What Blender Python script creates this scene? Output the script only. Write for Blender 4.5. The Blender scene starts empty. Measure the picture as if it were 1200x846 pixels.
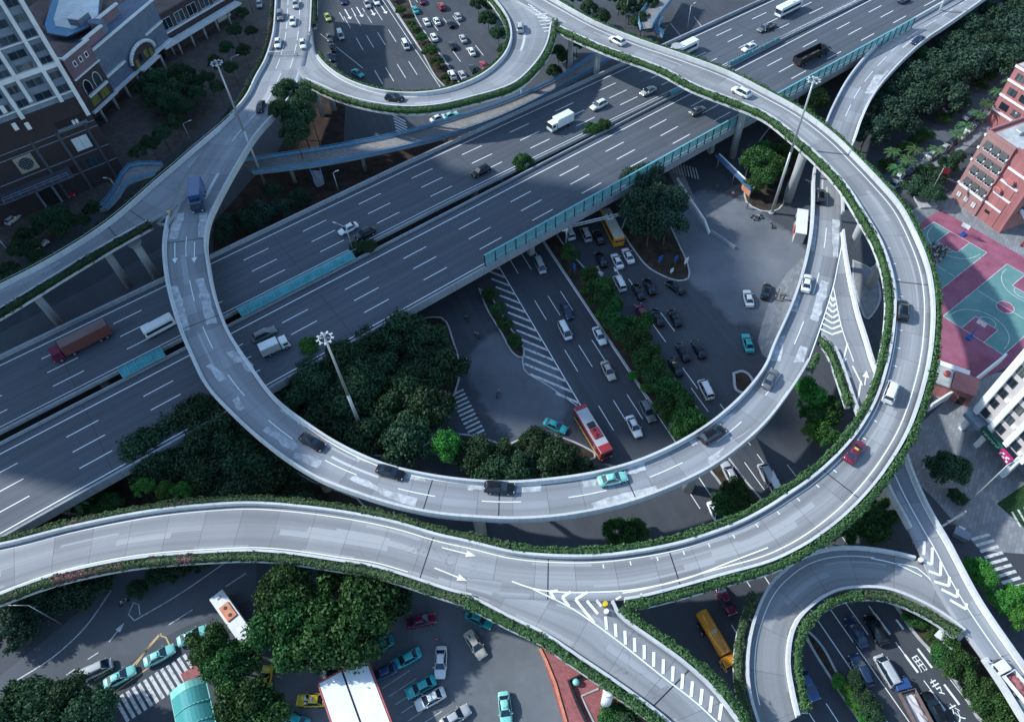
import bpy, bmesh, math, random
import numpy as np
from mathutils import Vector, Matrix
from mathutils.bvhtree import BVHTree

R = math.radians
rnd = random.Random(7)
nrg = np.random.default_rng(7)
SC = bpy.context.scene
COL = SC.collection
CAM_H = 115.0
F, CX, CY, NX, NY = 833.0, 600.0, 423.0, 646.6, 1055.0

# ---------------------------------------------------------------- camera frame
_d = np.array([NX - CX, NY - CY, F]); _d /= np.linalg.norm(_d)
_z = np.array([0, 0, 1.0]); _yh = _z - (_z @ _d) * _d; _yh /= np.linalg.norm(_yh)
_xh = np.cross(_yh, -_d)
EX = Vector((_xh[0], _yh[0], -_d[0])); EY = Vector((_xh[1], _yh[1], -_d[1])); EZ = Vector((_xh[2], _yh[2], -_d[2]))
EYE = Vector((0, 0, CAM_H))

def q(t, x, y):
    """pixel read from the image: tile column/row and position inside the tile -> photo pixel"""
    return (300 * int(t[0]) + x / 3.99, (0, 212, 424, 634)[int(t[1])] + y / 3.99)

def ray(p):
    return (EX * (p[0] - CX) + EY * (p[1] - CY) + EZ * F).normalized()

def at(p, z=0.0):
    """the point of the plane at height z on the camera ray through photo pixel p"""
    d = ray(p); t = (z - CAM_H) / d.z
    return EYE + d * t

def vec(p, qx, z=0.0):
    v = at(qx, z) - at(p, z); return v

def height_over(base, top):
    """height of a vertical edge whose foot (ground) and head were picked as image pixels"""
    b = at(base, 0); best = (1e9, 0)
    for i in range(0, 1600):
        z = i * 0.05; v = Vector((b.x, b.y, z)) - EYE
        k = F / v.dot(EZ); px = CX + v.dot(EX) * k; py = CY + v.dot(EY) * k
        e = (px - top[0]) ** 2 + (py - top[1]) ** 2
        if e < best[0]: best = (e, z)
    return best[1]

# ---------------------------------------------------------------- object helpers
def link(o, parent=None):
    COL.objects.link(o)
    if parent is not None: o.parent = parent
    return o

def tag(o, label=None, cat=None, group=None, kind=None):
    if label: o['label'] = label
    if cat: o['category'] = cat
    if group: o['group'] = group
    if kind: o['kind'] = kind
    return o

def empty(name, loc=(0, 0, 0), rz=0.0):
    o = bpy.data.objects.new(name, None); COL.objects.link(o)
    o.empty_display_size = 0.3
    o.location = loc; o.rotation_euler = (0, 0, rz)
    return o

def copy_tree(o, parent=None):
    c = o.copy(); COL.objects.link(c)
    if parent is not None: c.parent = parent
    for ch in list(o.children): copy_tree(ch, c)
    return c

def np_mesh(name, V, Q, mat=None, smooth=False, uv=None, colr=None):
    """fast mesh of quads (or tris) from arrays"""
    V = np.asarray(V, dtype=np.float32); Q = np.asarray(Q, dtype=np.int32); k = Q.shape[1]
    me = bpy.data.meshes.new(name)
    me.vertices.add(len(V)); me.vertices.foreach_set('co', V.ravel())
    me.loops.add(Q.size); me.loops.foreach_set('vertex_index', Q.ravel())
    me.polygons.add(len(Q)); me.polygons.foreach_set('loop_start', np.arange(0, Q.size, k, dtype=np.int32))
    me.update(calc_edges=True)
    if smooth: me.polygons.foreach_set('use_smooth', np.ones(len(Q), dtype=bool))
    if colr is not None:
        a = me.attributes.new('tint', 'FLOAT', 'FACE'); a.data.foreach_set('value', np.asarray(colr, dtype=np.float32))
    if mat: me.materials.append(mat)
    me.validate()
    return me

class MB:
    """collects simple solids and links them as one mesh object"""
    def __init__(s): s.bm = bmesh.new(); s.uvl = None
    def box(s, c, size, rz=0.0, M=None):
        x, y, z = size[0] / 2, size[1] / 2, size[2] / 2
        m = (M if M is not None else Matrix.Identity(4)) @ Matrix.Translation(c) @ Matrix.Rotation(rz, 4, 'Z')
        vs = [s.bm.verts.new(m @ Vector((a * x, b * y, e * z))) for a in (-1, 1) for b in (-1, 1) for e in (-1, 1)]
        for f in ((0, 1, 3, 2), (4, 6, 7, 5), (0, 4, 5, 1), (2, 3, 7, 6), (0, 2, 6, 4), (1, 5, 7, 3)):
            s.bm.faces.new([vs[i] for i in f])
        return s
    def tube(s, a, b, r0, r1=None, n=10, caps=True):
        a, b = Vector(a), Vector(b); r1 = r0 if r1 is None else r1
        d = (b - a).normalized(); u = d.orthogonal().normalized(); v = d.cross(u)
        A = []; B = []
        for i in range(n):
            t = 2 * math.pi * i / n; w = u * math.cos(t) + v * math.sin(t)
            A.append(s.bm.verts.new(a + w * r0)); B.append(s.bm.verts.new(b + w * r1))
        for i in range(n):
            f = s.bm.faces.new([A[i], A[(i + 1) % n], B[(i + 1) % n], B[i]]); f.smooth = True
        if caps: s.bm.faces.new(A[::-1]); s.bm.faces.new(B)
        return s
    def poly(s, pts):
        s.bm.faces.new([s.bm.verts.new(p) for p in pts]); return s
    def prism(s, pts, z0, z1):
        lo = [s.bm.verts.new((p[0], p[1], z0)) for p in pts]; hi = [s.bm.verts.new((p[0], p[1], z1)) for p in pts]
        n = len(pts)
        for i in range(n): s.bm.faces.new([lo[i], lo[(i + 1) % n], hi[(i + 1) % n], hi[i]])
        s.bm.faces.new(lo[::-1]); s.bm.faces.new(hi); return s
    def loft(s, rings, closed=True, caps=True, smooth=True):
        VS = [[s.bm.verts.new(p) for p in r] for r in rings]; n = len(rings[0])
        for i in range(len(VS) - 1):
            for j in range(n if closed else n - 1):
                f = s.bm.faces.new([VS[i][j], VS[i][(j + 1) % n], VS[i + 1][(j + 1) % n], VS[i + 1][j]]); f.smooth = smooth
        if caps and closed: s.bm.faces.new(VS[0][::-1]); s.bm.faces.new(VS[-1])
        return s
    def sphere(s, c, r, seg=10, rings=7, sc=(1, 1, 1)):
        m = Matrix.Translation(c) @ Matrix.Diagonal((sc[0], sc[1], sc[2], 1))
        g = bmesh.ops.create_uvsphere(s.bm, u_segments=seg, v_segments=rings, radius=r, matrix=m)
        for v in g['verts']:
            for f in v.link_faces: f.smooth = True
        return s
    def mesh(s, name, mat=None, bevel=0.0):
        bmesh.ops.recalc_face_normals(s.bm, faces=s.bm.faces)
        if bevel: bmesh.ops.bevel(s.bm, geom=list(s.bm.edges), offset=bevel, segments=1, affect='EDGES', clamp_overlap=True)
        me = bpy.data.meshes.new(name); s.bm.to_mesh(me); s.bm.free()
        if mat: me.materials.append(mat)
        return me
    def build(s, name, mat=None, parent=None, bevel=0.0):
        o = bpy.data.objects.new(name, s.mesh(name, mat, bevel)); return link(o, parent)

def obj(name, me, parent=None):
    return link(bpy.data.objects.new(name, me), parent)

def catmull(P, n):
    """n points evenly spaced (by length) on a smooth curve through P (3D)"""
    P = [np.array(p, float) for p in P]
    if len(P) == 2: return np.array([P[0] + (P[1] - P[0]) * i / (n - 1) for i in range(n)])
    E = [2 * P[0] - P[1]] + P + [2 * P[-1] - P[-2]]
    out = []
    for i in range(1, len(E) - 2):
        p0, p1, p2, p3 = E[i - 1], E[i], E[i + 1], E[i + 2]
        # centripetal parametrisation
        t0 = 0; t1 = t0 + max(1e-6, np.linalg.norm(p1 - p0) ** .5); t2 = t1 + max(1e-6, np.linalg.norm(p2 - p1) ** .5); t3 = t2 + max(1e-6, np.linalg.norm(p3 - p2) ** .5)
        for k in range(24):
            t = t1 + (t2 - t1) * k / 24
            A1 = (t1 - t) / (t1 - t0) * p0 + (t - t0) / (t1 - t0) * p1
            A2 = (t2 - t) / (t2 - t1) * p1 + (t - t1) / (t2 - t1) * p2
            A3 = (t3 - t) / (t3 - t2) * p2 + (t - t2) / (t3 - t2) * p3
            B1 = (t2 - t) / (t2 - t0) * A1 + (t - t0) / (t2 - t0) * A2
            B2 = (t3 - t) / (t3 - t1) * A2 + (t - t1) / (t3 - t1) * A3
            out.append((t2 - t) / (t2 - t1) * B1 + (t - t1) / (t2 - t1) * B2)
    out.append(P[-1]); out = np.array(out)
    L = np.concatenate([[0], np.cumsum(np.linalg.norm(np.diff(out, axis=0), axis=1))])
    s = np.linspace(0, L[-1], n)
    return np.stack([np.interp(s, L, out[:, k]) for k in range(3)], axis=1)
# ---------------------------------------------------------------- materials
class NT:
    def __init__(s, name):
        s.m = bpy.data.materials.new(name); s.m.use_nodes = True
        s.t = s.m.node_tree; s.b = s.t.nodes['Principled BSDF']
    def n(s, kind, **kw):
        o = s.t.nodes.new(kind)
        for k, v in kw.items(): setattr(o, k, v)
        return o
    def l(s, a, b): s.t.links.new(a, b)
    def coord(s, which='Object'):
        return s.n('ShaderNodeTexCoord').outputs[which]
    def mapping(s, src, scale=(1, 1, 1), loc=(0, 0, 0), rot=(0, 0, 0)):
        m = s.n('ShaderNodeMapping'); m.inputs['Scale'].default_value = scale; m.inputs['Location'].default_value = loc; m.inputs['Rotation'].default_value = rot
        s.l(src, m.inputs['Vector']); return m.outputs['Vector']
    def noise(s, src, scale, detail=4, rough=0.55, dist=0.0):
        k = s.n('ShaderNodeTexNoise'); k.inputs['Scale'].default_value = scale; k.inputs['Detail'].default_value = detail
        k.inputs['Roughness'].default_value = rough; k.inputs['Distortion'].default_value = dist
        if src is not None: s.l(src, k.inputs['Vector'])
        return k.outputs['Fac']
    def ramp(s, src, stops):
        r = s.n('ShaderNodeValToRGB'); e = r.color_ramp.elements
        while len(e) > 1: e.remove(e[0])
        for i, (p, c) in enumerate(stops):
            x = e[0] if i == 0 else e.new(p)
            x.position = p; x.color = (*c, 1) if len(c) == 3 else c
        s.l(src, r.inputs['Fac']); return r.outputs['Color']
    def mix(s, fac, a, b, mode='MIX'):
        m = s.n('ShaderNodeMix', data_type='RGBA', blend_type=mode)
        for sock, v in ((m.inputs[0], fac), (m.inputs[6], a), (m.inputs[7], b)):
            if hasattr(v, 'links') or hasattr(v, 'is_output'): s.l(v, sock)
            elif isinstance(v, (int, float)): sock.default_value = v if sock.type == 'VALUE' else (v, v, v, 1)
            else: sock.default_value = (*v, 1)
        return m.outputs[2]
    def math(s, op, a, b=None, c=None):
        m = s.n('ShaderNodeMath', operation=op)
        for i, v in enumerate((a, b, c)):
            if v is None: continue
            if isinstance(v, (int, float)): m.inputs[i].default_value = v
            else: s.l(v, m.inputs[i])
        return m.outputs[0]
    def sep(s, src):
        x = s.n('ShaderNodeSeparateXYZ'); s.l(src, x.inputs[0]); return x.outputs
    def done(s, col, rough=0.8, spec=0.3, metal=0.0, bump=None, bstr=0.3, bdist=0.02):
        if isinstance(col, tuple): s.b.inputs['Base Color'].default_value = (*col, 1)
        else: s.l(col, s.b.inputs['Base Color'])
        if isinstance(rough, (int, float)): s.b.inputs['Roughness'].default_value = rough
        else: s.l(rough, s.b.inputs['Roughness'])
        s.b.inputs['Specular IOR Level'].default_value = spec; s.b.inputs['Metallic'].default_value = metal
        if bump is not None:
            b = s.n('ShaderNodeBump'); b.inputs['Strength'].default_value = bstr; b.inputs['Distance'].default_value = bdist
            s.l(bump, b.inputs['Height']); s.l(b.outputs['Normal'], s.b.inputs['Normal'])
        return s.m

def simple(name, c, rough=0.6, spec=0.4, metal=0.0, var=0.18, scale=1.3):
    t = NT(name); nz = t.noise(t.coord('Object'), scale, 5)
    a = tuple(x * (1 - var) for x in c); b = tuple(min(1, x * (1 + var)) for x in c)
    return t.done(t.ramp(nz, [(0.3, a), (0.7, b)]), rough, spec, metal)

def m_concrete_deck(name, base, dark, patch, joint=5.0, seed=0.0, lanes=2, pth=0.74):
    """worn concrete slabs: UV.x metres along the road, UV.y 0..1 across"""
    t = NT(name); uv = t.n('ShaderNodeUVMap'); uv.uv_map = 'UVMap'; u = uv.outputs['UV']
    S = t.sep(u)
    wx = t.coord('Object')
    big = t.noise(wx, 0.045, 5, 0.6); fine = t.noise(wx, 2.2, 6, 0.65)
    streak = t.noise(t.mapping(u, (0.012, 14.0, 1.0), (seed, seed, 0)), 1.0, 4, 0.6)
    col = t.ramp(big, [(0.3, tuple(x * 0.86 for x in base)), (0.7, tuple(x * 1.1 for x in base))])
    col = t.mix(t.math('MULTIPLY', t.ramp(streak, [(0.40, (0, 0, 0)), (0.80, (1, 1, 1))]), 0.45), col, dark)
    # lane centre oil/rubber darkening
    lane = t.math('FRACT', t.math('MULTIPLY', S[1], float(lanes)))
    tri = t.math('ABSOLUTE', t.math('SUBTRACT', lane, 0.5))
    wear = t.ramp(tri, [(0.0, (1, 1, 1)), (0.26, (0.15, 0.15, 0.15)), (0.5, (0, 0, 0))])
    col = t.mix(t.math('MULTIPLY', wear, 0.42), col, dark)
    # slabs: tone per slab
    cell = t.n('ShaderNodeTexWhiteNoise', noise_dimensions='2D')
    fl = t.n('ShaderNodeCombineXYZ')
    t.l(t.math('FLOOR', t.math('DIVIDE', S[0], joint)), fl.inputs[0]); t.l(t.math('FLOOR', t.math('MULTIPLY', S[1], float(lanes))), fl.inputs[1]); fl.inputs[2].default_value = seed
    t.l(fl.outputs[0], cell.inputs['Vector'])
    tone = t.ramp(cell.outputs['Value'], [(0.0, (0.84, 0.84, 0.84)), (1.0, (1.12, 1.12, 1.12))])
    col = t.mix(1.0, col, tone, 'MULTIPLY')
    # repair patches: blocky regions brighter
    pm = t.n('ShaderNodeTexBrick'); pm.inputs['Scale'].default_value = 1.0; pm.inputs['Mortar Size'].default_value = 0.0
    pm.inputs['Brick Width'].default_value = 9.0; pm.inputs['Row Height'].default_value = 0.125; pm.inputs['Color1'].default_value = (0, 0, 0, 1); pm.inputs['Color2'].default_value = (1, 1, 1, 1)
    wob = t.n('ShaderNodeVectorMath', operation='ADD'); wn = t.n('ShaderNodeTexNoise'); wn.inputs['Scale'].default_value = 0.5; t.l(wx, wn.inputs['Vector'])
    sc = t.n('ShaderNodeVectorMath', operation='MULTIPLY'); t.l(wn.outputs['Color'], sc.inputs[0]); sc.inputs[1].default_value = (0.9, 0.012, 0)
    t.l(u, wob.inputs[0]); t.l(sc.outputs[0], wob.inputs[1]); t.l(wob.outputs[0], pm.inputs['Vector'])
    edge = t.math('MULTIPLY', t.ramp(pm.outputs['Color'], [(pth, (0, 0, 0)), (pth + .02, (1, 1, 1))]), t.ramp(tri, [(0.12, (0, 0, 0)), (0.16, (1, 1, 1))]))
    col = t.mix(t.math('MULTIPLY', edge, 0.8), col, patch)
    # joints and cracks
    fr = t.math('FRACT', t.math('DIVIDE', S[0], joint))
    jl = t.math('LESS_THAN', fr, 0.11 / joint)
    c2 = t.math('LESS_THAN', t.math('ABSOLUTE', t.math('SUBTRACT', t.math('FRACT', t.math('ADD', t.math('MULTIPLY', S[1], float(lanes)), 0.47)), 0.5)), 0.006)
    vo = t.n('ShaderNodeTexVoronoi', feature='DISTANCE_TO_EDGE'); vo.inputs['Scale'].default_value = 0.21
    dv = t.n('ShaderNodeVectorMath', operation='ADD'); dn = t.n('ShaderNodeTexNoise'); dn.inputs['Scale'].default_value = 0.9; dn.inputs['Detail'].default_value = 5; t.l(wx, dn.inputs['Vector'])
    ds = t.n('ShaderNodeVectorMath', operation='SCALE'); ds.inputs['Scale'].default_value = 2.2; t.l(dn.outputs['Color'], ds.inputs[0]); t.l(wx, dv.inputs[0]); t.l(ds.outputs[0], dv.inputs[1]); t.l(dv.outputs[0], vo.inputs['Vector'])
    crk = t.math('MULTIPLY', t.math('LESS_THAN', vo.outputs['Distance'], 0.007), t.ramp(t.noise(wx, 0.06, 2), [(0.58, (0, 0, 0)), (0.63, (1, 1, 1))]))
    ln = t.math('MAXIMUM', t.math('MAXIMUM', jl, c2), crk)
    col = t.mix(t.math('MULTIPLY', ln, 0.38), col, (0.05, 0.05, 0.055))
    col = t.mix(t.math('MULTIPLY', fine, 0.35), col, t.mix(1.0, col, (0.75, 0.75, 0.77), 'MULTIPLY'))
    return t.done(col, 0.82, 0.25, bump=fine, bstr=0.15)

def m_asphalt(name, base, var=0.25, streak_rot=None, rough=0.85, stain=0.35, zones=()):
    t = NT(name); wx = t.coord('Object')
    big = t.noise(wx, 0.035, 6, 0.6); mid = t.noise(wx, 0.25, 5, 0.6, 0.4); fine = t.noise(wx, 6.0, 4, 0.7)
    col = t.ramp(big, [(0.3, tuple(x * (1 - var) for x in base)), (0.72, tuple(x * (1 + var) for x in base))])
    if streak_rot is not None:
        st = t.noise(t.mapping(t.mapping(wx, (1, 1, 1), (0, 0, 0), (0, 0, -streak_rot)), (0.012, 0.8, 1)), 1.0, 4, 0.6)
        col = t.mix(t.math('MULTIPLY', t.ramp(st, [(0.35, (0, 0, 0)), (0.7, (1, 1, 1))]), 0.5), col, tuple(x * 0.62 for x in base))
    col = t.mix(t.math('MULTIPLY', t.ramp(mid, [(0.5, (0, 0, 0)), (0.72, (1, 1, 1))]), stain), col, tuple(x * 1.5 for x in base))
    for (zx, zy, ra, rb, ang, zc) in zones:    # rounded areas blended to a paler tone, with an uneven edge
        mp = t.mapping(t.mapping(wx, (1, 1, 1), (-zx, -zy, 0)), (1, 1, 1), (0, 0, 0), (0, 0, -ang)); s_ = t.sep(mp)
        d2 = t.math('ADD', t.math('POWER', t.math('ABSOLUTE', t.math('DIVIDE', s_[0], ra)), 2.6), t.math('POWER', t.math('ABSOLUTE', t.math('DIVIDE', s_[1], rb)), 2.6))
        d2 = t.math('ADD', d2, t.math('MULTIPLY', t.noise(wx, 0.09, 5, 0.6), 0.9))
        zcol = t.ramp(t.noise(wx, 0.07, 6, 0.62), [(0.3, tuple(x * 0.72 for x in zc)), (0.7, tuple(x * 1.28 for x in zc))])
        col = t.mix(t.ramp(d2, [(0.85, (1, 1, 1)), (1.75, (0, 0, 0))]), col, zcol)
    blot = t.ramp(t.noise(wx, 0.8, 3), [(0.66, (0, 0, 0)), (0.74, (1, 1, 1))])
    col = t.mix(t.math('MULTIPLY', blot, 0.35), col, tuple(x * 0.5 for x in base))
    col = t.mix(t.math('MULTIPLY', fine, 0.3), col, tuple(x * 0.7 for x in base))
    return t.done(col, rough, 0.3, bump=fine, bstr=0.1)

def m_paving(name, c, mortar, w, h, rot=0.0, var=0.2):
    t = NT(name); wx = t.mapping(t.coord('Object'), (1, 1, 1), (0, 0, 0), (0, 0, rot))
    b = t.n('ShaderNodeTexBrick'); b.inputs['Scale'].default_value = 1; b.inputs['Brick Width'].default_value = w; b.inputs['Row Height'].default_value = h
    b.inputs['Mortar Size'].default_value = 0.02 * min(w, h) + 0.015; b.inputs['Color1'].default_value = (*[x * (1 - var) for x in c], 1); b.inputs['Color2'].default_value = (*[x * (1 + var) for x in c], 1)
    b.inputs['Mortar'].default_value = (*mortar, 1); t.l(wx, b.inputs['Vector'])
    nz = t.noise(t.coord('Object'), 0.15, 6, 0.65)
    col = t.mix(t.math('MULTIPLY', t.ramp(nz, [(0.35, (0, 0, 0)), (0.7, (1, 1, 1))]), 0.5), b.outputs['Color'], tuple(x * 0.6 for x in c))
    return t.done(col, 0.8, 0.3)

def m_leaf(name, dark, light, sat_rand=0.12):
    t = NT(name)
    a = t.n('ShaderNodeAttribute', attribute_name='tint', attribute_type='GEOMETRY')
    oi = t.n('ShaderNodeObjectInfo')
    nz = t.noise(t.coord('Object'), 0.45, 3)
    f = t.math('ADD', t.math('MULTIPLY', a.outputs['Fac'], 0.6), t.math('MULTIPLY', nz, 0.55))
    col = t.ramp(f, [(0.2, dark), (0.85, light)])
    hs = t.n('ShaderNodeHueSaturation'); t.l(col, hs.inputs['Color'])
    t.l(t.math('ADD', t.math('MULTIPLY', oi.outputs['Random'], 0.05), 0.475), hs.inputs['Hue'])
    t.l(t.math('ADD', t.math('MULTIPLY', oi.outputs['Random'], 0.5), 0.75), hs.inputs['Value'])
    t.done(hs.outputs['Color'], 0.65, 0.25)
    tr = t.n('ShaderNodeBsdfTranslucent'); t.l(hs.outputs['Color'], tr.inputs['Color'])
    mx = t.n('ShaderNodeMixShader'); mx.inputs[0].default_value = 0.22
    out = t.t.nodes['Material Output']
    t.l(t.b.outputs[0], mx.inputs[1]); t.l(tr.outputs[0], mx.inputs[2]); t.l(mx.outputs[0], out.inputs['Surface'])
    return t.m

def m_hedge(name, green_d, green_l, pink, amount):
    t = NT(name)
    a = t.n('ShaderNodeAttribute', attribute_name='tint', attribute_type='GEOMETRY')
    nz = t.noise(t.coord('Object'), 0.5, 3)
    f = t.math('ADD', t.math('MULTIPLY', a.outputs['Fac'], 0.55), t.math('MULTIPLY', nz, 0.5))
    col = t.ramp(f, [(0.2, green_d), (0.85, green_l)])
    pk = t.noise(t.coord('Object'), 0.075, 3, 0.6)
    mask = t.math('MULTIPLY', t.ramp(pk, [(amount, (0, 0, 0)), (amount + 0.08, (1, 1, 1))]), t.ramp(t.math('FRACT', t.math('MULTIPLY', a.outputs['Fac'], 7.3)), [(0.45, (0, 0, 0)), (0.55, (1, 1, 1))]))
    col = t.mix(t.math('MULTIPLY', mask, 0.85), col, pink)
    return t.done(col, 0.7, 0.2)

def m_paint(name, c, rough=0.25, metal=0.0):
    t = NT(name); dk = max(c) < .05; t.b.inputs['Coat Weight'].default_value = 0.8 if dk else 0.4; t.b.inputs['Coat Roughness'].default_value = 0.03 if dk else 0.08
    nz = t.noise(t.coord('Object'), 2.0, 4)
    return t.done(t.ramp(nz, [(0.3, tuple(x * 0.92 for x in c)), (0.7, tuple(min(1, x * 1.05) for x in c))]), rough, 0.15 if dk else 0.5, metal)

def m_mark(name, c, worn=0.42, scale=1.6):
    """road paint with worn gaps (mixes towards the tone of the road under it)"""
    t = NT(name); wx = t.coord('Object'); nz = t.noise(wx, scale, 6, 0.7)
    k = t.ramp(nz, [(worn - 0.1, (0, 0, 0)), (worn + 0.06, (1, 1, 1))])
    return t.done(t.mix(k, tuple(x * 0.42 for x in c), c), 0.6, 0.3)

M = {}
def _zone(p, ra, rb, ang, c):
    v = at(p, 0); return (v.x, v.y, ra, rb, ang, c)
M['ring'] = m_concrete_deck('ring_concrete', (0.32, 0.33, 0.355), (0.17, 0.175, 0.19), (0.66, 0.67, 0.69), 5.5, 3.0, 2, .97)
M['loop'] = m_concrete_deck('loop_concrete', (0.315, 0.32, 0.335), (0.14, 0.145, 0.155), (0.38, 0.385, 0.40), 6.0, 11.0, 2)
M['ramp'] = m_concrete_deck('ramp_concrete', (0.30, 0.31, 0.335), (0.17, 0.175, 0.19), (0.34, 0.35, 0.37), 6.0, 21.0, 1)
M['hwy'] = m_asphalt('highway_asphalt', (0.082, 0.092, 0.114), 0.2, R(33.4), 0.7, 0.2)
M['ground'] = m_asphalt('ground_asphalt', (0.068, 0.075, 0.091), 0.3, R(-70.3), 0.8, 0.25, (_zone((868, 300), 30, 19, R(-62), (0.165, 0.178, 0.205)), _zone((606, 452), 17, 11, R(-75), (0.13, 0.14, 0.165))))
M['junction'] = m_asphalt('junction_asphalt', (0.115, 0.125, 0.148), 0.35, None, 0.85, 0.35)
M['lot'] = m_asphalt('lot_asphalt', (0.15, 0.16, 0.178), 0.4, None, 0.85, 0.4)
M['side_road'] = m_asphalt('side_road_asphalt', (0.095, 0.103, 0.122), 0.25, None, 0.85, 0.3)
M['soil'] = simple('soil', (0.05, 0.04, 0.032), 0.95, 0.1, 0, 0.45, 0.5)
M['lawn'] = simple('lawn', (0.028, 0.062, 0.024), 0.95, 0.1, 0, 0.5, 2.5)
M['redsoil'] = simple('red_soil', (0.045, 0.032, 0.028), 0.95, 0.1, 0, 0.4, 0.4)
M['plaza'] = m_paving('plaza_paving', (0.25, 0.26, 0.28), (0.16, 0.16, 0.17), 1.2, 0.6, R(-56))
M['forecourt'] = m_paving('forecourt_paving', (0.10, 0.085, 0.08), (0.05, 0.045, 0.045), 1.5, 1.5, R(30))
M['footway'] = m_paving('footway_paving', (0.27, 0.26, 0.26), (0.13, 0.12, 0.12), 0.8, 0.4, R(20))
M['redpave'] = m_paving('red_paving', (0.34, 0.115, 0.12), (0.22, 0.10, 0.10), 0.5, 0.25, R(30))
M['kerb'] = simple('kerb_stone', (0.42, 0.42, 0.43), 0.8, 0.3, 0, 0.2, 0.8)
M['fascia'] = simple('shade_toned_fascia', (0.075, 0.075, 0.08), 0.9, 0.1, 0, 0.3, 0.4)  # near-black tone paints in the shade of the expressway gap
M['parapet'] = simple('parapet_concrete', (0.63, 0.64, 0.65), 0.8, 0.3, 0, 0.22, 0.35)
M['parapet_grey'] = simple('weathered_parapet', (0.34, 0.36, 0.39), 0.85, 0.2, 0, 0.25, 0.3)
M['patch'] = simple('repair_concrete', (0.45, 0.46, 0.485), 0.85, 0.2, 0, 0.34, 0.9)
M['pier'] = simple('pier_concrete', (0.42, 0.43, 0.44), 0.85, 0.25, 0, 0.2, 0.5)
M['soffit'] = simple('beam_concrete', (0.30, 0.30, 0.31), 0.9, 0.2, 0, 0.2, 0.3)
M['white'] = m_mark('white_road_paint', (0.80, 0.81, 0.82), 0.33)
M['faded'] = m_mark('faded_road_paint', (0.58, 0.59, 0.60), 0.45)
M['yellow'] = m_mark('yellow_road_paint', (0.52, 0.36, 0.16), 0.40)
M['leaf'] = m_leaf('leaf_dark', (0.014, 0.036, 0.020), (0.060, 0.125, 0.055))
M['leaf2'] = m_leaf('leaf_mid', (0.016, 0.045, 0.016), (0.075, 0.17, 0.045))
M['leaf3'] = m_leaf('leaf_bright', (0.035, 0.13, 0.025), (0.12, 0.34, 0.06))
M['leaf4'] = m_leaf('leaf_blue', (0.016, 0.040, 0.028), (0.055, 0.105, 0.062))
M['palm'] = m_leaf('leaf_palm', (0.03, 0.07, 0.03), (0.11, 0.22, 0.07))
M['hedge'] = m_hedge('hedge_leaf', (0.024, 0.062, 0.024), (0.105, 0.195, 0.068), (0.17, 0.05, 0.09), 0.74)
M['hedgep'] = m_hedge('hedge_flowering', (0.032, 0.06, 0.028), (0.11, 0.165, 0.065), (0.20, 0.06, 0.10), 0.56)
M['hedgedk'] = m_hedge('hedge_dark', (0.012, 0.03, 0.014), (0.05, 0.09, 0.04), (0.11, 0.055, 0.06), 0.56)
M['grass'] = m_leaf('grass_leaf', (0.02, 0.045, 0.018), (0.07, 0.13, 0.045))
M['bark'] = simple('bark', (0.11, 0.085, 0.065), 0.9, 0.1, 0, 0.35, 3)
M['steel'] = simple('galvanised_steel', (0.48, 0.50, 0.52), 0.45, 0.5, 0.5, 0.1, 2)
M['lamp_head'] = simple('lamp_housing', (0.50, 0.51, 0.52), 0.4, 0.5, 0.1, 0.1, 2)
M['blue_rail'] = simple('blue_railing', (0.09, 0.30, 0.52), 0.4, 0.5, 0, 0.15, 2)
M['teal_panel'] = simple('teal_panel', (0.05, 0.24, 0.28), 0.35, 0.5, 0, 0.25, 0.6)
M['teal_frame'] = simple('teal_frame', (0.16, 0.42, 0.47), 0.4, 0.5, 0, 0.1, 1)
M['tyre'] = simple('tyre_rubber', (0.018, 0.018, 0.02), 0.85, 0.2)
M['rim'] = simple('wheel_alloy', (0.45, 0.46, 0.48), 0.35, 0.5, 0.8)
M['dark'] = simple('dark_plastic', (0.02, 0.02, 0.023), 0.5, 0.4)
M['headlamp'] = simple('headlamp_lens', (0.75, 0.77, 0.80), 0.1, 0.8)
M['taillamp'] = simple('taillamp_lens', (0.30, 0.015, 0.015), 0.2, 0.6)
def m_glass(name, c, rough=0.06):
    t = NT(name); t.b.inputs['Coat Weight'].default_value = 0.3
    return t.done(c, rough, 0.8)
M['glass'] = m_glass('tinted_glass', (0.014, 0.028, 0.05), 0.03)
M['bglass'] = m_glass('window_glass', (0.02, 0.035, 0.055), 0.08)
def m_window(name):
    t = NT(name); oi = t.n('ShaderNodeObjectInfo'); r = oi.outputs['Random']
    col = t.ramp(r, [(0.0, (0.012, 0.02, 0.032)), (0.45, (0.02, 0.035, 0.055)), (0.62, (0.05, 0.075, 0.10)), (0.80, (0.10, 0.12, 0.13)), (0.93, (0.20, 0.21, 0.20)), (1.0, (0.03, 0.05, 0.07))])
    st = t.n('ShaderNodeTexNoise'); st.inputs['Scale'].default_value = 1.4; t.l(t.mapping(t.coord('Object'), (1, 1, .15)), st.inputs['Vector'])
    return t.done(t.mix(t.ramp(st.outputs['Fac'], [(0.45, (0, 0, 0)), (0.6, (.6, .6, .6))]), col, (0.015, 0.022, 0.03)), 0.08, 0.8)
M['bglass'] = m_window('window_glass')
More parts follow.
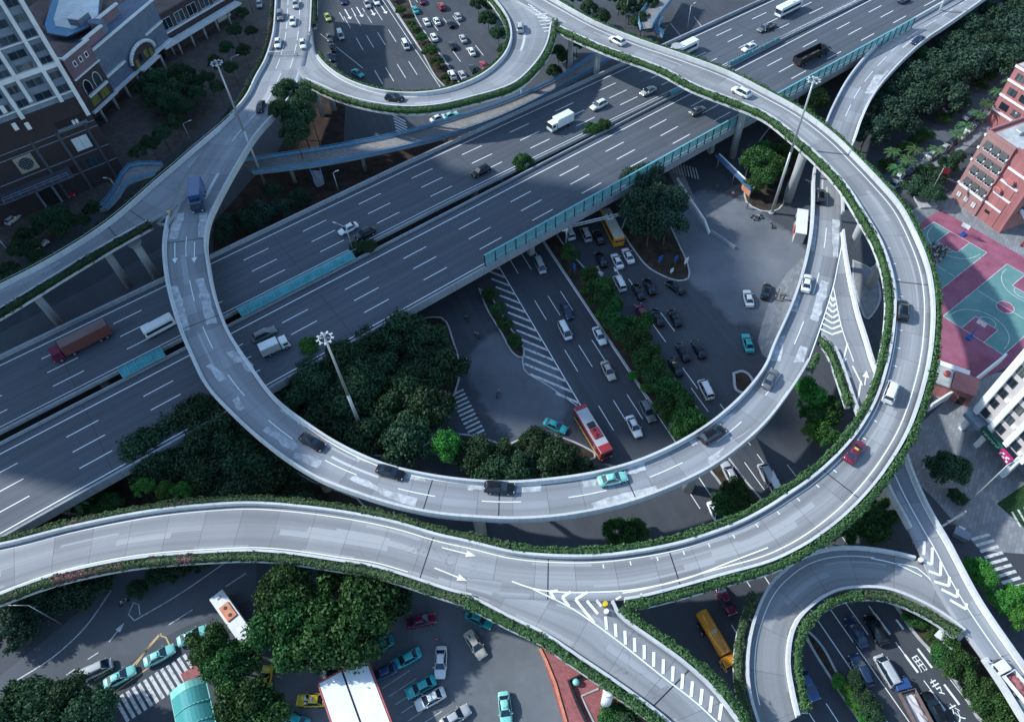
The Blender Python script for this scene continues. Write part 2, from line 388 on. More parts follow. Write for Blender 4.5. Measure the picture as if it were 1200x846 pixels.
def m_streaked(name, c, amt=.5):
    """concrete with grime running down and panel joints"""
    t = NT(name); wx = t.coord('Object'); s3 = t.sep(wx)
    a = t.noise(t.mapping(wx, (1.6, 1.6, .12)), 1.0, 5, .65); b = t.noise(wx, .12, 5, .6); f = t.noise(wx, 5, 4, .7)
    col = t.ramp(b, [(0.3, tuple(x * .82 for x in c)), (0.7, tuple(x * 1.1 for x in c))])
    col = t.mix(t.math('MULTIPLY', t.ramp(a, [(0.48, (0, 0, 0)), (0.72, (1, 1, 1))]), amt), col, tuple(x * .42 for x in c))
    col = t.mix(t.math('MULTIPLY', f, .3), col, tuple(x * .6 for x in c))
    return t.done(col, .85, .2)
M['parapet'] = m_streaked('parapet_concrete', (0.60, 0.61, 0.625), .4); M['parapet_grey'] = m_streaked('weathered_parapet', (0.33, 0.35, 0.385)); M['pier'] = m_streaked('pier_concrete', (0.42, 0.43, 0.44), .4)
def m_hwy():
    t = NT('highway_asphalt'); wx = t.coord('Object'); base = (0.096, 0.107, 0.131)
    un = t.sep(t.mapping(wx, (1, 1, 1), (0, 0, 0), (0, 0, -R(33.4)))); U, N = un[0], un[1]
    big = t.noise(wx, .03, 6, .6); fine = t.noise(wx, 6, 4, .7)
    col = t.ramp(big, [(0.3, tuple(x * .84 for x in base)), (0.7, tuple(x * 1.18 for x in base))])
    uv = t.n('ShaderNodeCombineXYZ'); t.l(t.math('MULTIPLY', U, .012), uv.inputs[0]); t.l(t.math('MULTIPLY', N, 1.1), uv.inputs[1])
    st = t.noise(uv.outputs[0], 1.0, 5, .65)
    col = t.mix(t.math('MULTIPLY', t.ramp(st, [(0.4, (0, 0, 0)), (0.7, (1, 1, 1))]), .45), col, tuple(x * .62 for x in base))
    lane = t.math('ABSOLUTE', t.math('SUBTRACT', t.math('FRACT', t.math('DIVIDE', t.math('SUBTRACT', N, 100.55), 4.13)), .5))
    trk = t.ramp(lane, [(0.0, (.55, .55, .55)), (.10, (0, 0, 0)), (.17, (.75, .75, .75)), (.25, (.75, .75, .75)), (.33, (0, 0, 0))])
    col = t.mix(t.math('MULTIPLY', t.math('MULTIPLY', trk, t.noise(uv.outputs[0], .6, 3)), .8), col, tuple(x * .55 for x in base))
    jt = t.math('LESS_THAN', t.math('FRACT', t.math('DIVIDE', U, 24.0)), .008)
    col = t.mix(t.math('MULTIPLY', jt, .5), col, (.03, .032, .036))
    bk = t.n('ShaderNodeTexBrick'); bk.inputs['Scale'].default_value = 1; bk.inputs['Brick Width'].default_value = 19; bk.inputs['Row Height'].default_value = 2.06; bk.inputs['Mortar Size'].default_value = 0
    bk.inputs['Color1'].default_value = (0, 0, 0, 1); bk.inputs['Color2'].default_value = (1, 1, 1, 1)
    u2 = t.n('ShaderNodeCombineXYZ'); t.l(U, u2.inputs[0]); t.l(N, u2.inputs[1]); t.l(u2.outputs[0], bk.inputs['Vector'])
    col = t.mix(t.math('MULTIPLY', t.ramp(bk.outputs['Color'], [(.86, (0, 0, 0)), (.88, (1, 1, 1))]), .35), col, tuple(x * .66 for x in base))
    blot = t.ramp(t.noise(wx, .7, 3), [(0.67, (0, 0, 0)), (0.74, (1, 1, 1))])
    col = t.mix(t.math('MULTIPLY', blot, .3), col, tuple(x * .5 for x in base)); col = t.mix(t.math('MULTIPLY', fine, .3), col, tuple(x * .7 for x in base))
    return t.done(col, .72, .3, bump=fine, bstr=.1)
M['hwy'] = m_hwy()
def m_clear(name, c, alpha):
    t = NT(name); t.b.inputs['Alpha'].default_value = alpha
    return t.done(c, 0.12, 0.6)
M['screen'] = m_clear('tinted_screen_panel', (0.20, 0.46, 0.50), 0.55)
CARC = dict(white=(0.74, 0.75, 0.76), black=(0.006, 0.0065, 0.008), silver=(0.42, 0.43, 0.45), grey=(0.14, 0.15, 0.165), teal=(0.05, 0.42, 0.44),
            mint=(0.26, 0.62, 0.56), yellow=(0.66, 0.50, 0.02), maroon=(0.15, 0.012, 0.045), brown=(0.15, 0.055, 0.05), blue=(0.03, 0.07, 0.20), navy=(0.015, 0.03, 0.075), red=(0.32, 0.02, 0.03),
            beige=(0.46, 0.43, 0.36), lime=(0.42, 0.50, 0.08), dgreen=(0.02, 0.22, 0.23), skyblue=(0.10, 0.28, 0.46))
CARC['orange'] = (0.62, 0.26, 0.02); PAINT = {k: m_paint('paint_' + k, v) for k, v in CARC.items()}
# ---------------------------------------------------------------- roads on decks
BVH = {}

class Ribbon:
    def __init__(s, name, e1, e2, mat, step=2.0, thick=1.3, bias=0.0, beam=True):
        P1 = [np.array(at(q(*p[:3]) if isinstance(p[0], str) else p[:2], p[-1])) for p in e1]
        P2 = [np.array(at(q(*p[:3]) if isinstance(p[0], str) else p[:2], p[-1])) for p in e2]
        L = np.linalg.norm(np.diff(np.array(P1), axis=0), axis=1).sum()
        s.n = n = int(L / step) + 2
        s.L, s.Rr = catmull(P1, n), catmull(P2, n)
        # match the right edge to the left edge by nearest point, kept in order, then smoothed
        D = catmull(P2, n * 4); idx = []; k = 0
        for i in range(n):
            f = i / (n - 1); lo, hi = int(max(0, f - .12) * (len(D) - 1)), int(min(1, f + .12) * (len(D) - 1)) + 1
            w = np.linalg.norm(D[lo:hi, :2] - s.L[i, :2], axis=1); idx.append(lo + int(w.argmin()))
        idx[0] = 0; idx[-1] = len(D) - 1
        idx = np.maximum.accumulate(np.array(idx, float))
        ker = np.ones(13) / 13; pad = np.concatenate([np.full(6, idx[0]), idx, np.full(6, idx[-1])]); idx = np.convolve(pad, ker, 'valid')
        s.Rr = np.stack([np.interp(idx, np.arange(len(D)), D[:, c]) for c in range(3)], axis=1)
        s.L[:, 2] += bias; s.Rr[:, 2] += bias
        zc = (s.L[:, 2] + s.Rr[:, 2]) / 2
        zc = np.convolve(np.concatenate([np.full(6, zc[0]), zc, np.full(6, zc[-1])]), ker, 'valid')
        s.L[:, 2] = zc; s.Rr[:, 2] = zc
        C = (s.L + s.Rr) / 2
        s.S = np.concatenate([[0], np.cumsum(np.linalg.norm(np.diff(C, axis=0), axis=1))])
        s.len = s.S[-1]
        m = 6; V = []; UV = []
        for i in range(n):
            for j in range(m + 1): V.append(s.L[i] + (s.Rr[i] - s.L[i]) * j / m)
        nt = len(V)
        Q = []; U = []
        for i in range(n - 1):
            for j in range(m):
                a = i * (m + 1) + j
                Q.append((a, a + m + 1, a + m + 2, a + 1)); U += [(s.S[i], j / m), (s.S[i + 1], j / m), (s.S[i + 1], (j + 1) / m), (s.S[i], (j + 1) / m)]
        s.topq = [tuple(x) for x in Q]; s.topv = [Vector(v) for v in V]
        BVH[name] = BVHTree.FromPolygons(s.topv, s.topq)
        # sides and underside (with a narrower lower box)
        nq = len(Q)
        ins = 1.6
        for i in range(n):
            w = s.Rr[i] - s.L[i]; wl = np.linalg.norm(w); wn = w / wl
            for (p, dz) in ((s.L[i], -.45), (s.L[i] + wn * min(ins, wl * .3), -thick), (s.Rr[i] - wn * min(ins, wl * .3), -thick), (s.Rr[i], -.45)):
                V.append(p + np.array([0, 0, dz]))
        for i in range(n - 1):
            a = nt + 4 * i; b = a + 4; t0 = i * (m + 1); t1 = t0 + m + 1
            for f in ((t0, a, b, t1), (a, a + 1, b + 1, b), (a + 1, a + 2, b + 2, b + 1), (a + 2, a + 3, b + 3, b + 2), (a + 3, t0 + m, t1 + m, b + 3)):
                Q.append(f); U += [(0, .5)] * 4
        me = np_mesh(name, V, Q)
        me.materials.append(M[mat]); me.materials.append(M['soffit'])
        mi = np.zeros(len(Q), dtype=np.int32); mi[nq:] = 1; me.polygons.foreach_set('material_index', mi)
        ul = me.uv_layers.new(name='UVMap'); ul.data.foreach_set('uv', np.array(U, dtype=np.float32).ravel())
        bm = bmesh.new(); bm.from_mesh(me); bmesh.ops.recalc_face_normals(bm, faces=bm.faces); bm.to_mesh(me); bm.free()
        s.o = tag(obj(name, me), kind='structure'); s.name = name
    def pt(s, d, v, dz=0.0):
        """point d metres along, v in 0..1 across"""
        l = np.array([np.interp(d, s.S, s.L[:, k]) for k in range(3)]); r = np.array([np.interp(d, s.S, s.Rr[:, k]) for k in range(3)])
        return Vector(l + (r - l) * v) + Vector((0, 0, dz))
    def edge(s, side, d0, d1, off, step=1.5):
        """points along an edge, off metres outside it"""
        d0 = max(0, d0); d1 = min(s.len, d1); n = max(2, int((d1 - d0) / step) + 1); out = []
        for i in range(n):
            d = d0 + (d1 - d0) * i / (n - 1); a, b = s.pt(d, 0), s.pt(d, 1); w = (b - a); w.z = 0; w.normalize()
            out.append((a - w * off) if side == 0 else (b + w * off))
        return out
    def where(s, p):
        """distance along the road of the image pixel p (tile reading)"""
        x = at(q(*p) if isinstance(p[0], str) else p, float(s.L[:, 2].mean())); C = (s.L + s.Rr) / 2
        for _ in range(3):
            i = int(np.linalg.norm(C[:, :2] - np.array(x)[:2], axis=1).argmin()); x = at(q(*p) if isinstance(p[0], str) else p, float(C[i, 2]))
        return float(s.S[i])

def strip_mesh(name, rows, mat, closed=False, smooth=False):
    """rows: list of cross-sections (each a list of points) joined to a solid strip with capped ends"""
    n = len(rows[0]); V = [p for r in rows for p in r]; Q = []
    for i in range(len(rows) - 1):
        for j in range(n):
            a = i * n + j; b = i * n + (j + 1) % n
            Q.append((a, b, b + n, a + n))
    me = bpy.data.meshes.new(name)
    Q += [tuple(range(n))[::-1], tuple((len(rows) - 1) * n + j for j in range(n))]
    me.from_pydata([tuple(v) for v in V], [], Q); me.materials.append(mat)
    bm = bmesh.new(); bm.from_mesh(me); bmesh.ops.recalc_face_normals(bm, faces=bm.faces); bm.to_mesh(me); bm.free()
    return me

def wall_path(pts, t_in, t_out, z0, z1):
    rows = []
    for i, p in enumerate(pts):
        a = pts[max(0, i - 1)]; b = pts[min(len(pts) - 1, i + 1)]
        d = (b - a); d.z = 0; d.normalize(); nn = Vector((d.y, -d.x, 0))
        rows.append([p + nn * t_in + Vector((0, 0, z0)), p + nn * t_in + Vector((0, 0, z1)), p + nn * t_out + Vector((0, 0, z1)), p + nn * t_out + Vector((0, 0, z0))])
    return rows

def parapet(rib, side, d0, d1, label, h=0.95, mat='parapet', rail=False, name='road_parapet', low=0.62):
    sg = 1 if side == 1 else -1
    P = rib.edge(side, d0, d1, 0.0)
    me = strip_mesh(name, wall_path(P, -0.02 * sg, 0.38 * sg, -low, h), M[mat])
    o = obj(name, me); tag(o, label, 'parapet', 'parapets along the elevated roads')
    if rail:
        Pm = rib.edge(side, d0, d1, 0.12, 3.0); mb = MB()
        for i in range(len(Pm) - 1):
            mb.tube(Pm[i] + Vector((0, 0, h + .32)), Pm[i + 1] + Vector((0, 0, h + .32)), .05, n=6, caps=False)
            mb.tube(Pm[i] + Vector((0, 0, h - .05)), Pm[i] + Vector((0, 0, h + .32)), .035, n=5, caps=False)
        mb.build('handrail', M['steel'], o)
    return o

def leaf_cloud(cent, normal, size, tint, jitter=0.55):
    """quads: one leaf cluster at each centre, facing roughly along normal"""
    n = len(cent)
    N = normal + nrg.normal(0, jitter, (n, 3)); N /= np.linalg.norm(N, axis=1)[:, None] + 1e-9
    A = nrg.normal(0, 1, (n, 3)); A -= (A * N).sum(1)[:, None] * N; A /= np.linalg.norm(A, axis=1)[:, None] + 1e-9
    B = np.cross(N, A)
    s = size[:, None]; w = 0.62
    V = np.empty((n, 4, 3))
    V[:, 0] = cent - A * s; V[:, 1] = cent + B * s * w; V[:, 2] = cent + A * s; V[:, 3] = cent - B * s * w
    V[:, 0] += N * s * 0.18; V[:, 2] -= N * s * 0.2
    return V.reshape(-1, 3), np.arange(4 * n).reshape(-1, 4), tint

def hedge(rib, side, d0, d1, label, w=1.15, h0=-0.3, h1=1.15, off=0.38, mat='hedge', dens=110, group='hedges along the elevated roads'):
    P = np.array(rib.edge(side, d0, d1, off + w / 2, 0.8)); n = len(P)
    T = np.gradient(P, axis=0); T[:, 2] = 0; T /= np.linalg.norm(T, axis=1)[:, None]
    Nn = np.stack([T[:, 1], -T[:, 0], np.zeros(n)], axis=1)
    Lh = np.linalg.norm(np.diff(P, axis=0), axis=1).sum(); k = int(Lh * dens)
    f = nrg.random(k) * (n - 1); i0 = f.astype(int); fr = (f - i0)[:, None]; i1 = np.minimum(i0 + 1, n - 1)
    p = P[i0] * (1 - fr) + P[i1] * fr; nn = Nn[i0]
    # around a rounded box, bulging unevenly
    ph = nrg.random(k) * 2 * math.pi
    b1 = np.sin(f * 0.9) * .10 + np.sin(f * 2.3 + 1) * .10 + np.sin(f * 0.31 + 2) * .12 + np.sin(f * 5.1) * .05
    w *= .86
    b1 = b1 * 1.5 + (np.sin(f * .17 + 4) > .93) * -.35
    rw = w / 2 * (1 + b1) * (0.85 + 0.3 * nrg.random(k)); rh = (h1 - h0) / 2 * (1 + b1 * .7) * (0.85 + 0.28 * nrg.random(k))
    cx = np.sign(np.cos(ph)) * np.abs(np.cos(ph)) ** .6; cz = np.sign(np.sin(ph)) * np.abs(np.sin(ph)) ** .6
    cent = p + nn * (cx * rw)[:, None]; cent[:, 2] += (h0 + h1) / 2 + cz * rh
    nor = nn * cx[:, None] + np.array([0, 0, 1.0]) * cz[:, None]
    V, Q, tint = leaf_cloud(cent, nor, 0.11 + 0.11 * nrg.random(k), nrg.random(k), 0.5)
    # a dense twig core so nothing shows through
    rows = []
    for i in range(n):
        c = P[i]; a = Nn[i] * (w * .36); rows.append([c - a + (0, 0, h0 + .1), c - a + (0, 0, h1 - .3), c + a + (0, 0, h1 - .3), c + a + (0, 0, h0 + .1)])
    base = len(V); CV = np.array(rows).reshape(-1, 3); CQ = []
    for i in range(n - 1):
        for j in range(4):
            a = base + i * 4 + j; b = base + i * 4 + (j + 1) % 4; CQ.append((a, b, b + 4, a + 4))
    V = np.vstack([V, CV]); Q = np.vstack([Q, np.array(CQ)]); tint = np.concatenate([tint, np.full(len(CQ), 0.1)])
    o = obj('hedge', np_mesh('hedge', V, Q, M[mat], colr=tint)); tag(o, label, 'hedge', group)
    me = strip_mesh('planter_trough', wall_path([Vector(x) for x in P], -w * .42, w * .42, -0.75, h0 + 0.12), M['parapet'])
    obj('planter_trough', me, o)
    return o

Z = 14.0
ring = Ribbon('ring_road',
    [(324, -30, Z), (323, 10, Z), (320, 43, Z), (311, 73, Z), (300, 93, Z), (288, 117, Z), (261, 148, Z), (232, 185, Z), (210, 222, 14.2), (198, 255, 14.5),
     ('01', 768, 310, 14.5), ('01', 778, 450, 14.5), ('01', 803, 570, 14.5), ('01', 843, 700, 14.5), ('01', 905, 846, 14.4), ('02', 964, 118, 14.3), ('02', 1064, 228, 14.2),
     ('12', -4, 349, 14.1), ('12', 146, 466, 14), ('12', 296, 556, 14), ('12', 456, 619, 13.9), ('12', 646, 680, 13.8), ('12', 846, 722, 13.7), ('12', 1046, 739, 13.6), ('22', 2, 745, 13.5),
     ('22', 202, 735, 13.3), ('22', 402, 703, 13.1), ('22', 602, 649, 12.9), ('22', 802, 569, 12.6), ('22', 952, 489, 12.3), ('22', 1102, 374, 12), ('22', 1192, 286, 11.7), ('32', 88, 165, 11.5),
     ('32', 158, 58, 11.5), ('31', 190, 846, 11.5), ('31', 237, 725, 11.5), ('31', 277, 600, 11.5), ('31', 310, 480, 11.5), ('31', 334, 360, 11.5), ('31', 347, 240, 11.5), ('31', 350, 120, 11.4), ('31', 345, 0, 11.3),
     ('30', 362, 760, 11), ('30', 405, 660, 10.5), ('30', 440, 560, 10), ('30', 500, 440, 9.6), ('30', 600, 320, 9.2), ('30', 740, 190, 8.9), ('30', 830, 130, 8.7), ('30', 1000, 10, 8.6), ('30', 1150, -100, 8.6)],
    [(367, -30, Z), (366, 10, Z), (363, 50, Z), (352, 95, Z), (335, 125, Z), (318, 142, Z), (300, 163, Z), (283, 190, 14.2), (270, 212, 14.4), (258, 235, 14.5),
     (247, 260, 14.5), (243, 287, 14.5), (246, 312, 14.5), (253, 347, 14.5), (267, 385, 14.5), (294, 428, 14.3), ('12', 100, 180, 14.1), ('12', 250, 298, 14), ('12', 400, 393, 14), ('12', 600, 483, 13.9),
     ('12', 800, 533, 13.7), ('12', 1000, 560, 13.6), ('22', 0, 567, 13.5), ('22', 200, 552, 13.3), ('22', 400, 520, 13.1), ('22', 600, 462, 12.9), ('22', 800, 368, 12.6), ('22', 950, 270, 12.2), ('22', 1090, 140, 11.9),
     ('22', 1180, 20, 11.6), ('31', 18, 775, 11.5), ('31', 97, 600, 11.5), ('31', 157, 430, 11.5), ('31', 195, 250, 11.5), ('31', 205, 100, 11.4), ('31', 207, 0, 11.3),
     ('30', 222, 740, 11), ('30', 245, 640, 10.5), ('30', 275, 555, 10), ('30', 310, 480, 9.7), ('30', 360, 390, 9.4), ('30', 440, 285, 9.1), ('30', 530, 195, 8.9), ('30', 650, 115, 8.7), ('30', 770, 45, 8.6), ('30', 930, -50, 8.6)],
    'ring')
west = Ribbon('west_ramp',
    [(285, 126, Z), (261, 149, Z), (240, 167, Z), (220, 184, Z), (203, 199, Z), (186, 213, Z), ('01', 520, 195, 13.6), ('01', 260, 365, 12.8), ('01', 0, 505, 12), ('01', -160, 590, 11.6)],
    [(300, 140, Z), (280, 160, Z), (258, 185, Z), (235, 215, Z), (214, 238, Z), (195, 250, Z), ('01', 680, 205, 13.8), ('01', 400, 370, 12.9), ('01', 0, 612, 12), ('01', -160, 705, 11.6)],
    'ramp', bias=0.03)
top_loop = Ribbon('top_loop',
    [(338, 30, Z), (341, 55, Z), (347, 80, Z), (357, 95, Z), ('10', 285, 405, 14.1), ('10', 400, 455, 14.4), ('10', 550, 495, 14.9), ('10', 700, 512, 15.4), ('10', 850, 502, 15.9), ('10', 1000, 467, 16.4), ('20', 0, 405, 17),
     ('20', 100, 318, 17.4), ('20', 160, 228, 17.5), ('20', 182, 140, 17.5), ('20', 180, 80, 17.5), ('20', 150, 25, 17.5), ('20', 90, -50, 17.5)],
    [(364, 10, Z), (367, 45, Z), ('10', 285, 258, Z), ('10', 350, 333, 14.1), ('10', 450, 393, 14.4), ('10', 600, 438, 14.9), ('10', 760, 448, 15.4), ('10', 900, 428, 15.9), ('10', 1050, 368, 16.5), ('10', 1150, 282, 17.1),
     ('10', 1188, 200, 17.5), ('10', 1183, 120, 17.5), ('10', 1135, 35, 17.5), ('10', 1060, -50, 17.5)],
    'ring', bias=-0.03)
loop = Ribbon('outer_loop',
    [('02', -160, 905, 9), ('02', 100, 848, 9.3), ('02', 330, 787, 9.7), ('02', 700, 714, 10.3), ('02', 1000, 682, 10.8), ('02', 1197, 674, 11.2), ('12', 350, 707, 11.8), ('12', 650, 764, 12.3), ('12', 850, 822, 12.7),
     ('13', 1000, 15, 13), ('23', 0, 64, 13), ('23', 200, 82, 13), ('23', 400, 82, 13), ('23', 600, 60, 13), ('23', 780, 24, 13.2), ('22', 930, 815, 13.5), ('22', 1060, 765, 13.9), ('22', 1197, 692, 14.3), ('32', 90, 632, 14.6),
     ('32', 180, 572, 14.9), ('32', 300, 470, 15.3), ('32', 415, 340, 15.7), ('32', 497, 200, 16.1), ('32', 540, 80, 16.4), ('31', 570, 800, 16.7), ('31', 586, 690, 17), ('31', 592, 560, 17.3), ('31', 572, 430, 17.5), ('31', 522, 290, 17.7), ('31', 447, 160, 17.9),
     ('31', 356, 20, 18), ('30', 247, 752, 18), ('30', 130, 648, 18), ('30', 0, 548, 18), ('20', 1060, 488, 18), ('20', 860, 411, 18), ('20', 700, 329, 17.9), ('20', 430, 230, 17.7), ('20', 215, 133, 17.5), ('20', 120, 80, 17.5), ('20', 20, 15, 17.5), ('20', -80, -50, 17.5)],
    [('03', -160, 318, 9), ('03', 0, 253, 9.3), ('03', 250, 163, 9.7), ('03', 500, 103, 10.2), ('03', 700, 73, 10.5), ('03', 960, 53, 11), ('13', 0, 45, 11.4), ('13', 200, 62, 11.8), ('13', 400, 92, 12.2), ('13', 540, 112, 12.5), ('13', 700, 157, 12.8), ('13', 850, 207, 13),
     ('13', 940, 236, 13), ('13', 1050, 258, 13), ('23', 0, 268, 13), ('23', 200, 276, 13), ('23', 400, 280, 13), ('23', 545, 272, 13), ('23', 700, 238, 13.1), ('23', 1000, 153, 13.6), ('23', 1197, 98, 14), ('32', 160, 858, 14.4), ('32', 265, 786, 14.7), ('32', 365, 702, 15.1), ('32', 480, 578, 15.4),
     ('32', 572, 450, 15.7), ('32', 645, 320, 16), ('32', 698, 175, 16.3), ('32', 740, 10, 16.7), ('31', 757, 720, 17), ('31', 760, 570, 17.3), ('31', 737, 420, 17.5), ('31', 685, 280, 17.7), ('31', 607, 130, 17.9), ('31', 508, 14, 18),
     ('30', 420, 768, 18), ('30', 300, 650, 18), ('30', 150, 536, 18), ('30', 0, 452, 18), ('20', 1000, 352, 18), ('20', 800, 276, 18), ('20', 600, 206, 17.9), ('20', 395, 124, 17.7), ('20', 190, 12, 17.5), ('20', 60, -60, 17.5)],
    'loop')
south = Ribbon('south_ramp',
    [('13', 980, 165, 13), ('23', 0, 190, 13), ('23', 250, 232, 13), ('23', 400, 255, 13), ('23', 462, 283, 13), ('23', 497, 350, 13), ('23', 640, 455, 12.7), ('23', 800, 572, 12.2), ('23', 950, 712, 11.6), ('23', 1040, 840, 11.1), ('23', 1130, 960, 10.6)],
    [('13', 860, 196, 13), ('13', 940, 234, 13), ('13', 1060, 285, 13), ('23', 0, 356, 13), ('23', 150, 428, 13), ('23', 300, 528, 12.8), ('23', 450, 630, 12.4), ('23', 600, 737, 11.9), ('23', 700, 815, 11.4), ('23', 830, 935, 10.6)],
    'loop', bias=-0.03)
east = Ribbon('east_ramp',
    [('31', 285, 240, 11.5), ('31', 270, 400, 11.5), ('31', 245, 560, 11.5), ('31', 232, 680, 11.5), ('31', 262, 735, 11.5), ('31', 312, 790, 11.4), ('32', 335, 0, 11.2), ('32', 372, 110, 10.7), ('32', 405, 210, 10.2), ('32', 450, 330, 9.6), ('32', 500, 455, 9), ('32', 545, 565, 8.5), ('32', 590, 660, 8), ('32', 640, 755, 7.5),
     ('33', 700, 50, 7), ('33', 770, 200, 7), ('33', 850, 340, 7), ('33', 930, 448, 7), ('33', 1015, 565, 7), ('33', 1095, 685, 7), ('33', 1195, 850, 7), ('33', 1280, 980, 7)],
    [('31', 345, 150, 11.5), ('31', 356, 290, 11.5), ('31', 379, 440, 11.5), ('31', 405, 560, 11.5), ('31', 425, 640, 11.5), ('31', 462, 750, 11.4), ('32', 490, 0, 11.1), ('32', 560, 175, 10.3), ('32', 620, 345, 9.4), ('32', 648, 450, 9), ('32', 692, 570, 8.4), ('32', 760, 720, 7.6),
     ('33', 840, 25, 7), ('33', 895, 125, 7), ('33', 990, 292, 7), ('33', 1090, 440, 7), ('33', 1185, 575, 7), ('33', 1330, 780, 7), ('33', 1400, 880, 7)],
    'ramp', bias=-0.03)
se_loop = Ribbon('southeast_loop',
    [('33', 985, 380, 7), ('33', 900, 270, 7), ('33', 820, 180, 7), ('33', 745, 110, 7), ('33', 690, 82, 7), ('33', 600, 58, 7), ('33', 450, 34, 7), ('33', 300, 34, 7), ('33', 150, 78, 7), ('33', 50, 155, 7), ('23', 1197, 208, 7), ('23', 1135, 335, 7), ('23', 1098, 480, 7), ('23', 1092, 650, 7), ('23', 1115, 770, 7), ('23', 1165, 920, 7)],
    [('33', 1010, 545, 7), ('33', 925, 440, 7), ('33', 820, 356, 7), ('33', 700, 288, 7), ('33', 560, 234, 7), ('33', 450, 224, 7), ('33', 320, 240, 7), ('33', 200, 312, 7), ('33', 125, 405, 7), ('33', 98, 560, 7), ('33', 117, 700, 7), ('33', 152, 846, 7), ('33', 185, 940, 7)],
    'loop', bias=-0.06)

# ---------------------------------------------------------------- the expressway: two straight decks
HW = R(33.4); HU = Vector((math.cos(HW), math.sin(HW), 0)); HN = Vector((-math.sin(HW), math.cos(HW), 0)); HZ = 8.0
def hp(u, n, z=HZ): return HU * u + HN * n + Vector((0, 0, z))
def bend(u):
    """the north deck swings slightly towards the south one further east"""
    return 0.0 if u < 60 else -2.7 * min(1.6, (u - 60) / 118.0)
UST = [-140 + 10 * i for i in range(53)]
class Deck:
    def __init__(s, name, n0, n1, bf):
        V = []; Q = []
        for u in UST: V += [hp(u, n0 + bf(u)), hp(u, n1 + bf(u))]
        for i in range(len(UST) - 1): Q.append((2 * i, 2 * i + 2, 2 * i + 3, 2 * i + 1))
        BVH[name] = BVHTree.FromPolygons(V, Q)
        rows = [[hp(u, n0 + bf(u)), hp(u, n0 + bf(u), HZ - .5), hp(u, n0 + 2.2 + bf(u), HZ - 1.6), hp(u, n1 - 2.2 + bf(u), HZ - 1.6), hp(u, n1 + bf(u), HZ - .5), hp(u, n1 + bf(u))] for u in UST]
        me = strip_mesh(name, rows, M['hwy']); me.materials.append(M['soffit'])
        for p in me.polygons: p.material_index = 0 if (abs(p.normal.z) > .9 and p.center.z > HZ - .1) else 1
        s.o = tag(obj(name, me), kind='structure')
NU0, NU1, NL0, NL1 = 113.2, 131.3, 91.0, 110.3
flat = lambda u: 0.0
Deck('expressway_north_deck', NU0, NU1, bend)
Deck('expressway_south_deck', NL0, NL1, flat)
def hwall(n0, n1, u0, u1, z0, z1, label, name='road_parapet', mat='parapet', bf=None, parent=None):
    bf = bf or flat; us = [u0] + [u for u in UST if u0 < u < u1] + [u1]
    rows = [[hp(u, n0 + bf(u), HZ + z0), hp(u, n0 + bf(u), HZ + z1), hp(u, n1 + bf(u), HZ + z1), hp(u, n1 + bf(u), HZ + z0)] for u in us]
    o = obj(name, strip_mesh(name, rows, M[mat]), parent)
    if label: tag(o, label, 'parapet', 'parapets along the elevated roads')
    return o

def hu(p, z=HZ):
    v = at(q(*p) if isinstance(p[0], str) else p, z); return v.dot(HU)

GROUND_BVH = BVHTree.FromPolygons([Vector((-900, -900, 0)), Vector((1500, -900, 0)), Vector((1500, 1800, 0)), Vector((-900, 1800, 0))], [(0, 1, 2, 3)])
BVH['g'] = GROUND_BVH
HWYS = ('expressway_north_deck', 'expressway_south_deck')
ALIAS = dict(ring=('ring_road', 'west_ramp', 'top_loop', 'east_ramp'), loop=('outer_loop', 'south_ramp', 'top_loop'), h=HWYS, g=('g',), east=('east_ramp', 'southeast_loop', 'ring_road'), west=('west_ramp', 'ring_road'), se=('southeast_loop', 'east_ramp'), top=('top_loop', 'outer_loop', 'ring_road'))
def hit(p, surf, lift=0.0):
    """the point of the road (or ground) hit by the camera ray through photo pixel p; lift: height of the picked point above the road"""
    d = ray(p); best = None
    for nme in ALIAS.get(surf, (surf,)):
        r = BVH[nme].ray_cast(EYE, d)
        if r[0] is not None and (best is None or r[3] < best[3]): best = r
    if best is None: return at(p, {'h': 8, 'ring': 13, 'loop': 16}.get(surf, 0)), Vector((0, 0, 1))
    P = best[0]
    if lift: P = P - d * (lift / -d.z); P.z -= lift
    return P, best[1]

def mark(mb, pts, w, surf, dz=0.03, step=1.5, px=False):
    """a painted line: tile readings -> strip lying on the road"""
    pp = [hit(q(*p) if isinstance(p[0], str) else p, surf)[0] for p in pts]
    line(mb, pp, w, dz, step, surf)

def line(mb, pp, w, dz=0.03, step=1.5, surf=None):
    L = sum((pp[i + 1] - pp[i]).length for i in range(len(pp) - 1)); n = max(2, int(L / step) + 1)
    C = catmull(pp, n) if len(pp) > 2 else np.array([np.array(pp[0].lerp(pp[1], i / (n - 1))) for i in range(n)])
    if surf:
        for i in range(n):
            for nme in ALIAS.get(surf, (surf,)):
                r = BVH[nme].ray_cast(Vector(C[i]) + Vector((0, 0, 1.5)), Vector((0, 0, -1)), 3.0)
                if r[0] is not None: C[i][2] = r[0].z; break
    prev = None
    for i in range(n):
        a = Vector(C[max(0, i - 1)]); b = Vector(C[min(n - 1, i + 1)]); d = b - a; d.z = 0
        if d.length < 1e-6: continue
        d.normalize(); nn = Vector((d.y, -d.x, 0)) * (w / 2); c = Vector(C[i]) + Vector((0, 0, dz))
        cur = (mb.bm.verts.new(c - nn), mb.bm.verts.new(c + nn))
        if prev: mb.bm.faces.new([prev[0], prev[1], cur[1], cur[0]])
        prev = cur
# ---------------------------------------------------------------- the ground and what is laid on it
mb = MB(); mb.poly([(-900, -900, 0), (1500, -900, 0), (1500, 1800, 0), (-900, 1800, 0)])
tag(mb.build('ground', M['ground']), kind='structure')

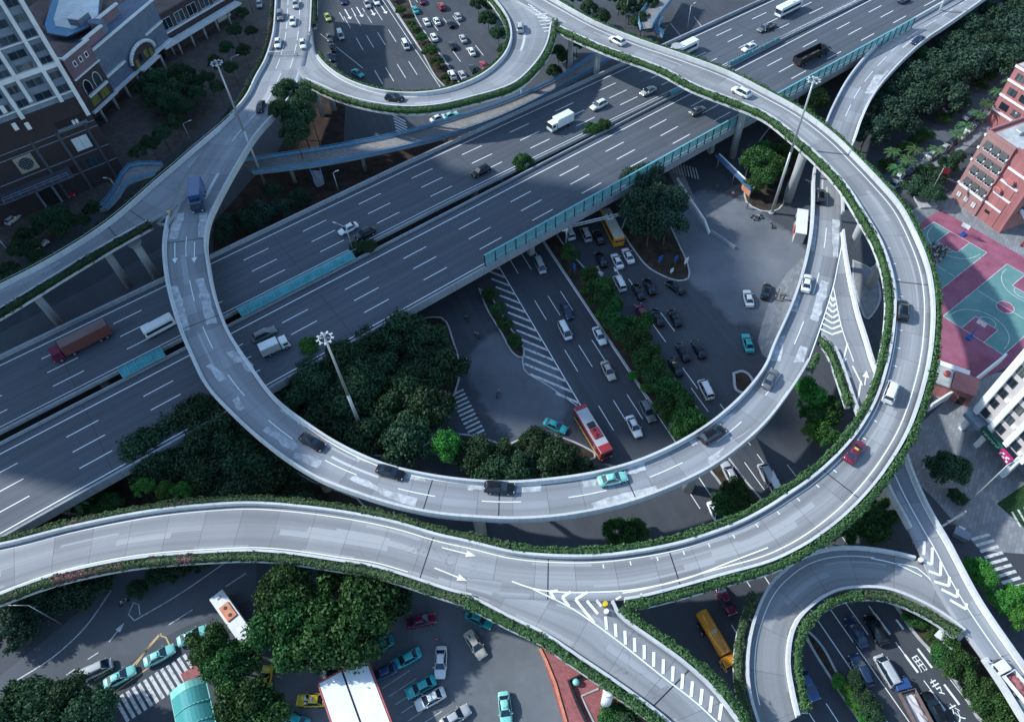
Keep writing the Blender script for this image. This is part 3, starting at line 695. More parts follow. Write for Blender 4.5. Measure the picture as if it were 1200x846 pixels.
def patch(name, px, mat, z=0.004):
    mb = MB(); mb.poly([at(q(*p) if isinstance(p[0], str) else p, z) for p in px])
    return tag(mb.build(name, M[mat]), kind='structure')
patch('forecourt', [(-60, 330), (0, 318), (60, 285), (125, 240), (200, 182), (268, 122), (308, 62), (330, -50), (80, -60), (-200, 100)], 'forecourt')
patch('verge', [(300, 222), (365, 108), (405, 120), (402, 182), (330, 205)], 'redsoil')
patch('verge', [(0, 390), (60, 360), (190, 290), (190, 325), (120, 390), (0, 440)], 'side_road', 0.008)
patch('verge', [(250, 262), (300, 205), (470, 175), (620, 130), (560, 170), (450, 215), (330, 270), (250, 300)], 'redsoil', 0.008)
patch('side_road', [(-60, 830), (0, 792), (110, 703), (150, 660), (300, 640), (300, 700), (215, 735), (185, 750), (130, 795), (60, 850), (-60, 920)], 'side_road')
patch('parking_lot', [(290, 900), (320, 790), (440, 690), (560, 680), (632, 752), (665, 860), (672, 900)], 'lot')
patch('red_pavement', [(632, 757), (642, 750), (760, 830), (790, 900), (672, 900), (664, 860)], 'redpave', 0.008)
patch('plaza', [(1050, 540), (1075, 500), (1110, 468), (1135, 440), (1330, 420), (1340, 720), (1215, 650), (1150, 645), (1122, 617), (1098, 588)], 'plaza')
patch('school_yard', [(1035, 262), (1120, 222), (1340, 330), (1400, 420), (1215, 405), (1135, 452), (1105, 472), (1060, 430)], 'plaza', 0.008)
patch('street', [(1030, 250), (1100, 196), (1200, 100), (1340, -20), (1330, -90), (1190, 40), (1060, 185), (1000, 235)], 'side_road', 0.008)
patch('pavement', [(888, 400), (893, 378), (903, 350), (922, 320), (945, 298), (945, 330), (925, 380), (905, 425), (893, 415)], 'plaza', 0.012)
patch('pavement', [(786, 186), (800, 200), (815, 236), (828, 262), (832, 275), (822, 262), (806, 240), (790, 215), (780, 195)], 'footway', 0.012)
patch('pavement', [(1066, 214), (1100, 186), (1150, 141), (1205, 86), (1214, 94), (1160, 150), (1108, 197), (1074, 224)], 'plaza', 0.016)
patch('grass_bed', [(1168, 590), (1240, 540), (1300, 600), (1225, 640)], 'lawn', 0.016)

# sports court: crimson surround, two green pitches with white lines
def court_axes():
    k = 589 / 160
    c = [at((1040 + x / k, 230 + y / k), 0) for x, y in ((240, 518), (515, 293), (484, 697))]
    return c
B0, A0, C0 = court_axes()
CU = (A0 - B0).normalized(); CV = Vector((CU.y, -CU.x, 0)); CL = (A0 - B0).length; CW = (C0 - B0).length
t = NT('court_crimson'); M['crimson'] = t.done(t.ramp(t.noise(t.coord('Object'), 0.3, 6, 0.6), [(0.3, (0.22, 0.065, 0.105)), (0.7, (0.34, 0.125, 0.19))]), 0.7, 0.3)
t = NT('court_green'); M['cgreen'] = t.done(t.ramp(t.noise(t.coord('Object'), 0.16, 7, 0.7), [(0.3, (0.085, 0.20, 0.20)), (0.7, (0.17, 0.31, 0.30))]), 0.7, 0.3)
def cp(o, a, b, z=0.02): return o + CU * a + CV * b + Vector((0, 0, z))
mb = MB()
mb.poly([at((1078, 262), .012), at((1102, 246), .012), at((1330, 375), .012), at((1200, 420), .012), at((1140, 450), .012), at((1098, 425), .012), at((1060, 380), .012)])
tag(mb.build('court_surround', M['crimson']), kind='structure')
gap = 4.6
lines = MB(); pitch = MB(); key = MB()
for k, o in enumerate((B0, B0 - CV * (CW + gap))):
    pitch.poly([cp(o, 0, 0), cp(o, CL, 0), cp(o, CL, CW), cp(o, 0, CW)])
    def ln(pts, w=0.14, o=o): line(lines, [cp(o, a, b, .012) for a, b in pts], w, 0.02, 0.6)
    ln([(0, 0), (CL, 0)]); ln([(0, CW), (CL, CW)]); ln([(0, 0), (0, CW)]); ln([(CL, 0), (CL, CW)]); ln([(CL / 2, 0), (CL / 2, CW)])
    for s, e in ((0, 1), (CL, -1)):
        kw = 2.4; kl = 5.0; m = CW / 2
        key.poly([cp(o, s, m - kw, .026), cp(o, s + e * kl, m - kw, .026), cp(o, s + e * kl, m + kw, .026), cp(o, s, m + kw, .026)])
        ln([(s, m - kw), (s + e * kl, m - kw)]); ln([(s, m + kw), (s + e * kl, m + kw)]); ln([(s + e * kl, m - kw), (s + e * kl, m + kw)])
        ln([(s + e * (kl + 1.7 * math.cos(a)), m + 1.7 * math.sin(a)) for a in [R(-90 + 15 * i) for i in range(13)]])
        ln([(s + e * (1.4 + (CW / 2 - .6) * max(0, math.cos(a)) ** .9 * 1.02), m + (CW / 2 - .7) * math.sin(a)) for a in [R(-90 + 9 * i) for i in range(21)]])
    key.poly([cp(o, CL / 2 + 1.7 * math.cos(R(a)), CW / 2 + 1.7 * math.sin(R(a)), .026) for a in range(0, 360, 15)])
    ln([(CL / 2 + 1.7 * math.cos(R(a)), CW / 2 + 1.7 * math.sin(R(a))) for a in range(0, 361, 15)])
tag(pitch.build('court_pitches', M['cgreen']), kind='structure'); tag(key.build('court_keys', M['crimson']), kind='structure'); tag(lines.build('court_lines', M['faded']), kind='structure')

# planted islands: kerbed beds
def island(px, h=0.15, mat='soil', kw=0.35, nm='planted_island'):
    P = [at(q(*p) if isinstance(p[0], str) else p, 0) for p in px]
    C = catmull([*P, P[0]], max(24, len(P) * 5))[:-1]
    C = [Vector(c) for c in C]; n = len(C)
    cen = sum(C, Vector()) / n
    area = sum(C[i].x * C[(i + 1) % n].y - C[(i + 1) % n].x * C[i].y for i in range(n)); sg = 1 if area > 0 else -1
    inn = []
    for i in range(n):
        d = (C[(i + 1) % n] - C[i - 1]).normalized(); inn.append(C[i] + Vector((-d.y, d.x, 0)) * kw * sg)
    mb = MB()
    lo = [mb.bm.verts.new((c.x, c.y, 0)) for c in C]; hi = [mb.bm.verts.new((c.x, c.y, h)) for c in C]; ih = [mb.bm.verts.new((c.x, c.y, h)) for c in inn]; il = [mb.bm.verts.new((c.x, c.y, h - .05)) for c in inn]
    for i in range(n):
        j = (i + 1) % n
        for a, b in ((lo, hi), (hi, ih), (ih, il)): mb.bm.faces.new([a[i], a[j], b[j], b[i]])
    me = mb.mesh(nm + '_kerb', M['kerb']); tag(obj('kerb', me), kind='structure')
    mb = MB(); mb.poly([(c.x, c.y, h - .045) for c in inn]); tag(mb.build(nm, M[mat]), kind='structure')
    return inn
ISL = {}
ISL['centre'] = island([(318, 470), (352, 428), (410, 400), (470, 380), (518, 372), (532, 400), (540, 435), (528, 475), (500, 522), (445, 535), (380, 515)])
ISL['southwest'] = island([(60, 600), (150, 552), (240, 465), (300, 520), (360, 560), (430, 592), (420, 610), (250, 590), (120, 605)])
ISL['signs'] = island([(727, 270), (741, 292), (757, 312), (772, 322), (795, 330), (807, 327), (808, 315), (797, 288), (778, 255), (745, 235)])
ISL['median'] = island([(622, 262), (642, 262), (662, 288), (692, 322), (722, 365), (757, 405), (790, 442), (826, 490), (850, 530), (872, 560), (905, 605), (880, 610), (838, 560), (806, 520), (770, 482), (728, 421), (682, 352), (645, 296)], mat='soil')
ISL['hatch'] = island([('21', -160, 500), ('21', -105, 530), ('21', -60, 600), ('21', -10, 680), ('21', 60, 790), ('21', 50, 830), ('21', 10, 815), ('21', -60, 700), ('21', -120, 600)])
ISL['south'] = island([('12', 820, 330), ('12', 1000, 340), ('12', 1180, 380), ('22', 100, 330), ('22', 260, 360), ('22', 400, 440), ('22', 330, 470), ('22', 0, 520), ('12', 1000, 500), ('12', 840, 430)])
ISL['round'] = island([(858, 437), (870, 434), (880, 440), (884, 455), (875, 462), (862, 458)], kw=0.5)
ISL['east_round'] = island([('31', 395, 370), ('31', 480, 410), ('31', 525, 500), ('31', 520, 580), ('31', 460, 650), ('31', 420, 560), ('31', 395, 460)], mat='plaza')
ISL['north_median'] = island([(435, -30), (462, -30), (490, 25), (520, 70), (545, 112), (518, 100), (490, 55)])
ISL['se_median'] = island([('33', 150, 380), ('33', 250, 480), ('33', 345, 650), ('33', 440, 800), ('33', 560, 1000), ('33', 520, 1000), ('33', 425, 846), ('33', 300, 660), ('33', 190, 480)])
ISL['east_bank'] = island([('33', 560, 230), ('33', 640, 380), ('33', 720, 480), ('33', 800, 560), ('33', 900, 700), ('33', 1010, 860), ('33', 1250, 860), ('33', 1010, 520), ('33', 800, 320)], h=0.3)
ISL['northeast'] = island([('21', 1080, 10), ('21', 1100, 110), ('21', 1197, 150), ('31', 60, 130), ('31', 90, 40), ('30', 180, 560), ('30', 60, 560), ('20', 1120, 720)])

# ---------------------------------------------------------------- painted markings

def hline(mb, n, u0, u1, w, bf=flat, dash=None):
    us = [u0 + 10 * i for i in range(int((u1 - u0) / 10) + 1)]
    if dash is None:
        for a, b in zip(us[:-1], us[1:]): line(mb, [hp(a, n + bf(a)), hp(b, n + bf(b))], w, 0.012, 40)
    else:
        u = u0
        while u < u1: line(mb, [hp(u, n + bf(u)), hp(u + dash[0], n + bf(u + dash[0]))], w, 0.012, 40); u += dash[1]
hm = MB()
hline(hm, 129.9, -140, 380, .2, bend); hline(hm, 114.6, -140, 380, .16, bend); hline(hm, 108.5, -140, 380, .22); hline(hm, 92.3, -140, 380, .22)
for n in (126.35, 122.05, 117.95): hline(hm, n, -28.5 - 14.32 * 7 + 1.2, 380, .2, bend, (5.9, 14.32))
for n in (104.55, 100.6, 96.45): hline(hm, n, -28.5 - 14.32 * 7, 380, .2, flat, (5.8, 14.32))
tag(hm.build('expressway_markings', M['white']), kind='structure')

# avenue below: its own straight frame
AA = R(-70.3); AU = Vector((math.cos(AA), math.sin(AA), 0)); AN = Vector((-math.sin(AA), math.cos(AA), 0))
def ap(u, n, z=0.0): return AU * u + AN * n + Vector((0, 0, z))
def aline(mb, n, u0, u1, w=.14, dash=None, z=.024):
    if dash is None: line(mb, [ap(u0, n), ap(u1, n)], w, z, 40); return
    u = u0
    while u < u1: line(mb, [ap(u, n), ap(u + dash[0], n)], w, z, 40); u += dash[1]
am = MB()
aline(am, 49.55, -400, 60, .16); aline(am, 37.3, -118, -58, .2)
for n, u0 in ((46.6, -95.4), (43.55, -95.3), (40.4, -95.4)): aline(am, n, u0 - 15.1 * 1, -2, .14, (6.1, 15.05))
for n in (52.95,): aline(am, n, -62, 60, .16)
aline(am, 55.8, -14.6 - 30, 40); aline(am, 46.5, -45, 40, .14, (6, 15))
for n, u0 in ((58.6, -61.5), (61.6, -56)): aline(am, n, u0, 40, .14, (6, 9) if n == 58.6 else (4, 6))
aline(am, 65.2, -40, 40, .12)
for n, a, b in ((61.62, -12.6, -9.2), (61.6, -6.0, -3.2), (64.0, -10.6, -9.0), (63.95, -5.9, -2.9), (63.9, -.4, 2.6), (61.5, -.6, 2.4)): aline(am, n, a, b, .34, None, .032)
for n, u0 in ((60.0, -79.1), (63.1, -80.9), (59.65, -66.4), (61.7, -92.3)): aline(am, n, u0, u0 + 5.6, .16)
for n in (34.9, 38.3, 42.0, 45.6):
    for u0 in (-221.0, -200.1, -236): aline(am, n, u0, u0 + 8.3, .16)
for n in (55.7, 59.6, 63.75, 67): 
    for u0 in (-240, -219.5, -199.2): aline(am, n, u0, u0 + 6.6, .16)
line(am, [ap(-228.9, 25.2), ap(-202.9, 32.0)], .16, .024); aline(am, 50.9, -330, -184, .18)
# stop-line arrows far up the avenue
def arrow(mb, p, d, L=5.5, w=.22, head=.62, z=.026, bent=0):
    d = d.normalized(); s = Vector((-d.y, d.x, 0)); P = p + Vector((0, 0, z))
    t = P + d * (L - 1.5)
    for pts in ([P - s * w / 2, t - s * w / 2, t + s * w / 2, P + s * w / 2], [t - s * head, t + d * 1.5, t + s * head]):
        mb.bm.faces.new([mb.bm.verts.new(v) for v in pts])
    if bent:
        m = P + d * (L * .45); e = m + (d + s * bent).normalized() * 2.2
        mb.bm.faces.new([mb.bm.verts.new(v) for v in (m - d * .2, e - d * .2, e + d * .2, m + d * .2)])
for (x, y) in ((415, 45), (470, 35), (525, 28), (580, 20)):
    P, _ = hit(q('10', x, y), 'g'); arrow(am, P, AU, 7.5, .35, .8)
for (x, y) in ((390, 60), (445, 40), (498, 40), (548, 30)):
    P, _ = hit(q('10', x, y), 'g'); line(am, [P, P + AU * 6], .2, .024)
for (x, y) in ((525, 410), (455, 425), (395, 440)):
    P, _ = hit(q('21', x, y + 60), 'g'); arrow(am, P, -AU, 5.0, .2, .5)
tag(am.build('avenue_markings', M['white']), kind='structure')
# hatched gore beside the avenue
hm2 = MB()
for i in range(18):
    ue = -116 + i * 2.85; wd = 2.9 + max(0, ue + 100) * .05 if ue < -80 else (5.7 if ue < -69.5 else 3.0)
    line(hm2, [ap(ue - 1.3 * wd, 37.2 - wd), ap(ue, 37.2)], .5, .024)
mark(hm2, [('21', 50, 800), ('22', 60, 40), ('22', 160, 105), ('22', 335, 228)], .18, 'g', .024)
# zebra crossings
def zebra(mb, a, b, depth, n, w=.5, surf='g'):
    A, B = hit(a, surf)[0], hit(b, surf)[0]; dv = hit(depth, surf)[0] - A
    for i in range(n):
        p = A.lerp(B, i / (n - 1)); line(mb, [p, p + dv], w * .9, .026, 40)
zebra(hm2, q('03', 540, 735), q('03', 860, 530), q('03', 600, 842), 13, .55)
zebra(hm2, (1139, 632), (1190, 706), (1160, 626), 11, .55)
zebra(hm2, q('32', 1140, 700), q('32', 1197, 680), q('32', 1180, 770), 3, .4)
zebra(hm2, q('12', 905, 160), q('12', 1000, 350), q('12', 970, 130), 11, .5)
zebra(hm2, (787, 190), (815, 197), (790, 203), 9, .3)
zebra(hm2, q('10', 640, 540), q('10', 655, 610), q('10', 700, 570), 6, .5)
mark(hm2, [('03', 70, 655), ('03', 250, 540), ('03', 400, 400), ('03', 520, 230)], .2, 'g', .024)
mark(hm2, [('03', 630, 370), ('03', 850, 240), ('03', 1150, 30)], .18, 'g', .024)
for a, b in (((790, 390), (900, 320)), ((1055, 212), (1150, 150)), ((410, 552), (460, 520)), ((310, 625), (350, 598))): mark(hm2, [('03', *a), ('03', *b)], .16, 'g', .024)
mark(hm2, [('03', 630, 372), ('03', 600, 345), ('03', 640, 270), ('03', 655, 345)], .16, 'g', .024)
P, _ = hit(q('03', 510, 470), 'g'); arrow(hm2, P, vec(q('03', 510, 470), q('03', 550, 420)), 3.4, .2, .5)
P, _ = hit(q('12', 800, 365), 'g'); arrow(hm2, P, vec(q('12', 800, 365), q('12', 710, 425)), 6, .35, .9)
mark(hm2, [('12', 930, 5), ('12', 992, 55), ('12', 985, -20)], .14, 'g', .024)
mark(hm2, [('20', 740, 110), ('20', 790, 170)], .2, 'g', .024); mark(hm2, [('20', 850, 80), ('20', 890, 130)], .2, 'g', .024)
for i in range(5): mark(hm2, [('33', 930 + 38 * i, -28 - 6 * i), ('33', 1010 + 38 * i, -52 - 6 * i)], .3, 'g', .024) if i < 0 else None
# parking bays beside the canopy
for i in range(8):
    mark(hm2, [('13', 560 + 30 * i, 650 + 38 * i), ('13', 690 + 30 * i, 565 + 38 * i)], .1, 'g', .024)
tag(hm2.build('street_markings', M['faded']), kind='structure')
ym = MB()
for pts in ([(515, 690), (640, 560), (755, 430)], [(635, 578), (755, 430), (795, 490)], [(515, 720), (640, 630), (760, 545)], [(440, 650), (530, 600)], [(530, 712), (510, 730)]):
    mark(ym, [('03', *p) for p in pts], .22, 'g', .03)
tag(ym.build('yellow_box_markings', M['yellow']), kind='structure')

# bus-lane characters, read in the direction of travel
def glyphs(chars, spots, surf='g', size=2.6, stretch=1.7, up=None):
    for ch, p in zip(chars, spots):
        cu = bpy.data.curves.new('lane_text', 'FONT'); cu.body = ch; cu.align_x = 'CENTER'; cu.align_y = 'CENTER'; cu.size = size
        o = bpy.data.objects.new('lane_text', cu); COL.objects.link(o)
        dg = bpy.context.evaluated_depsgraph_get(); dg.update()
        me = bpy.data.meshes.new_from_object(o.evaluated_get(dg)); COL.objects.unlink(o); bpy.data.objects.remove(o)
        P, _ = hit(p, surf); x = Vector((up.y, -up.x, 0)).normalized(); y = up.normalized()
        me.transform(Matrix(((x.x, y.x * stretch, 0, P.x), (x.y, y.y * stretch, 0, P.y), (0, 0, 1, P.z + .028), (0, 0, 0, 1))))
        me.materials.clear(); me.materials.append(M['white'])
        tag(obj('lane_lettering', me), kind='structure')
k8 = 798 / 100
glyphs('\u7528\u4e13\u4ea4', [(1050 + x / k8, 740 + y / k8) for x, y in ((225, 305), (395, 530), (575, 765))], up=-AU, size=1.35, stretch=2.0)

# markings on the elevated roads
rm = MB()
def along(rib, v, d0, d1, w=.16, dash=None, dz=.02):
    d = d0
    if dash is None:
        line(rm, [rib.pt(x, v) for x in np.linspace(d0, d1, max(2, int((d1 - d0) / 2)))], w, dz, 1.5); return
    while d < d1: line(rm, [rib.pt(x, v) for x in np.linspace(d, d + dash[0], 4)], w, dz, 1.5); d += dash[1]
def edge_line(rib, side, off, d0, d1, w=.14, dz=.02): line(rm, rib.edge(side, d0, d1, -off, 2.0), w, dz, 1.5)
W = lambda r, *p: r.where(p if not isinstance(p[0], tuple) else p[0])
# ring: centre dashes, edge lines, arrows
d0, d1 = ring.where((198, 258)), ring.where(('31', 150, 430))
along(ring, .5, d0 + 6, d1 + 25, .17, (6.2, 13.6))
edge_line(ring, 0, .45, d0 + 3, ring.where(('32', 78, 150)), .16); edge_line(ring, 1, .45, ring.where((335, 125)), ring.len, .16)
edge_line(ring, 0, .45, ring.where(('30', 405, 660)), ring.len, .16); along(ring, .5, ring.where(('30', 300, 520)), ring.len, .15, (6, 9))
edge_line(ring, 0, .5, 0, ring.where((290, 115)), .16); edge_line(ring, 1, .5, 0, ring.where((366, 40)), .16)
along(ring, .33, 0, ring.where((318, 80)), .16, (5, 7)); along(ring, .66, 0, ring.where((318, 80)), .16, (5, 7))
along(ring, .5, ring.where((318, 84)), ring.where((262, 160)), .16, (6, 8))
for a, b in (((818, 290), (818, 392)), ((910, 285), (908, 388))):
    P, _ = hit(q('01', *a), 'ring'); arrow(rm, P, hit(q('01', *b), 'ring')[0] - P, 6.4, .2, .6, .03)
edge_line(west, 0, .5, west.where((258, 152)), west.len); edge_line(west, 1, .5, west.where(('01', 660, 190)), west.len)
edge_line(top_loop, 0, .45, top_loop.where((358, 97)), top_loop.where(('20', 180, 130))); edge_line(top_loop, 1, .45, top_loop.where(('10', 285, 258)), top_loop.len - 5)
# outer loop
edge_line(loop, 0, .55, 0, loop.where(('20', 215, 133)), .15); edge_line(loop, 1, .55, 0, loop.where(('13', 700, 155)), .15)
e0 = loop.where(('23', 545, 272)); edge_line(loop, 1, 1.0, e0, loop.len, .18)
d = loop.where(('23', 400, 82))
while d < loop.where(('31', 522, 290)):
    a, b = loop.pt(d, 0), loop.pt(d, 1); wv = (b - a).normalized(); line(rm, [a + wv * .9, a + wv * 1.5], .18, .02); d += 4.1
for p, e in (((870, 30), (1030, 70)), ((835, 125), (985, 185))):
    P, _ = hit(q('13', *p), 'loop'); arrow(rm, P, hit(q('13', *e), 'loop')[0] - P, 5.4, .17, .5, .05)
LP = 'loop'
for pts in ([(0, 188), (100, 222), (230, 238), (400, 238), (560, 228), (760, 190), (830, 170), (1000, 105), (1197, 30)], [(100, 225), (270, 308), (385, 385), (500, 470), (700, 630), (850, 745), (960, 846)]):
    mark(rm, [('23', *p) for p in pts], .2, LP, .05)
for pts in ([(215, 232), (178, 236), (200, 272)], [(275, 236), (235, 262), (268, 306)], [(352, 238), (297, 272), (385, 382)], [(350, 278), (402, 340)], [(395, 275), (418, 305)]):
    for a, b in zip(pts[:-1], pts[1:]): mark(rm, [('23', *a), ('23', *b)], .42, LP, .05)
for i in range(13):
    x, y = 437 + 45.2 * i, 352 + 33.2 * i + max(0, i - 7) * 1.8
    mark(rm, [('23', x, y), ('23', x + 6 - i * 1.4, y + 62 + i * 1.2)], .42, LP, .05)
for pts in ([(485, 272), (510, 258)], [(600, 252), (608, 246)], [(705, 236), (715, 230)]): mark(rm, [('23', *p) for p in pts], .3, LP, .05)
# gore of ring and east ramp
RG = 'ring'
for pts in ([(345, 300), (325, 400), (305, 495), (235, 715), (190, 840)], [(305, 495), (345, 690), (400, 846)]): mark(rm, [('31', *p) for p in pts], .2, RG, .06)
for k in range(7):
    y = 545 + 26 * k; m = 303 - k * .6; l = 303 - (y - 495) * .30; r = 303 + (y - 495) * .225
    mark(rm, [('31', l + 3, y - 8), ('31', m, y + 18)], .42, RG, .06); mark(rm, [('31', m, y + 18), ('31', r - 3, y + 2)], .42, RG, .06)
mark(rm, [('31', 350, 690), ('31', 320, 846)], .3, 'east', .06); mark(rm, [('31', 372, 760), ('31', 350, 846)], .3, 'east', .06)
for pts in ([(355, 0), (340, 55)], [(400, 0), (375, 155)], [(435, 90), (415, 205)], [(395, 20), (440, 110)]): mark(rm, [('32', *p) for p in pts], .3, 'east', .06)
for p, e in (((378, 110), (372, 30)), ((452, 110), (462, 30))):
    P, _ = hit(q('32', *p), 'east'); arrow(rm, P, hit(q('32', *e), 'east')[0] - P, 3.2, .22, .6, .06)
# east ramp below the outer loop
mark(rm, [('32', 585, 510), ('32', 630, 610), ('32', 735, 800), ('33', 770, 20), ('33', 850, 175), ('33', 930, 310), ('33', 1010, 430), ('33', 1110, 570), ('33', 1250, 760)], .2, 'east', .06)
for a, b in (((587, 515), (583, 665)), ((633, 615), (630, 755)), ((680, 705), (678, 846))): mark(rm, [('32', *a), ('32', *b)], .45, 'east', .06)
for pts in ([(730, 0), (728, 65)], [(768, 30), (765, 110), (725, 92)], [(808, 95), (806, 160), (750, 140)], [(848, 165), (845, 210), (775, 188)], [(886, 225), (884, 262), (810, 225)], [(928, 290), (925, 318), (850, 275)]):
    for a, b in zip(pts[:-1], pts[1:]): mark(rm, [('33', *a), ('33', *b)], .42, 'east', .07)
mark(rm, [('33', 590, 105), ('33', 690, 122), ('33', 760, 180), ('33', 850, 275), ('33', 935, 318)], .2, 'se', .08)
mark(rm, [('33', 480, 80), ('33', 600, 107), ('33', 720, 165)], .2, 'se', .08)
edge_line(east, 1, .45, 0, east.len, .15)
edge_line(se_loop, 0, 1.3, se_loop.where(('33', 480, 50)), se_loop.len - 3); edge_line(se_loop, 1, .45, se_loop.where(('33', 925, 440)), se_loop.len)
# merge of top loop and outer loop
for k in range(9): mark(rm, [('20', 75 + 13 * k, 22 + 11 * k), ('20', 95 + 12 * k, 32 + 9 * k)], .3, 'top', .07)
for k in range(6): mark(rm, [('20', 110 + 8 * k, 70 + 16 * k), ('20', 165 + 3 * k, 66 + 16 * k)], .3, 'top', .07)
mark(rm, [('20', 20, 10), ('20', 100, 45), ('20', 185, 92)], .16, 'top', .07)
tag(rm.build('elevated_road_markings', M['white']), kind='structure')

# concrete repair patches on the ring road slabs
PA = [('01', (822, 150), (865, 150), (830, 270), (785, 275)), ('01', (935, 150), (970, 150), (962, 265), (925, 265)), ('01', (790, 490), (835, 490), (890, 695), (848, 705)), ('01', (915, 460), (955, 455), (1015, 665), (965, 670)), ('01', (1055, 800), (1090, 795), (1140, 846), (1095, 850)),
 ('02', (965, 20), (990, 5), (1060, 80), (1025, 92)), ('02', (1085, 180), (1118, 162), (1150, 220), (1112, 230)), ('02', (1110, -40), (1160, -50), (1197, 60), (1150, 40)),
 ('12', (110, 225), (145, 215), (250, 285), (230, 310)), ('12', (25, 320), (60, 300), (200, 390), (172, 418)), ('12', (185, 418), (310, 462), (290, 500), (170, 450)), ('12', (430, 545), (465, 530), (600, 590), (590, 618)), ('12', (592, 592), (760, 640), (742, 676), (582, 624)), ('12', (480, 430), (530, 440), (520, 470), (470, 455)),
 ('12', (680, 515), (805, 525), (790, 558), (690, 542)), ('12', (990, 562), (1100, 562), (1090, 600), (990, 598)), ('22', (25, 575), (135, 570), (135, 608), (20, 605)), ('22', (328, 545), (400, 545), (395, 580), (335, 588)), ('22', (540, 490), (620, 472), (630, 505), (550, 525)), ('22', (370, 658), (670, 575), (690, 612), (385, 696)),
 ('22', (910, 450), (1110, 325), (1138, 352), (930, 482)), ('22', (830, 370), (860, 355), (870, 385), (845, 395)), ('22', (955, 285), (1040, 220), (1056, 238), (970, 302)), ('31', (205, 160), (235, 165), (217, 330), (187, 325)), ('31', (300, 180), (335, 185), (330, 355), (303, 355)), ('31', (135, 500), (165, 505), (135, 615), (107, 608)),
 ('31', (247, 465), (288, 475), (235, 660), (197, 645)), ('31', (40, 740), (80, 722), (60, 840), (10, 840)), ('31', (150, 772), (185, 782), (172, 846), (122, 846)), ('30', (245, 705), (278, 700), (262, 800), (238, 800)), ('30', (500, 350), (545, 352), (490, 440), (452, 438))]
pm_ = MB()
for t_, *c4 in PA:
    a, b, c, d_ = [hit(q(t_, *p), 'ring_road')[0] for p in c4]; nx = max(3, int((a - d_).length / 1.2), int((a - b).length / 1.2)); g = []
    for i in range(nx + 1):
        row = []
        for j in range(nx + 1):
            u_, v_ = i / nx, j / nx; p = (a.lerp(b, v_)).lerp(d_.lerp(c, v_), u_)
            if i in (0, nx) or j in (0, nx): p = p + Vector((rnd.uniform(-.16, .16), rnd.uniform(-.16, .16), 0))
            r_ = BVH['ring_road'].ray_cast(p + Vector((0, 0, 2)), Vector((0, 0, -1)), 5); row.append(pm_.bm.verts.new((r_[0] if r_[0] is not None else p) + Vector((0, 0, .010))))
        g.append(row)
    for i in range(nx):
        for j in range(nx): pm_.bm.faces.new([g[i][j], g[i + 1][j], g[i + 1][j + 1], g[i][j + 1]])
o_ = pm_.build('repair_patches', M['patch']); tag(o_, kind='structure')

# expansion joints: narrow dark seals across the decks
jm = MB()
for rib, ps in ((ring, [('01', 870, 285), ('01', 900, 690), ('12', 800, 620), ('12', 1160, 640), ('22', 560, 560)]), (loop, [('13', 770, 70), ('23', 150, 250), ('23', 760, 100), ('32', 350, 560), ('31', 680, 500)]), (south, [('23', 720, 730)]), (west, [('01', 540, 240), ('01', 680, 195)])):
    for p in ps:
        dd = rib.where(p); line(jm, [rib.pt(dd, .01), rib.pt(dd, .5), rib.pt(dd, .99)], .16, .018, 1.0)
tag(jm.build('expansion_joints', M['dark']), kind='structure')

# ---------------------------------------------------------------- parapets and hedges
n1 = W(ring, ('31', 190, 846)); n2 = W(ring, ('30', 405, 660))
parapet(ring, 0, 0, W(ring, (273, 136)), 'pale parapet on the outer side of the road coming down from the top')
parapet(ring, 0, W(ring, (198, 257)), n1, 'white parapet along the outer edge of the inner ring road', rail=False, h=1.0)
parapet(ring, 0, W(ring, ('31', 347, 160)), n2 - .5, 'short parapet on the right of the ring road where it runs under the great loop', h=1.0)
parapet(ring, 0, n2, ring.len, 'pale kerbed parapet between the northeast ramp and the wooded bank', h=.8)
parapet(ring, 1, 0, W(ring, (365, 42)), 'short parapet beside the dark hedge above the loop turn-off')
parapet(ring, 1, W(ring, (350, 98)), ring.len, 'white parapet along the inner edge of the ring road round the junction', h=1.0)
parapet(west, 0, W(west, (271, 140)), west.len, 'grey parapet with rail on the city side of the west ramp', rail=True)
parapet(west, 1, W(west, ('01', 690, 203)), west.len, 'low parapet of the west ramp facing the expressway', h=.7)
parapet(top_loop, 0, W(top_loop, (358, 98)), W(top_loop, ('20', 184, 120)), 'outer parapet of the small loop at the top, behind its hedge')
parapet(top_loop, 1, W(top_loop, ('10', 300, 275)), top_loop.len, 'inner parapet of the small loop at the top', h=1.0)
parapet(loop, 0, 0, W(loop, ('20', 215, 133)), 'inner parapet of the great outer loop, under the green hedge')
parapet(loop, 1, 0, W(loop, ('13', 975, 244)), 'near parapet of the outer loop above the parking lot', h=.8)
parapet(loop, 1, W(loop, ('23', 500, 282)), loop.len, 'bright white parapet on the outer side of the great loop', h=1.1)
parapet(south, 1, W(south, ('13', 945, 238)), south.len, 'parapet of the south ramp above the red pavement', h=.8)
parapet(south, 0, W(south, ('23', 470, 322)), south.len, 'white kerb parapet beside the hatched strip of the south ramp', h=.8)
parapet(east, 1, W(east, ('31', 347, 165)), east.len, 'broad white parapet of the east ramp facing the plaza', h=1.0)
parapet(east, 0, W(east, ('31', 312, 790)), W(east, ('32', 660, 790)), 'parapet of the east ramp facing the ring road', h=.8)
parapet(east, 0, W(east, ('33', 1015, 565)), east.len, 'low parapet of the east ramp above the green bank', h=.7)
parapet(se_loop, 0, W(se_loop, ('33', 690, 82)), se_loop.len, 'outer parapet of the southeast loop', h=.9)
parapet(se_loop, 1, W(se_loop, ('33', 1010, 545)), se_loop.len, 'inner parapet of the southeast loop around the bus lane', h=.8)

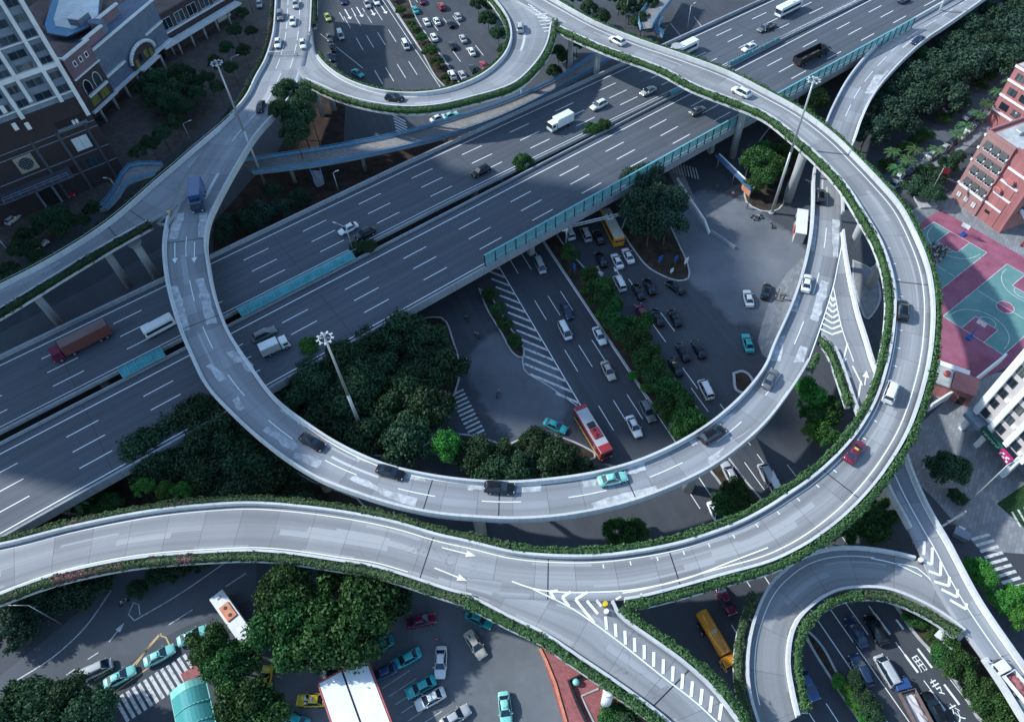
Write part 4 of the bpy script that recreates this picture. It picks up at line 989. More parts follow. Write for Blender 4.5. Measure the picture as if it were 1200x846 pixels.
hedge(ring, 0, 0, W(ring, (273, 136)), 'dark brown-green hedge beside the road at the top, city side', mat='hedgedk')
hedge(ring, 1, 0, W(ring, (367, 30)), 'dark hedge between the top road and the avenue', mat='hedgedk')
hedge(west, 0, W(west, (271, 140)), west.len, 'dusky hedge on the city side of the west ramp', mat='hedgedk')
hedge(west, 1, W(west, ('01', 670, 207)), west.len, 'dark green hedge of the west ramp facing the expressway', mat='hedgedk', w=1.5)
hedge(top_loop, 0, W(top_loop, (356, 97)), W(top_loop, ('20', 184, 110)), 'green hedge on the outside of the small top loop', w=1.3)
hedge(top_loop, 1, W(top_loop, ('10', 290, 262)), top_loop.len, 'thin hedge on the inside of the small top loop', mat='hedge', w=.9, h1=.9)
hedge(loop, 0, 0, W(loop, ('23', 0, 64)), 'green and pink flowering hedge between the outer loop and the ring road', mat='hedgep', w=1.3)
hedge(loop, 0, W(loop, ('23', 0, 64)) + .3, W(loop, ('31', 570, 800)), 'lush green hedge on the inside of the great loop at its southeast bend', w=1.3)
hedge(loop, 0, W(loop, ('31', 570, 800)) + .3, W(loop, ('20', 215, 133)), 'clipped green hedge on the inside of the great loop where it crosses the expressway', w=1.3)
hedge(loop, 1, 0, W(loop, ('13', 975, 244)), 'flowering hedge above the parking lot and the big tree', mat='hedgep', w=1.4)
hedge(loop, 1, W(loop, ('23', 520, 280)), W(loop, ('32', 740, 10)), 'thick green hedge on the outside of the great loop above the bus and the plaza', w=1.4)
hedge(loop, 1, W(loop, ('32', 740, 10)) + .3, loop.len, 'dark hedge on the outside of the great loop past the sports court', w=1.3)
hedge(south, 1, W(south, ('13', 945, 238)), south.len, 'green hedge of the south ramp above the red pavement', mat='hedge', w=1.5)
hedge(south, 0, W(south, ('23', 520, 385)), south.len, 'green hedge beside the hatched strip, above the yellow truck', w=1.5)
hedge(east, 0, W(east, ('31', 300, 775)), W(east, ('32', 405, 210)), 'green hedge in the gore between ring road and east ramp', w=1.2)
hedge(ring, 0, W(ring, ('32', 165, 20)), W(ring, ('31', 205, 810)), 'short green hedge rounding the nose between ring road and east ramp', w=1.0)
hedge(se_loop, 0, W(se_loop, ('23', 1150, 300)), se_loop.len, 'pink flowering hedge on the outside of the southeast loop', mat='hedgep', w=1.4)
hedge(se_loop, 1, W(se_loop, ('33', 960, 490)), W(se_loop, ('33', 450, 224)), 'hedge with reddish tips on the inside of the southeast loop above the green bank', mat='hedgep', w=1.3)
hedge(se_loop, 1, W(se_loop, ('33', 450, 224)) + .3, se_loop.len, 'green hedge on the inside of the southeast loop beside the blue car', w=1.4)

# expressway edges
hwall(NU1, NU1 + .45, -140, 380, -.9, .95, 'grey parapet on the north edge of the expressway', mat='parapet_grey', bf=bend)
hwall(NU0 - .33, NU0, -140, 380, -.12, .75, 'railed parapet on the median side of the north expressway deck', mat='parapet_grey', bf=bend)
hwall(NL1, NL1 + .33, -140, 380, -.3, .6, 'grey parapet on the median side of the south expressway deck', mat='parapet_grey')
hwall(NL0 - .4, NL0, -140, 380, -1.1, .85, 'grey parapet on the south edge of the expressway', mat='parapet_grey')
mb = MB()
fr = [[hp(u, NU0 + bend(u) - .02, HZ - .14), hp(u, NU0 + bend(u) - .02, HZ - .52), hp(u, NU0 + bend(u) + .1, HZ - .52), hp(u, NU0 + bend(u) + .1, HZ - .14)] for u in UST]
o_ = obj('deck_shade_fascia', strip_mesh('deck_shade_fascia', fr, M['fascia'])); tag(o_, kind='structure')  # dark strip over the deck side, standing in for shade in the gap
# inverted tinted covers over the gap and tinted screens on the south edge
def cover(u0, u1, label):
    root = empty('median_cover', hp((u0 + u1) / 2, 111.7)); mid = root.location.copy()
    n0, n1 = NL1 + .05, NU0 - .05
    rows = []
    for u in [u0 + (u1 - u0) * i / 12 for i in range(13)]:
        b0 = n0; b1 = n1 + bend(u)
        if b1 - b0 < .6: b1 = b0 + .6
        pts = [hp(u, b0 + (b1 - b0) * (.5 - .5 * math.cos(math.pi * k / 6)), HZ + .9 + .75 * math.sin(math.pi * k / 6)) - mid for k in range(7)]
        rows.append(pts + [p - Vector((0, 0, .06)) for p in pts[::-1]])
    me = strip_mesh('panel', rows, M['teal_panel']); obj('panel', me, root)
    fr = MB(); u = u0
    while u <= u1 + .01:
        b0 = n0; b1 = max(n1 + bend(u), n0 + .6)
        pts = [hp(u, b0 + (b1 - b0) * (.5 - .5 * math.cos(math.pi * k / 6)), HZ + .95 + .75 * math.sin(math.pi * k / 6)) - mid for k in range(7)]
        for a, b in zip(pts[:-1], pts[1:]): fr.tube(a, b, .06, n=5)
        u += 1.5
    fr.box(hp((u0 + u1) / 2, n0, HZ + .95) - mid, (u1 - u0, .1, .1), HW)
    fr.build('frame', M['teal_frame'], root)
    tag(root, label, 'median cover', 'tinted covers over the expressway gap')
cover(hu(('11', 0, 390), 9) - 8.5, hu(('11', 320, 195), 9), 'teal ribbed cover over the gap, just inside the ring road')
cover(hu(('02', 568, 60), 9), hu(('02', 800, -40), 9) - 1, 'teal ribbed cover over the gap, west of the ring road')
cover(hu(('20', 720, 430), 9), hu(('20', 870, 380), 9), 'teal cover over the gap beneath the great loop')
cover(hu(('20', 1000, 295), 9), hu(('30', 70, 190), 9), 'teal cover over the gap beyond the great loop')
def screen(u0, u1, label, h=3.1):
    root = empty('noise_barrier', hp((u0 + u1) / 2, NL0 - .2)); mid = root.location.copy()
    rows = [[hp(u, NL0 - .22, HZ + .85) - mid, hp(u, NL0 - .22, HZ + .85 + h) - mid, hp(u, NL0 - .17, HZ + .85 + h) - mid, hp(u, NL0 - .17, HZ + .85) - mid] for u in (u0, u1)]
    obj('panel', strip_mesh('panel', rows, M['screen']), root)
    n = int((u1 - u0) / 2.6); pm = MB(); pm.box((0, 0, 0), (.14, .24, h), HW); pme = pm.mesh('post', M['dark'])
    for i in range(n + 1): po = obj('post', pme, root); po.location = hp(u0 + (u1 - u0) * i / n, NL0 - .2, HZ + .85 + h / 2) - mid
    tm = MB(); tm.box(Vector((0, 0, .85 + h + .06)), (u1 - u0, .32, .12), HW); tm.box(Vector((0, 0, .85 + h * .5)), (u1 - u0, .1, .07), HW)
    tm.build('top_rail', M['teal_frame'], root)
    tag(root, label, 'noise barrier', 'tinted noise barriers on the expressway')
ua = hu(('11', 1055, 395)); ub = hu(('20', 1140, 545)); uc = hu(('30', 60, 440)); ud = hu(('30', 610, 125))
screen(ua, ub, 'teal glazed noise barrier from the dark underpass to the great loop'); screen(ub + 1, ud, 'teal glazed noise barrier beyond the great loop beside the dump truck')
# pale lattice fence on the median further east
root = empty('median_fence', hp(185, 111)); mid = root.location.copy(); fm = MB()
for i in range(48):
    u = 158 + i * 2.2; fm.box(hp(u, 110.35, HZ + 1.25) - mid, (.12, .12, .9), HW)
fm.box(hp(209.5, 110.35, HZ + 1.65) - mid, (104, .08, .08), HW); fm.build('fence_frame', M['steel'], root)
tag(root, 'dark picket fence on the expressway median at the upper right', 'fence')

# ---------------------------------------------------------------- piers
def pier(base, zt, r=.85, label='', square=False):
    b = at(q(*base) if isinstance(base[0], str) else base, 0); root = empty('bridge_pier', (b.x, b.y, 0))
    mb = MB(); mb.tube((0, 0, 0), (0, 0, zt - 1.2), r, n=18); mb.build('shaft', M['pier'], root)
    mb = MB(); mb.loft([[Vector((math.cos(R(a)) * rr, math.sin(R(a)) * rr, zz)) for a in range(0, 360, 24)] for rr, zz in ((r, zt - 1.7), (r * 1.6, zt - 1.25), (r * 1.7, zt - 1.0))]); mb.build('pier_cap', M['pier'], root)
    tag(root, label, 'bridge pier', 'piers of the elevated roads')
def pier_under(rib, p, v, r, label):
    d = rib.where(p); c = rib.pt(d, v); root = empty('bridge_pier', (c.x, c.y, 0)); zt = c.z
    mb = MB(); mb.tube((0, 0, 0), (0, 0, zt - 1.25), r, n=18); mb.build('shaft', M['pier'], root)
    mb = MB(); mb.box((0, 0, zt - 1.5), (2.6, 2.6, .4)); mb.build('pier_cap', M['pier'], root)
    tag(root, label, 'bridge pier', 'piers of the elevated roads')
pier((858, 184), 17.3, .9, 'round concrete pier where the great loop leaves the expressway')
pier((784, 120), 17.3, .9, 'round pier of the great loop rising through the expressway gap')
pier_under(loop, ('20', 430, 165), .55, .8, 'round pier of the great loop beside the footbridge railing')
pier_under(loop, ('20', 300, 110), .5, .7, 'slim pier of the great loop at the far end of the footbridge')
pier(('31', 93, 92), 17.2, 1.0, 'tall round pier beside the lamp mast and the scooters')
pier_under(loop, ('31', 470, 110), .35, .8, 'round pier of the great loop behind the deck of the ring road')
pier(('31', 475, 490), 16.4, .95, 'round pier standing on the kidney-shaped paved island')
pier(('01', 738, 462), 12.5, .9, 'bluish pier under the ring road beside the expressway parapet')
pier(('01', 605, 492), 12.0, .85, 'middle one of the three piers under the west ramp')
pier(('01', 290, 682), 11.6, .85, 'pier under the west ramp nearest the left edge')
pier(('10', 312, 540), 13, .8, 'pier of the small top loop beside the leafy tree')
pier(('10', 366, 515), 13.6, .75, 'short pier of the small top loop over the red soil')
pier_under(top_loop, ('20', 100, 260), .6, .8, 'pier at the nose of the small top loop')
pier_under(ring, ('12', 1000, 640), .5, 1.0, 'dark pier under the ring road at its lowest point')
pier_under(ring, ('22', 900, 430), .5, 1.0, 'pier under the ring road beside the avenue median')
pier_under(ring, ('12', 200, 420), .5, 1.0, 'pier under the ring road in the dark gap beside the outer loop')
for i, (u, lab) in enumerate(((-20, 'west of the ring road'), (30, 'beside the central trees'), (70, 'by the hatched gore'), (104, 'beside the avenue'), (128, 'next to the bus'), (160, 'under the northeast'))):
    for n, nm in ((95, 'south'), (106.5, 'inner south'), (117, 'inner north'), (127.5, 'north')):
        if i == 3 and n in (106.5, 117): continue
        b = hp(u, n, 0); rt = empty('bridge_pier', b); mb = MB(); mb.box((0, 0, 3.1), (1.4, 1.4, 6.2), HW); mb.build('shaft', M['pier'], rt, .1)
        mb = MB(); mb.box((0, 0, 6.32), (1.8, 3.4, .5), HW); mb.build('pier_cap', M['pier'], rt)
        tag(rt, 'square %s pier under the expressway %s' % (nm, lab), 'bridge pier', 'square piers under the expressway')

# barrier and crash cushions at the noses
def crash_cushion(p, surf, label, c='white'):
    P, _ = hit(p, surf); root = empty('crash_cushion', P, rnd.random())
    mb = MB(); mb.tube((0, 0, 0), (0, 0, .95), .42, .34, 14); mb.build('drum', PAINT['white' if c == 'white' else 'yellow'], root)
    mb = MB(); mb.tube((0, 0, .35), (0, 0, .55), .415, .4, 14); mb.build('band', PAINT['red'], root)
    tag(root, label, 'crash barrel')
crash_cushion(q('23', 435, 300), 'loop', 'yellow crash barrel in front of the white nose of the south ramp', 'yellow')
crash_cushion(q('23', 440, 335), 'loop', 'pale crash barrel at the nose of the south ramp')
crash_cushion(q('33', 705, 95), 'se', 'pale crash barrel at the nose of the southeast loop')
crash_cushion(q('20', 205, 105), 'top', 'white crash barrel where the top loop joins the great loop')
gb = empty('nose_barrier', hit(q('01', 800, 175), 'ring')[0]); g0 = gb.location.copy(); mb = MB()
for a, b in (((870, 88), (740, 212)), ((870, 88), (790, 215)), ((740, 212), (790, 215)), ((800, 150), (790, 205)), ((770, 180), (800, 185))):
    A = hit(q('01', *a), 'ring')[0] - g0; B = hit(q('01', *b), 'ring')[0] - g0
    for hh in (.35, .75): mb.tube(A + Vector((0, 0, hh)), B + Vector((0, 0, hh)), .07, n=6)
    for t in (0, .25, .5, .75, 1): c = A.lerp(B, t); mb.tube(c, c + Vector((0, 0, .9)), .05, n=6)
mb.build('guard_rail', M['lamp_head'], gb); tag(gb, 'white steel guard rail triangle between the west ramp and the ring road', 'guard rail')
mb = MB(); P = hit(q('01', 795, 160), 'ring')[0] - g0; mb.box(P + Vector((0, 0, .7)), (.5, .25, .9), .4); mb.build('reflector_board', PAINT['yellow'], gb)
# gantry frame across the split of the top road
A, B = hit(q('10', 65, 262), 'ring')[0], hit(q('10', 195, 262), 'ring')[0]
gr = empty('lane_gantry', A); mb = MB(); v = B - A
for t in (0, 1): mb.tube(v * t, v * t + Vector((0, 0, 1.2)), .12)
for hh in (.7, 1.2): mb.tube(Vector((0, 0, hh)), v + Vector((0, 0, hh)), .07)
for i in range(9): mb.tube(v * (i / 8) + Vector((0, 0, .1)), v * (i / 8) + Vector((0, 0, 1.2)), .04)
mb.build('frame', M['steel'], gr); tag(gr, 'pale steel height frame lying across the left lane of the top road', 'gantry')
# ---------------------------------------------------------------- buildings
M['stone'] = m_paving('dark_stone_cladding', (0.082, 0.090, 0.115), (0.045, 0.03, 0.032), 1.2, .6)
M['wframe'] = simple('white_render', (0.76, 0.77, 0.79), 0.75, 0.3, 0, 0.1, .4)
M['spandrel'] = simple('blue_grey_panel', (0.20, 0.245, 0.32), 0.5, 0.4, 0, 0.15, .8)
M['purple'] = simple('mauve_render', (0.21, 0.145, 0.185), 0.8, 0.2, 0, 0.12, .4)
M['bluegrey'] = simple('blue_grey_render', (0.16, 0.19, 0.26), 0.75, 0.2, 0, 0.12, .4)
M['brown'] = simple('brown_tile', (0.075, 0.055, 0.062), 0.6, 0.3, 0, 0.2, 1)
M['rooftile'] = simple('brown_roof_deck', (0.17, 0.125, 0.12), 0.9, 0.2, 0, 0.25, .25)
M['skylite'] = simple('milky_skylight', (0.66, 0.70, 0.72), 0.35, 0.5, 0, 0.12, .25)
M['poolblue'] = simple('blue_edge_panel', (0.10, 0.27, 0.46), 0.4, 0.5, 0, 0.15, .5)
M['brick'] = m_paving('red_brick', (0.39, 0.155, 0.16), (0.38, 0.23, 0.22), .5, .16, 0, .15)
M['roofgrey'] = simple('grey_flat_roof', (0.42, 0.43, 0.44), 0.9, 0.2, 0, 0.35, .3)
M['louver'] = simple('dark_louvre', (0.055, 0.06, 0.065), 0.6, 0.3, 0, 0.2, 2)
M['pinkwall'] = simple('pinkish_render', (0.50, 0.46, 0.46), 0.8, 0.2, 0, 0.12, .4)
M['olive'] = simple('olive_panel', (0.20, 0.20, 0.05), 0.6, 0.3, 0, 0.3, 1)
M['tealroof'] = m_clear('teal_translucent_roof', (0.10, 0.36, 0.35), 0.9)
M['mintframe'] = simple('mint_frame', (0.22, 0.55, 0.47), 0.5, 0.4, 0, 0.1, 1)
M['whiteroof'] = simple('white_metal_roof', (0.78, 0.80, 0.83), 0.4, 0.4, 0, 0.08, .3)
M['redtrim'] = simple('red_trim', (0.45, 0.10, 0.09), 0.5, 0.4)
M['green_sign'] = simple('green_sign_board', (0.01, 0.10, 0.06), 0.4, 0.4)
M['magenta_sign'] = simple('magenta_sign_board', (0.42, 0.03, 0.14), 0.4, 0.4)
M['dullblue'] = simple('dull_blue_roof', (0.07, 0.13, 0.25), 0.5, 0.4)
M['signblue'] = simple('blue_sign_board', (0.03, 0.12, 0.42), 0.4, 0.4)
M['orange_edge'] = simple('orange_kerb', (0.60, 0.24, 0.14), 0.7, 0.3)

def bx(name, parent, c, s, mat, bevel=0.0):
    mb = MB(); mb.box(c, s); return mb.build(name, M[mat] if isinstance(mat, str) else mat, parent, bevel)

def window(parent, x, z, w, h, y=0.0, out=-1, glass='bglass', frame='wframe', sill=True):
    """glass pane with its frame, on a facade whose outside is y = out side"""
    g = bx('window', parent, (x, y + out * .03, z), (w, .1, h), glass)
    mb = MB(); t = .09
    for cx, cz, sx, sz in ((x - w / 2, z, t, h + t), (x + w / 2, z, t, h + t), (x, z + h / 2, w, t), (x, z - h / 2, w, t), (x, z, t * .7, h)): mb.box((cx, y + out * .07, cz), (sx, .12, sz))
    mb.build('frame', M[frame], g); return g

# stone-based white tower, upper left
C1 = at((146, 205), 0); tw = empty('apartment_tower', C1, R(213)); o = 1     # local x runs left along the facade, +y towards the viewer
TH = 84.0; SB = 23.0
bx('stone_base', tw, (17, -11, SB / 2), (35, 22, SB), 'stone')
bx('wall', tw, (17, -11.3, (SB + TH) / 2), (33.6, 21.6, TH - SB), 'spandrel')
for x, w in ((.15, .95), (3.75, .85), (9.5, .8), (13.0, .8), (18.6, .8), (22.2, .8), (27.8, .8), (31.5, .8), (34, .8)):
    z0 = {.15: 18.2, 9.5: 25.6}.get(x, SB + .2); bx('pilaster', tw, (x, -.05 + (.12 if z0 < SB else 0), (z0 + TH) / 2), (w, .9 if z0 > SB else 1.1, TH - z0), 'wframe')
for z in (31.5, 48.2, 64.8, 81): bx('band', tw, (17, .0, z), (34.6, .7, 1.1), 'wframe')
nwin = 0
for fl in range(16):
    z = 25.7 + fl * 3.33
    if min(abs(z - b) for b in (31.5, 48.2, 64.8, 81)) < 1.2: z += .35
    for x, w in ((2.0, 2.3), (6.6, 3.6), (11.25, 2.2), (15.8, 3.6), (20.4, 2.2), (25, 3.6)):
        if nwin >= 96 or z > 60: continue
        window(tw, x, z, w, 1.75, -.42, 1, frame='spandrel'); nwin += 1
    if z < 60: bx('spandrel_sill', tw, (14, -.36, z - 1.15), (27, .5, .3), 'wframe') if fl % 4 == 0 else None
for z in (26.7, 23.4, 20.6): bx('wall_lamp_panel', tw, (13.0, .08, z), (1.0, .25, 1.9), 'wframe', .2)
for z in (26.0, 21.5): bx('wall_lamp_panel', tw, (15.4, .08, z), (1.0, .25, 1.9), 'wframe', .2)
window(tw, 4.85, 12.2, 3.8, 3.6, 0, 1, 'skylite', 'stone'); window(tw, 5.0, 6.3, 3.6, 3.2, 0, 1, 'bglass', 'stone')
bx('recessed_balcony', tw, (4.5, .02, 18.2), (6.8, .12, 1.6), 'dark'); bx('balcony_ledge', tw, (4.6, .35, 17.1), (7.0, .8, .25), 'spandrel')
for x in (3.2, 4.0): bx('balcony_unit', tw, (x, .3, 17.8), (.6, .5, .9), 'wframe', .04)
sq = bx('round_window_surround', tw, (18.1, .1, 12.5), (4.2, .3, 4.2), simple('beige_stone', (0.30, 0.27, 0.22), .8))
mb = MB(); mb.tube((18.1, .2, 12.5), (18.1, .32, 12.5), 1.55, n=24); mb.build('round_window', M['dark'], sq)
mb = MB()
for k in range(-2, 3): mb.box((18.1 + k * .55, .36, 12.5), (.06, .06, 2.9 * math.cos(k * .38))); mb.box((18.1, .36, 12.5 + k * .55), (2.9 * math.cos(k * .38), .06, .06))
mb.build('window_bars', M['spandrel'], sq)
can = bx('entrance_canopy', tw, (19, 2.2, 7.6), (17, 5.0, .5), 'stone', .15)
mb = MB()
for k in range(9): mb.box((11.5 + k * 1.9, 4.4, 8.5), (.1, .1, 1.3))
mb.box((19, 4.4, 9.1), (15.5, .1, .1)); mb.box((19, 4.4, 8.5), (15.5, .1, .1)); mb.build('canopy_railing', M['spandrel'], can)
dr = bx('entrance_door', tw, (18.2, .1, 2.6), (3.4, .3, 5.0), 'dark')
for s in (-1, 1): bx('door_surround', dr, (18.2 + s * 1.9, .3, 2.6), (.5, .6, 5.2), 'spandrel')
for z in (5.2, 9.4, 14.9, 16.4): bx('string_course', tw, (17, .06, z), (34.8, .18, .16), 'spandrel')
for x in (2.0, 8.6, 14.5): bx('stone_pilaster', tw, (x, .1, 8.5), (.7, .35, 17), 'stone')
bx('roof', tw, (17, -11.3, TH + .3), (34, 22, .6), 'roofgrey')
tag(tw, 'white gridded residential tower on a dark stone base at the upper left edge', 'tower')

# mauve arcaded building with a round milky skylight
mo = Vector((-111.2, 181.5, 0)); ml = empty('arcaded_mall', mo, R(70))     # +x along the front, -y towards the viewer
bx('wall', ml, (-4, 14, 11.2), (28, 28, 13.6), 'brown'); bx('wall', ml, (24.5, 18, 10.5), (29, 35, 12.6), 'bluegrey')
bx('upper_wall', ml, (4.9, .4, 17.2), (10.3, 1.2, 5.7), 'purple'); bx('upper_wall', ml, (14.1, 2.3, 16.7), (8.0, 1.2, 5.6), 'purple'); bx('upper_wall', ml, (24, 5.6, 16.9), (11.5, 1.2, 5.4), 'purple'); bx('upper_wall', ml, (.3, 6, 17.2), (1.0, 12, 5.7), 'purple')
bx('stair_tower', ml, (19.2, 3.6, 17.6), (2.6, 3, 5.0), 'bluegrey')
for x0, x1, y, z in ((-.3, 10.3, -.25, 20.2), (10.2, 18.3, 1.6, 19.6), (18.2, 30, 4.9, 19.7)): bx('coping', ml, ((x0 + x1) / 2, y, z), (x1 - x0, .8, .5), 'wframe')
bx('coping', ml, (-.2, 6, 20.25), (.6, 12.6, .5), 'wframe')
bx('cornice', ml, (5, -.2, 14.2), (10.6, .7, .35), 'wframe'); bx('cornice', ml, (24.5, .3, 16.9), (29.4, .8, .4), 'wframe')
bx('cornice', ml, (14.5, .25, 9.0), (8.6, .7, .5), 'wframe'); bx('cornice', ml, (34.5, .25, 10.6), (8.5, .7, .5), 'wframe')
bx('floor_edge', ml, (5, -.3, 4.45), (10.8, 1.0, .55), 'wframe'); bx('floor_edge', ml, (16.2, .0, 4.55), (11.8, 1.2, .55), 'wframe'); bx('floor_edge', ml, (34, .0, 4.9), (10, 1.2, .55), 'wframe')
bx('balcony_floor', ml, (25.5, -.9, 4.7), (8.5, 2.6, .5), 'wframe')
for x in (2.6, 5.0, 7.4):
    w_ = bx('window', ml, (x, -.16, 17.4), (.8, .1, 1.1), 'bglass'); mb = MB()
    for a, b, c, d in ((x - .5, 17.4, .22, 1.5), (x + .5, 17.4, .22, 1.5), (x, 18.05, .8, .22), (x, 16.75, .8, .22)): mb.box((a, -.2, b), (c, .14, d))
    mb.build('frame', M['wframe'], w_)
for x in (2.6, 6.6):
    mb = MB(); mb.loft([[Vector((x + 1.25 * math.cos(R(a)), yy, 10.6 + 1.9 * math.sin(R(a)))) for a in range(0, 181, 15)] + [Vector((x - 1.25, yy, 9.2)), Vector((x + 1.25, yy, 9.2))] for yy in (-.02, -.12)], smooth=False); aw = mb.build('arched_window', M['bglass'], ml)
    mb = MB(); P = [Vector((x + 1.35 * math.cos(R(a)), -.16, 10.6 + 2.0 * math.sin(R(a)))) for a in range(0, 181, 12)]; P = [Vector((x + 1.35, -.16, 9.2))] + P + [Vector((x - 1.35, -.16, 9.2))]
    for a, b in zip(P[:-1], P[1:]): mb.tube(a, b, .12, n=5)
    mb.build('arch_frame', M['wframe'], aw)
bx('ledge', ml, (5.2, -.3, 8.4), (8.0, .6, .6), 'wframe')
for x in (2.8, 6.9): bx('window', ml, (x, -.04, 6.5), (3.0, .1, 2.2), 'olive')
for x in (14, 36): bx('panel', ml, (x, .45, 6.8), (5.2, .12, 3.2), 'bluegrey')
mb = MB(); P = [Vector((25.5 + 5.6 * math.cos(R(a)), -.5, 7.0 + 3.6 * math.sin(R(a)))) for a in range(0, 181, 10)]
for a, b in zip(P[:-1], P[1:]): mb.tube(a, b, .55, n=6)
ar = mb.build('entrance_arch', M['wframe'], ml)
mb = MB(); mb.loft([[Vector((25.5 + 5.1 * math.cos(R(a)), yy, 6.6 + 3.4 * math.sin(R(a)))) for a in range(0, 181, 15)] + [Vector((20.4, yy, 5)), Vector((30.6, yy, 5))] for yy in (.3, -.2)], smooth=False); mb.build('arch_glazing', M['brown'], ar)
for x in (22.2, 24.4, 26.8, 29.0): bx('arch_panel', ar, (x, -.3, 6.9 if 23 < x < 28 else 6.2), (1.3, .12, 2.2), 'olive' if x != 24.4 else 'bglass')
for x, y in ((-1.5, .2), (2.2, -.2), (8.5, .2), (14.5, .4), (20.5, .6), (24.3, -1.7), (30.8, -1.0), (38.3, .6)):
    mb = MB(); mb.tube((x, y, 0), (x, y, 4.3), .42, n=12); mb.build('column', M['pier'], ml)
bx('ground_floor', ml, (16, 19, 2.1), (52, 30, 4.2), 'brown')
bx('roof', ml, (-1, 16, 18.15), (22, 24, .3), 'rooftile'); bx('roof', ml, (27, 22, 16.95), (24, 26, .3), 'rooftile')
sk = [ml.matrix_world.inverted() @ Vector((*p, 0)) for p in ()]
rotm = Matrix.Rotation(-R(70), 4, 'Z')
oct_ = [rotm @ (at(p, 18.6) - mo) for p in ((53, 30), (56, 40), (80, 44), (116, 27), (118, 0), (90, -18), (62, 0))]
mb = MB(); mb.prism([(p.x, p.y) for p in oct_], 18.3, 18.9); s0 = mb.build('skylight', M['poolblue'], ml)
cen = sum(oct_, Vector()) / len(oct_); inn = [cen.lerp(p, .82) + Vector((1.4, -.6, 0)) for p in oct_]
mb = MB(); mb.prism([(p.x, p.y) for p in inn], 18.85, 19.2); mb.build('skylight_dome', M['skylite'], s0)
mb = MB()
for rr in (1.6, 3.0):
    for a in range(0, 360, 15): mb.tube(Vector((cen.x + rr * math.cos(R(a)) + 1, cen.y + rr * math.sin(R(a)), 19.2)), Vector((cen.x + rr * math.cos(R(a + 15)) + 1, cen.y + rr * math.sin(R(a + 15)), 19.2)), .1, n=4)
mb.build('rosette', M['wframe'], s0)
mb = MB()
for i in range(len(oct_)): a, b = oct_[i], oct_[(i + 1) % len(oct_)]; mb.tube(Vector((a.x, a.y, 18.8)) + (a - cen).normalized() * .5 , Vector((b.x, b.y, 18.8)) + (b - cen).normalized() * .5, .3, n=5)
mb.build('skylight_kerb', M['brown'], s0)
bx('roof_house', ml, (19.5, 9.5, 19.6), (4.6, 3.6, 3), 'bluegrey'); bx('roof_house_top', ml, (19.5, 9.5, 21.2), (5.0, 4.0, .3), 'wframe')
tag(ml, 'mauve building with arched windows, columns below and a round milky skylight on its roof', 'building')
# low wing further along, with a walkway and a lit panel
lw = empty('arcade_wing', Vector((-98.5, 217, 0)), R(54))
bx('wall', lw, (14, 9, 6), (32, 15, 12), 'brown'); bx('canopy', lw, (13, -.5, 4.2), (32, 3.2, .5), 'wframe'); bx('roof', lw, (14, 9, 12.2), (33, 16, .4), 'rooftile')
for k in range(6):
    window(lw, 3 + k * 5, 8.6, 3.4, 3.2, 1.5, -1, 'bglass', 'wframe'); mb = MB(); mb.tube((2 + k * 5.2, -1.4, 0), (2 + k * 5.2, -1.4, 4), .35, n=10); mb.build('column', M['pier'], lw)
bx('upper_ledge', lw, (14, 1.2, 6.5), (32, 1.0, .4), 'wframe'); bx('poster_panel', lw, (23, 1.2, 2.2), (5.5, .12, 2.6), 'skylite')
tag(lw, 'low brown wing with a white walkway canopy along the forecourt', 'building')

# red brick school with dark window louvres
so_ = Vector((106.3, 125.8, 0)); sc_ = empty('school_building', so_, R(-69.4)); SH = 18.0
bx('wall', sc_, (3.1, 15, SH / 2), (7.4, 30, SH), 'brick'); bx('wall', sc_, (9.0, 12.4, 5.3), (4.8, 24, 10.6), 'brick'); bx('wall', sc_, (10.0, 13, 9), (7.0, 25, SH), 'brick')
[bx('roof_unit', sc_, (x, y, SH + .5), (1.3, 1.0, .9), 'steel', .05) for x, y in ((3, 5), (4.6, 8), (2.2, 12), (5, 16), (10, 6), (11, 11))]; bx('roof', sc_, (4, 15, SH + .02), (6.6, 29, .1), 'roofgrey'); bx('roof', sc_, (10.4, 13.2, SH + .03), (5.6, 24, .1), 'roofgrey')
for x0, x1, y in ((-.6, 6.9, 0.0), (6.9, 13.5, .55)): bx('roof_parapet', sc_, ((x0 + x1) / 2, y + .05, SH + .3), (x1 - x0, .4, .7), 'brick')
bx('roof_parapet', sc_, (-.45, 15, SH + .3), (.4, 30, .7), 'brick')
for i, z in enumerate((15.6, 12.4, 9.2, 6.0)):
    for x in (1.3, 3.4, 5.5):
        w_ = window(sc_, x, z - .5, 1.5, 1.5, 0, -1, 'bglass', 'wframe')
        mb = MB(); mb.loft([[Vector((x + s * .85, yy, zz)) for yy, zz in ((-.05, z + .95), (-.75, z - .25), (-.70, z - .33), (-.05, z + .8))] for s in (-1, 1)], smooth=False); mb.build('louvre', M['louver'], w_)
        bx('air_conditioner', w_, (x + 1.02, -.25, z - .2), (.45, .45, .5), 'wframe', .03)
for x in (.9, 3.0, 5.2): window(sc_, x, 2.2, 1.1, 1.4, 0, -1, 'skylite', 'brick')
for z in (4.6, 10.9, 14.1, 17.3): bx('white_band', sc_, (-.55, -.02, z), (.5, .3, .5), 'wframe')
bx('white_band', sc_, (3.2, -.04, 4.4), (6.8, .3, .45), 'wframe'); bx('white_band', sc_, (9.0, .42, 4.4), (4.6, .25, .45), 'wframe')
for z in (7.5, 10.7, 13.9): bx('white_band', sc_, (9.6, .43, z), (4.5, .25, .45), 'wframe')
for x, z in ((8.2, 8.6), (9.6, 11.8)): 
    b_ = bx('balcony', sc_, (x, .1, z), (2.0, .9, .9), 'brick', .05); bx('balcony_plant', b_, (x, -.1, z + .5), (1.6, .5, .3), 'redtrim', .1)
bx('vent', sc_, (8.6, .36, 2.6), (1.2, .12, .7), 'dark')
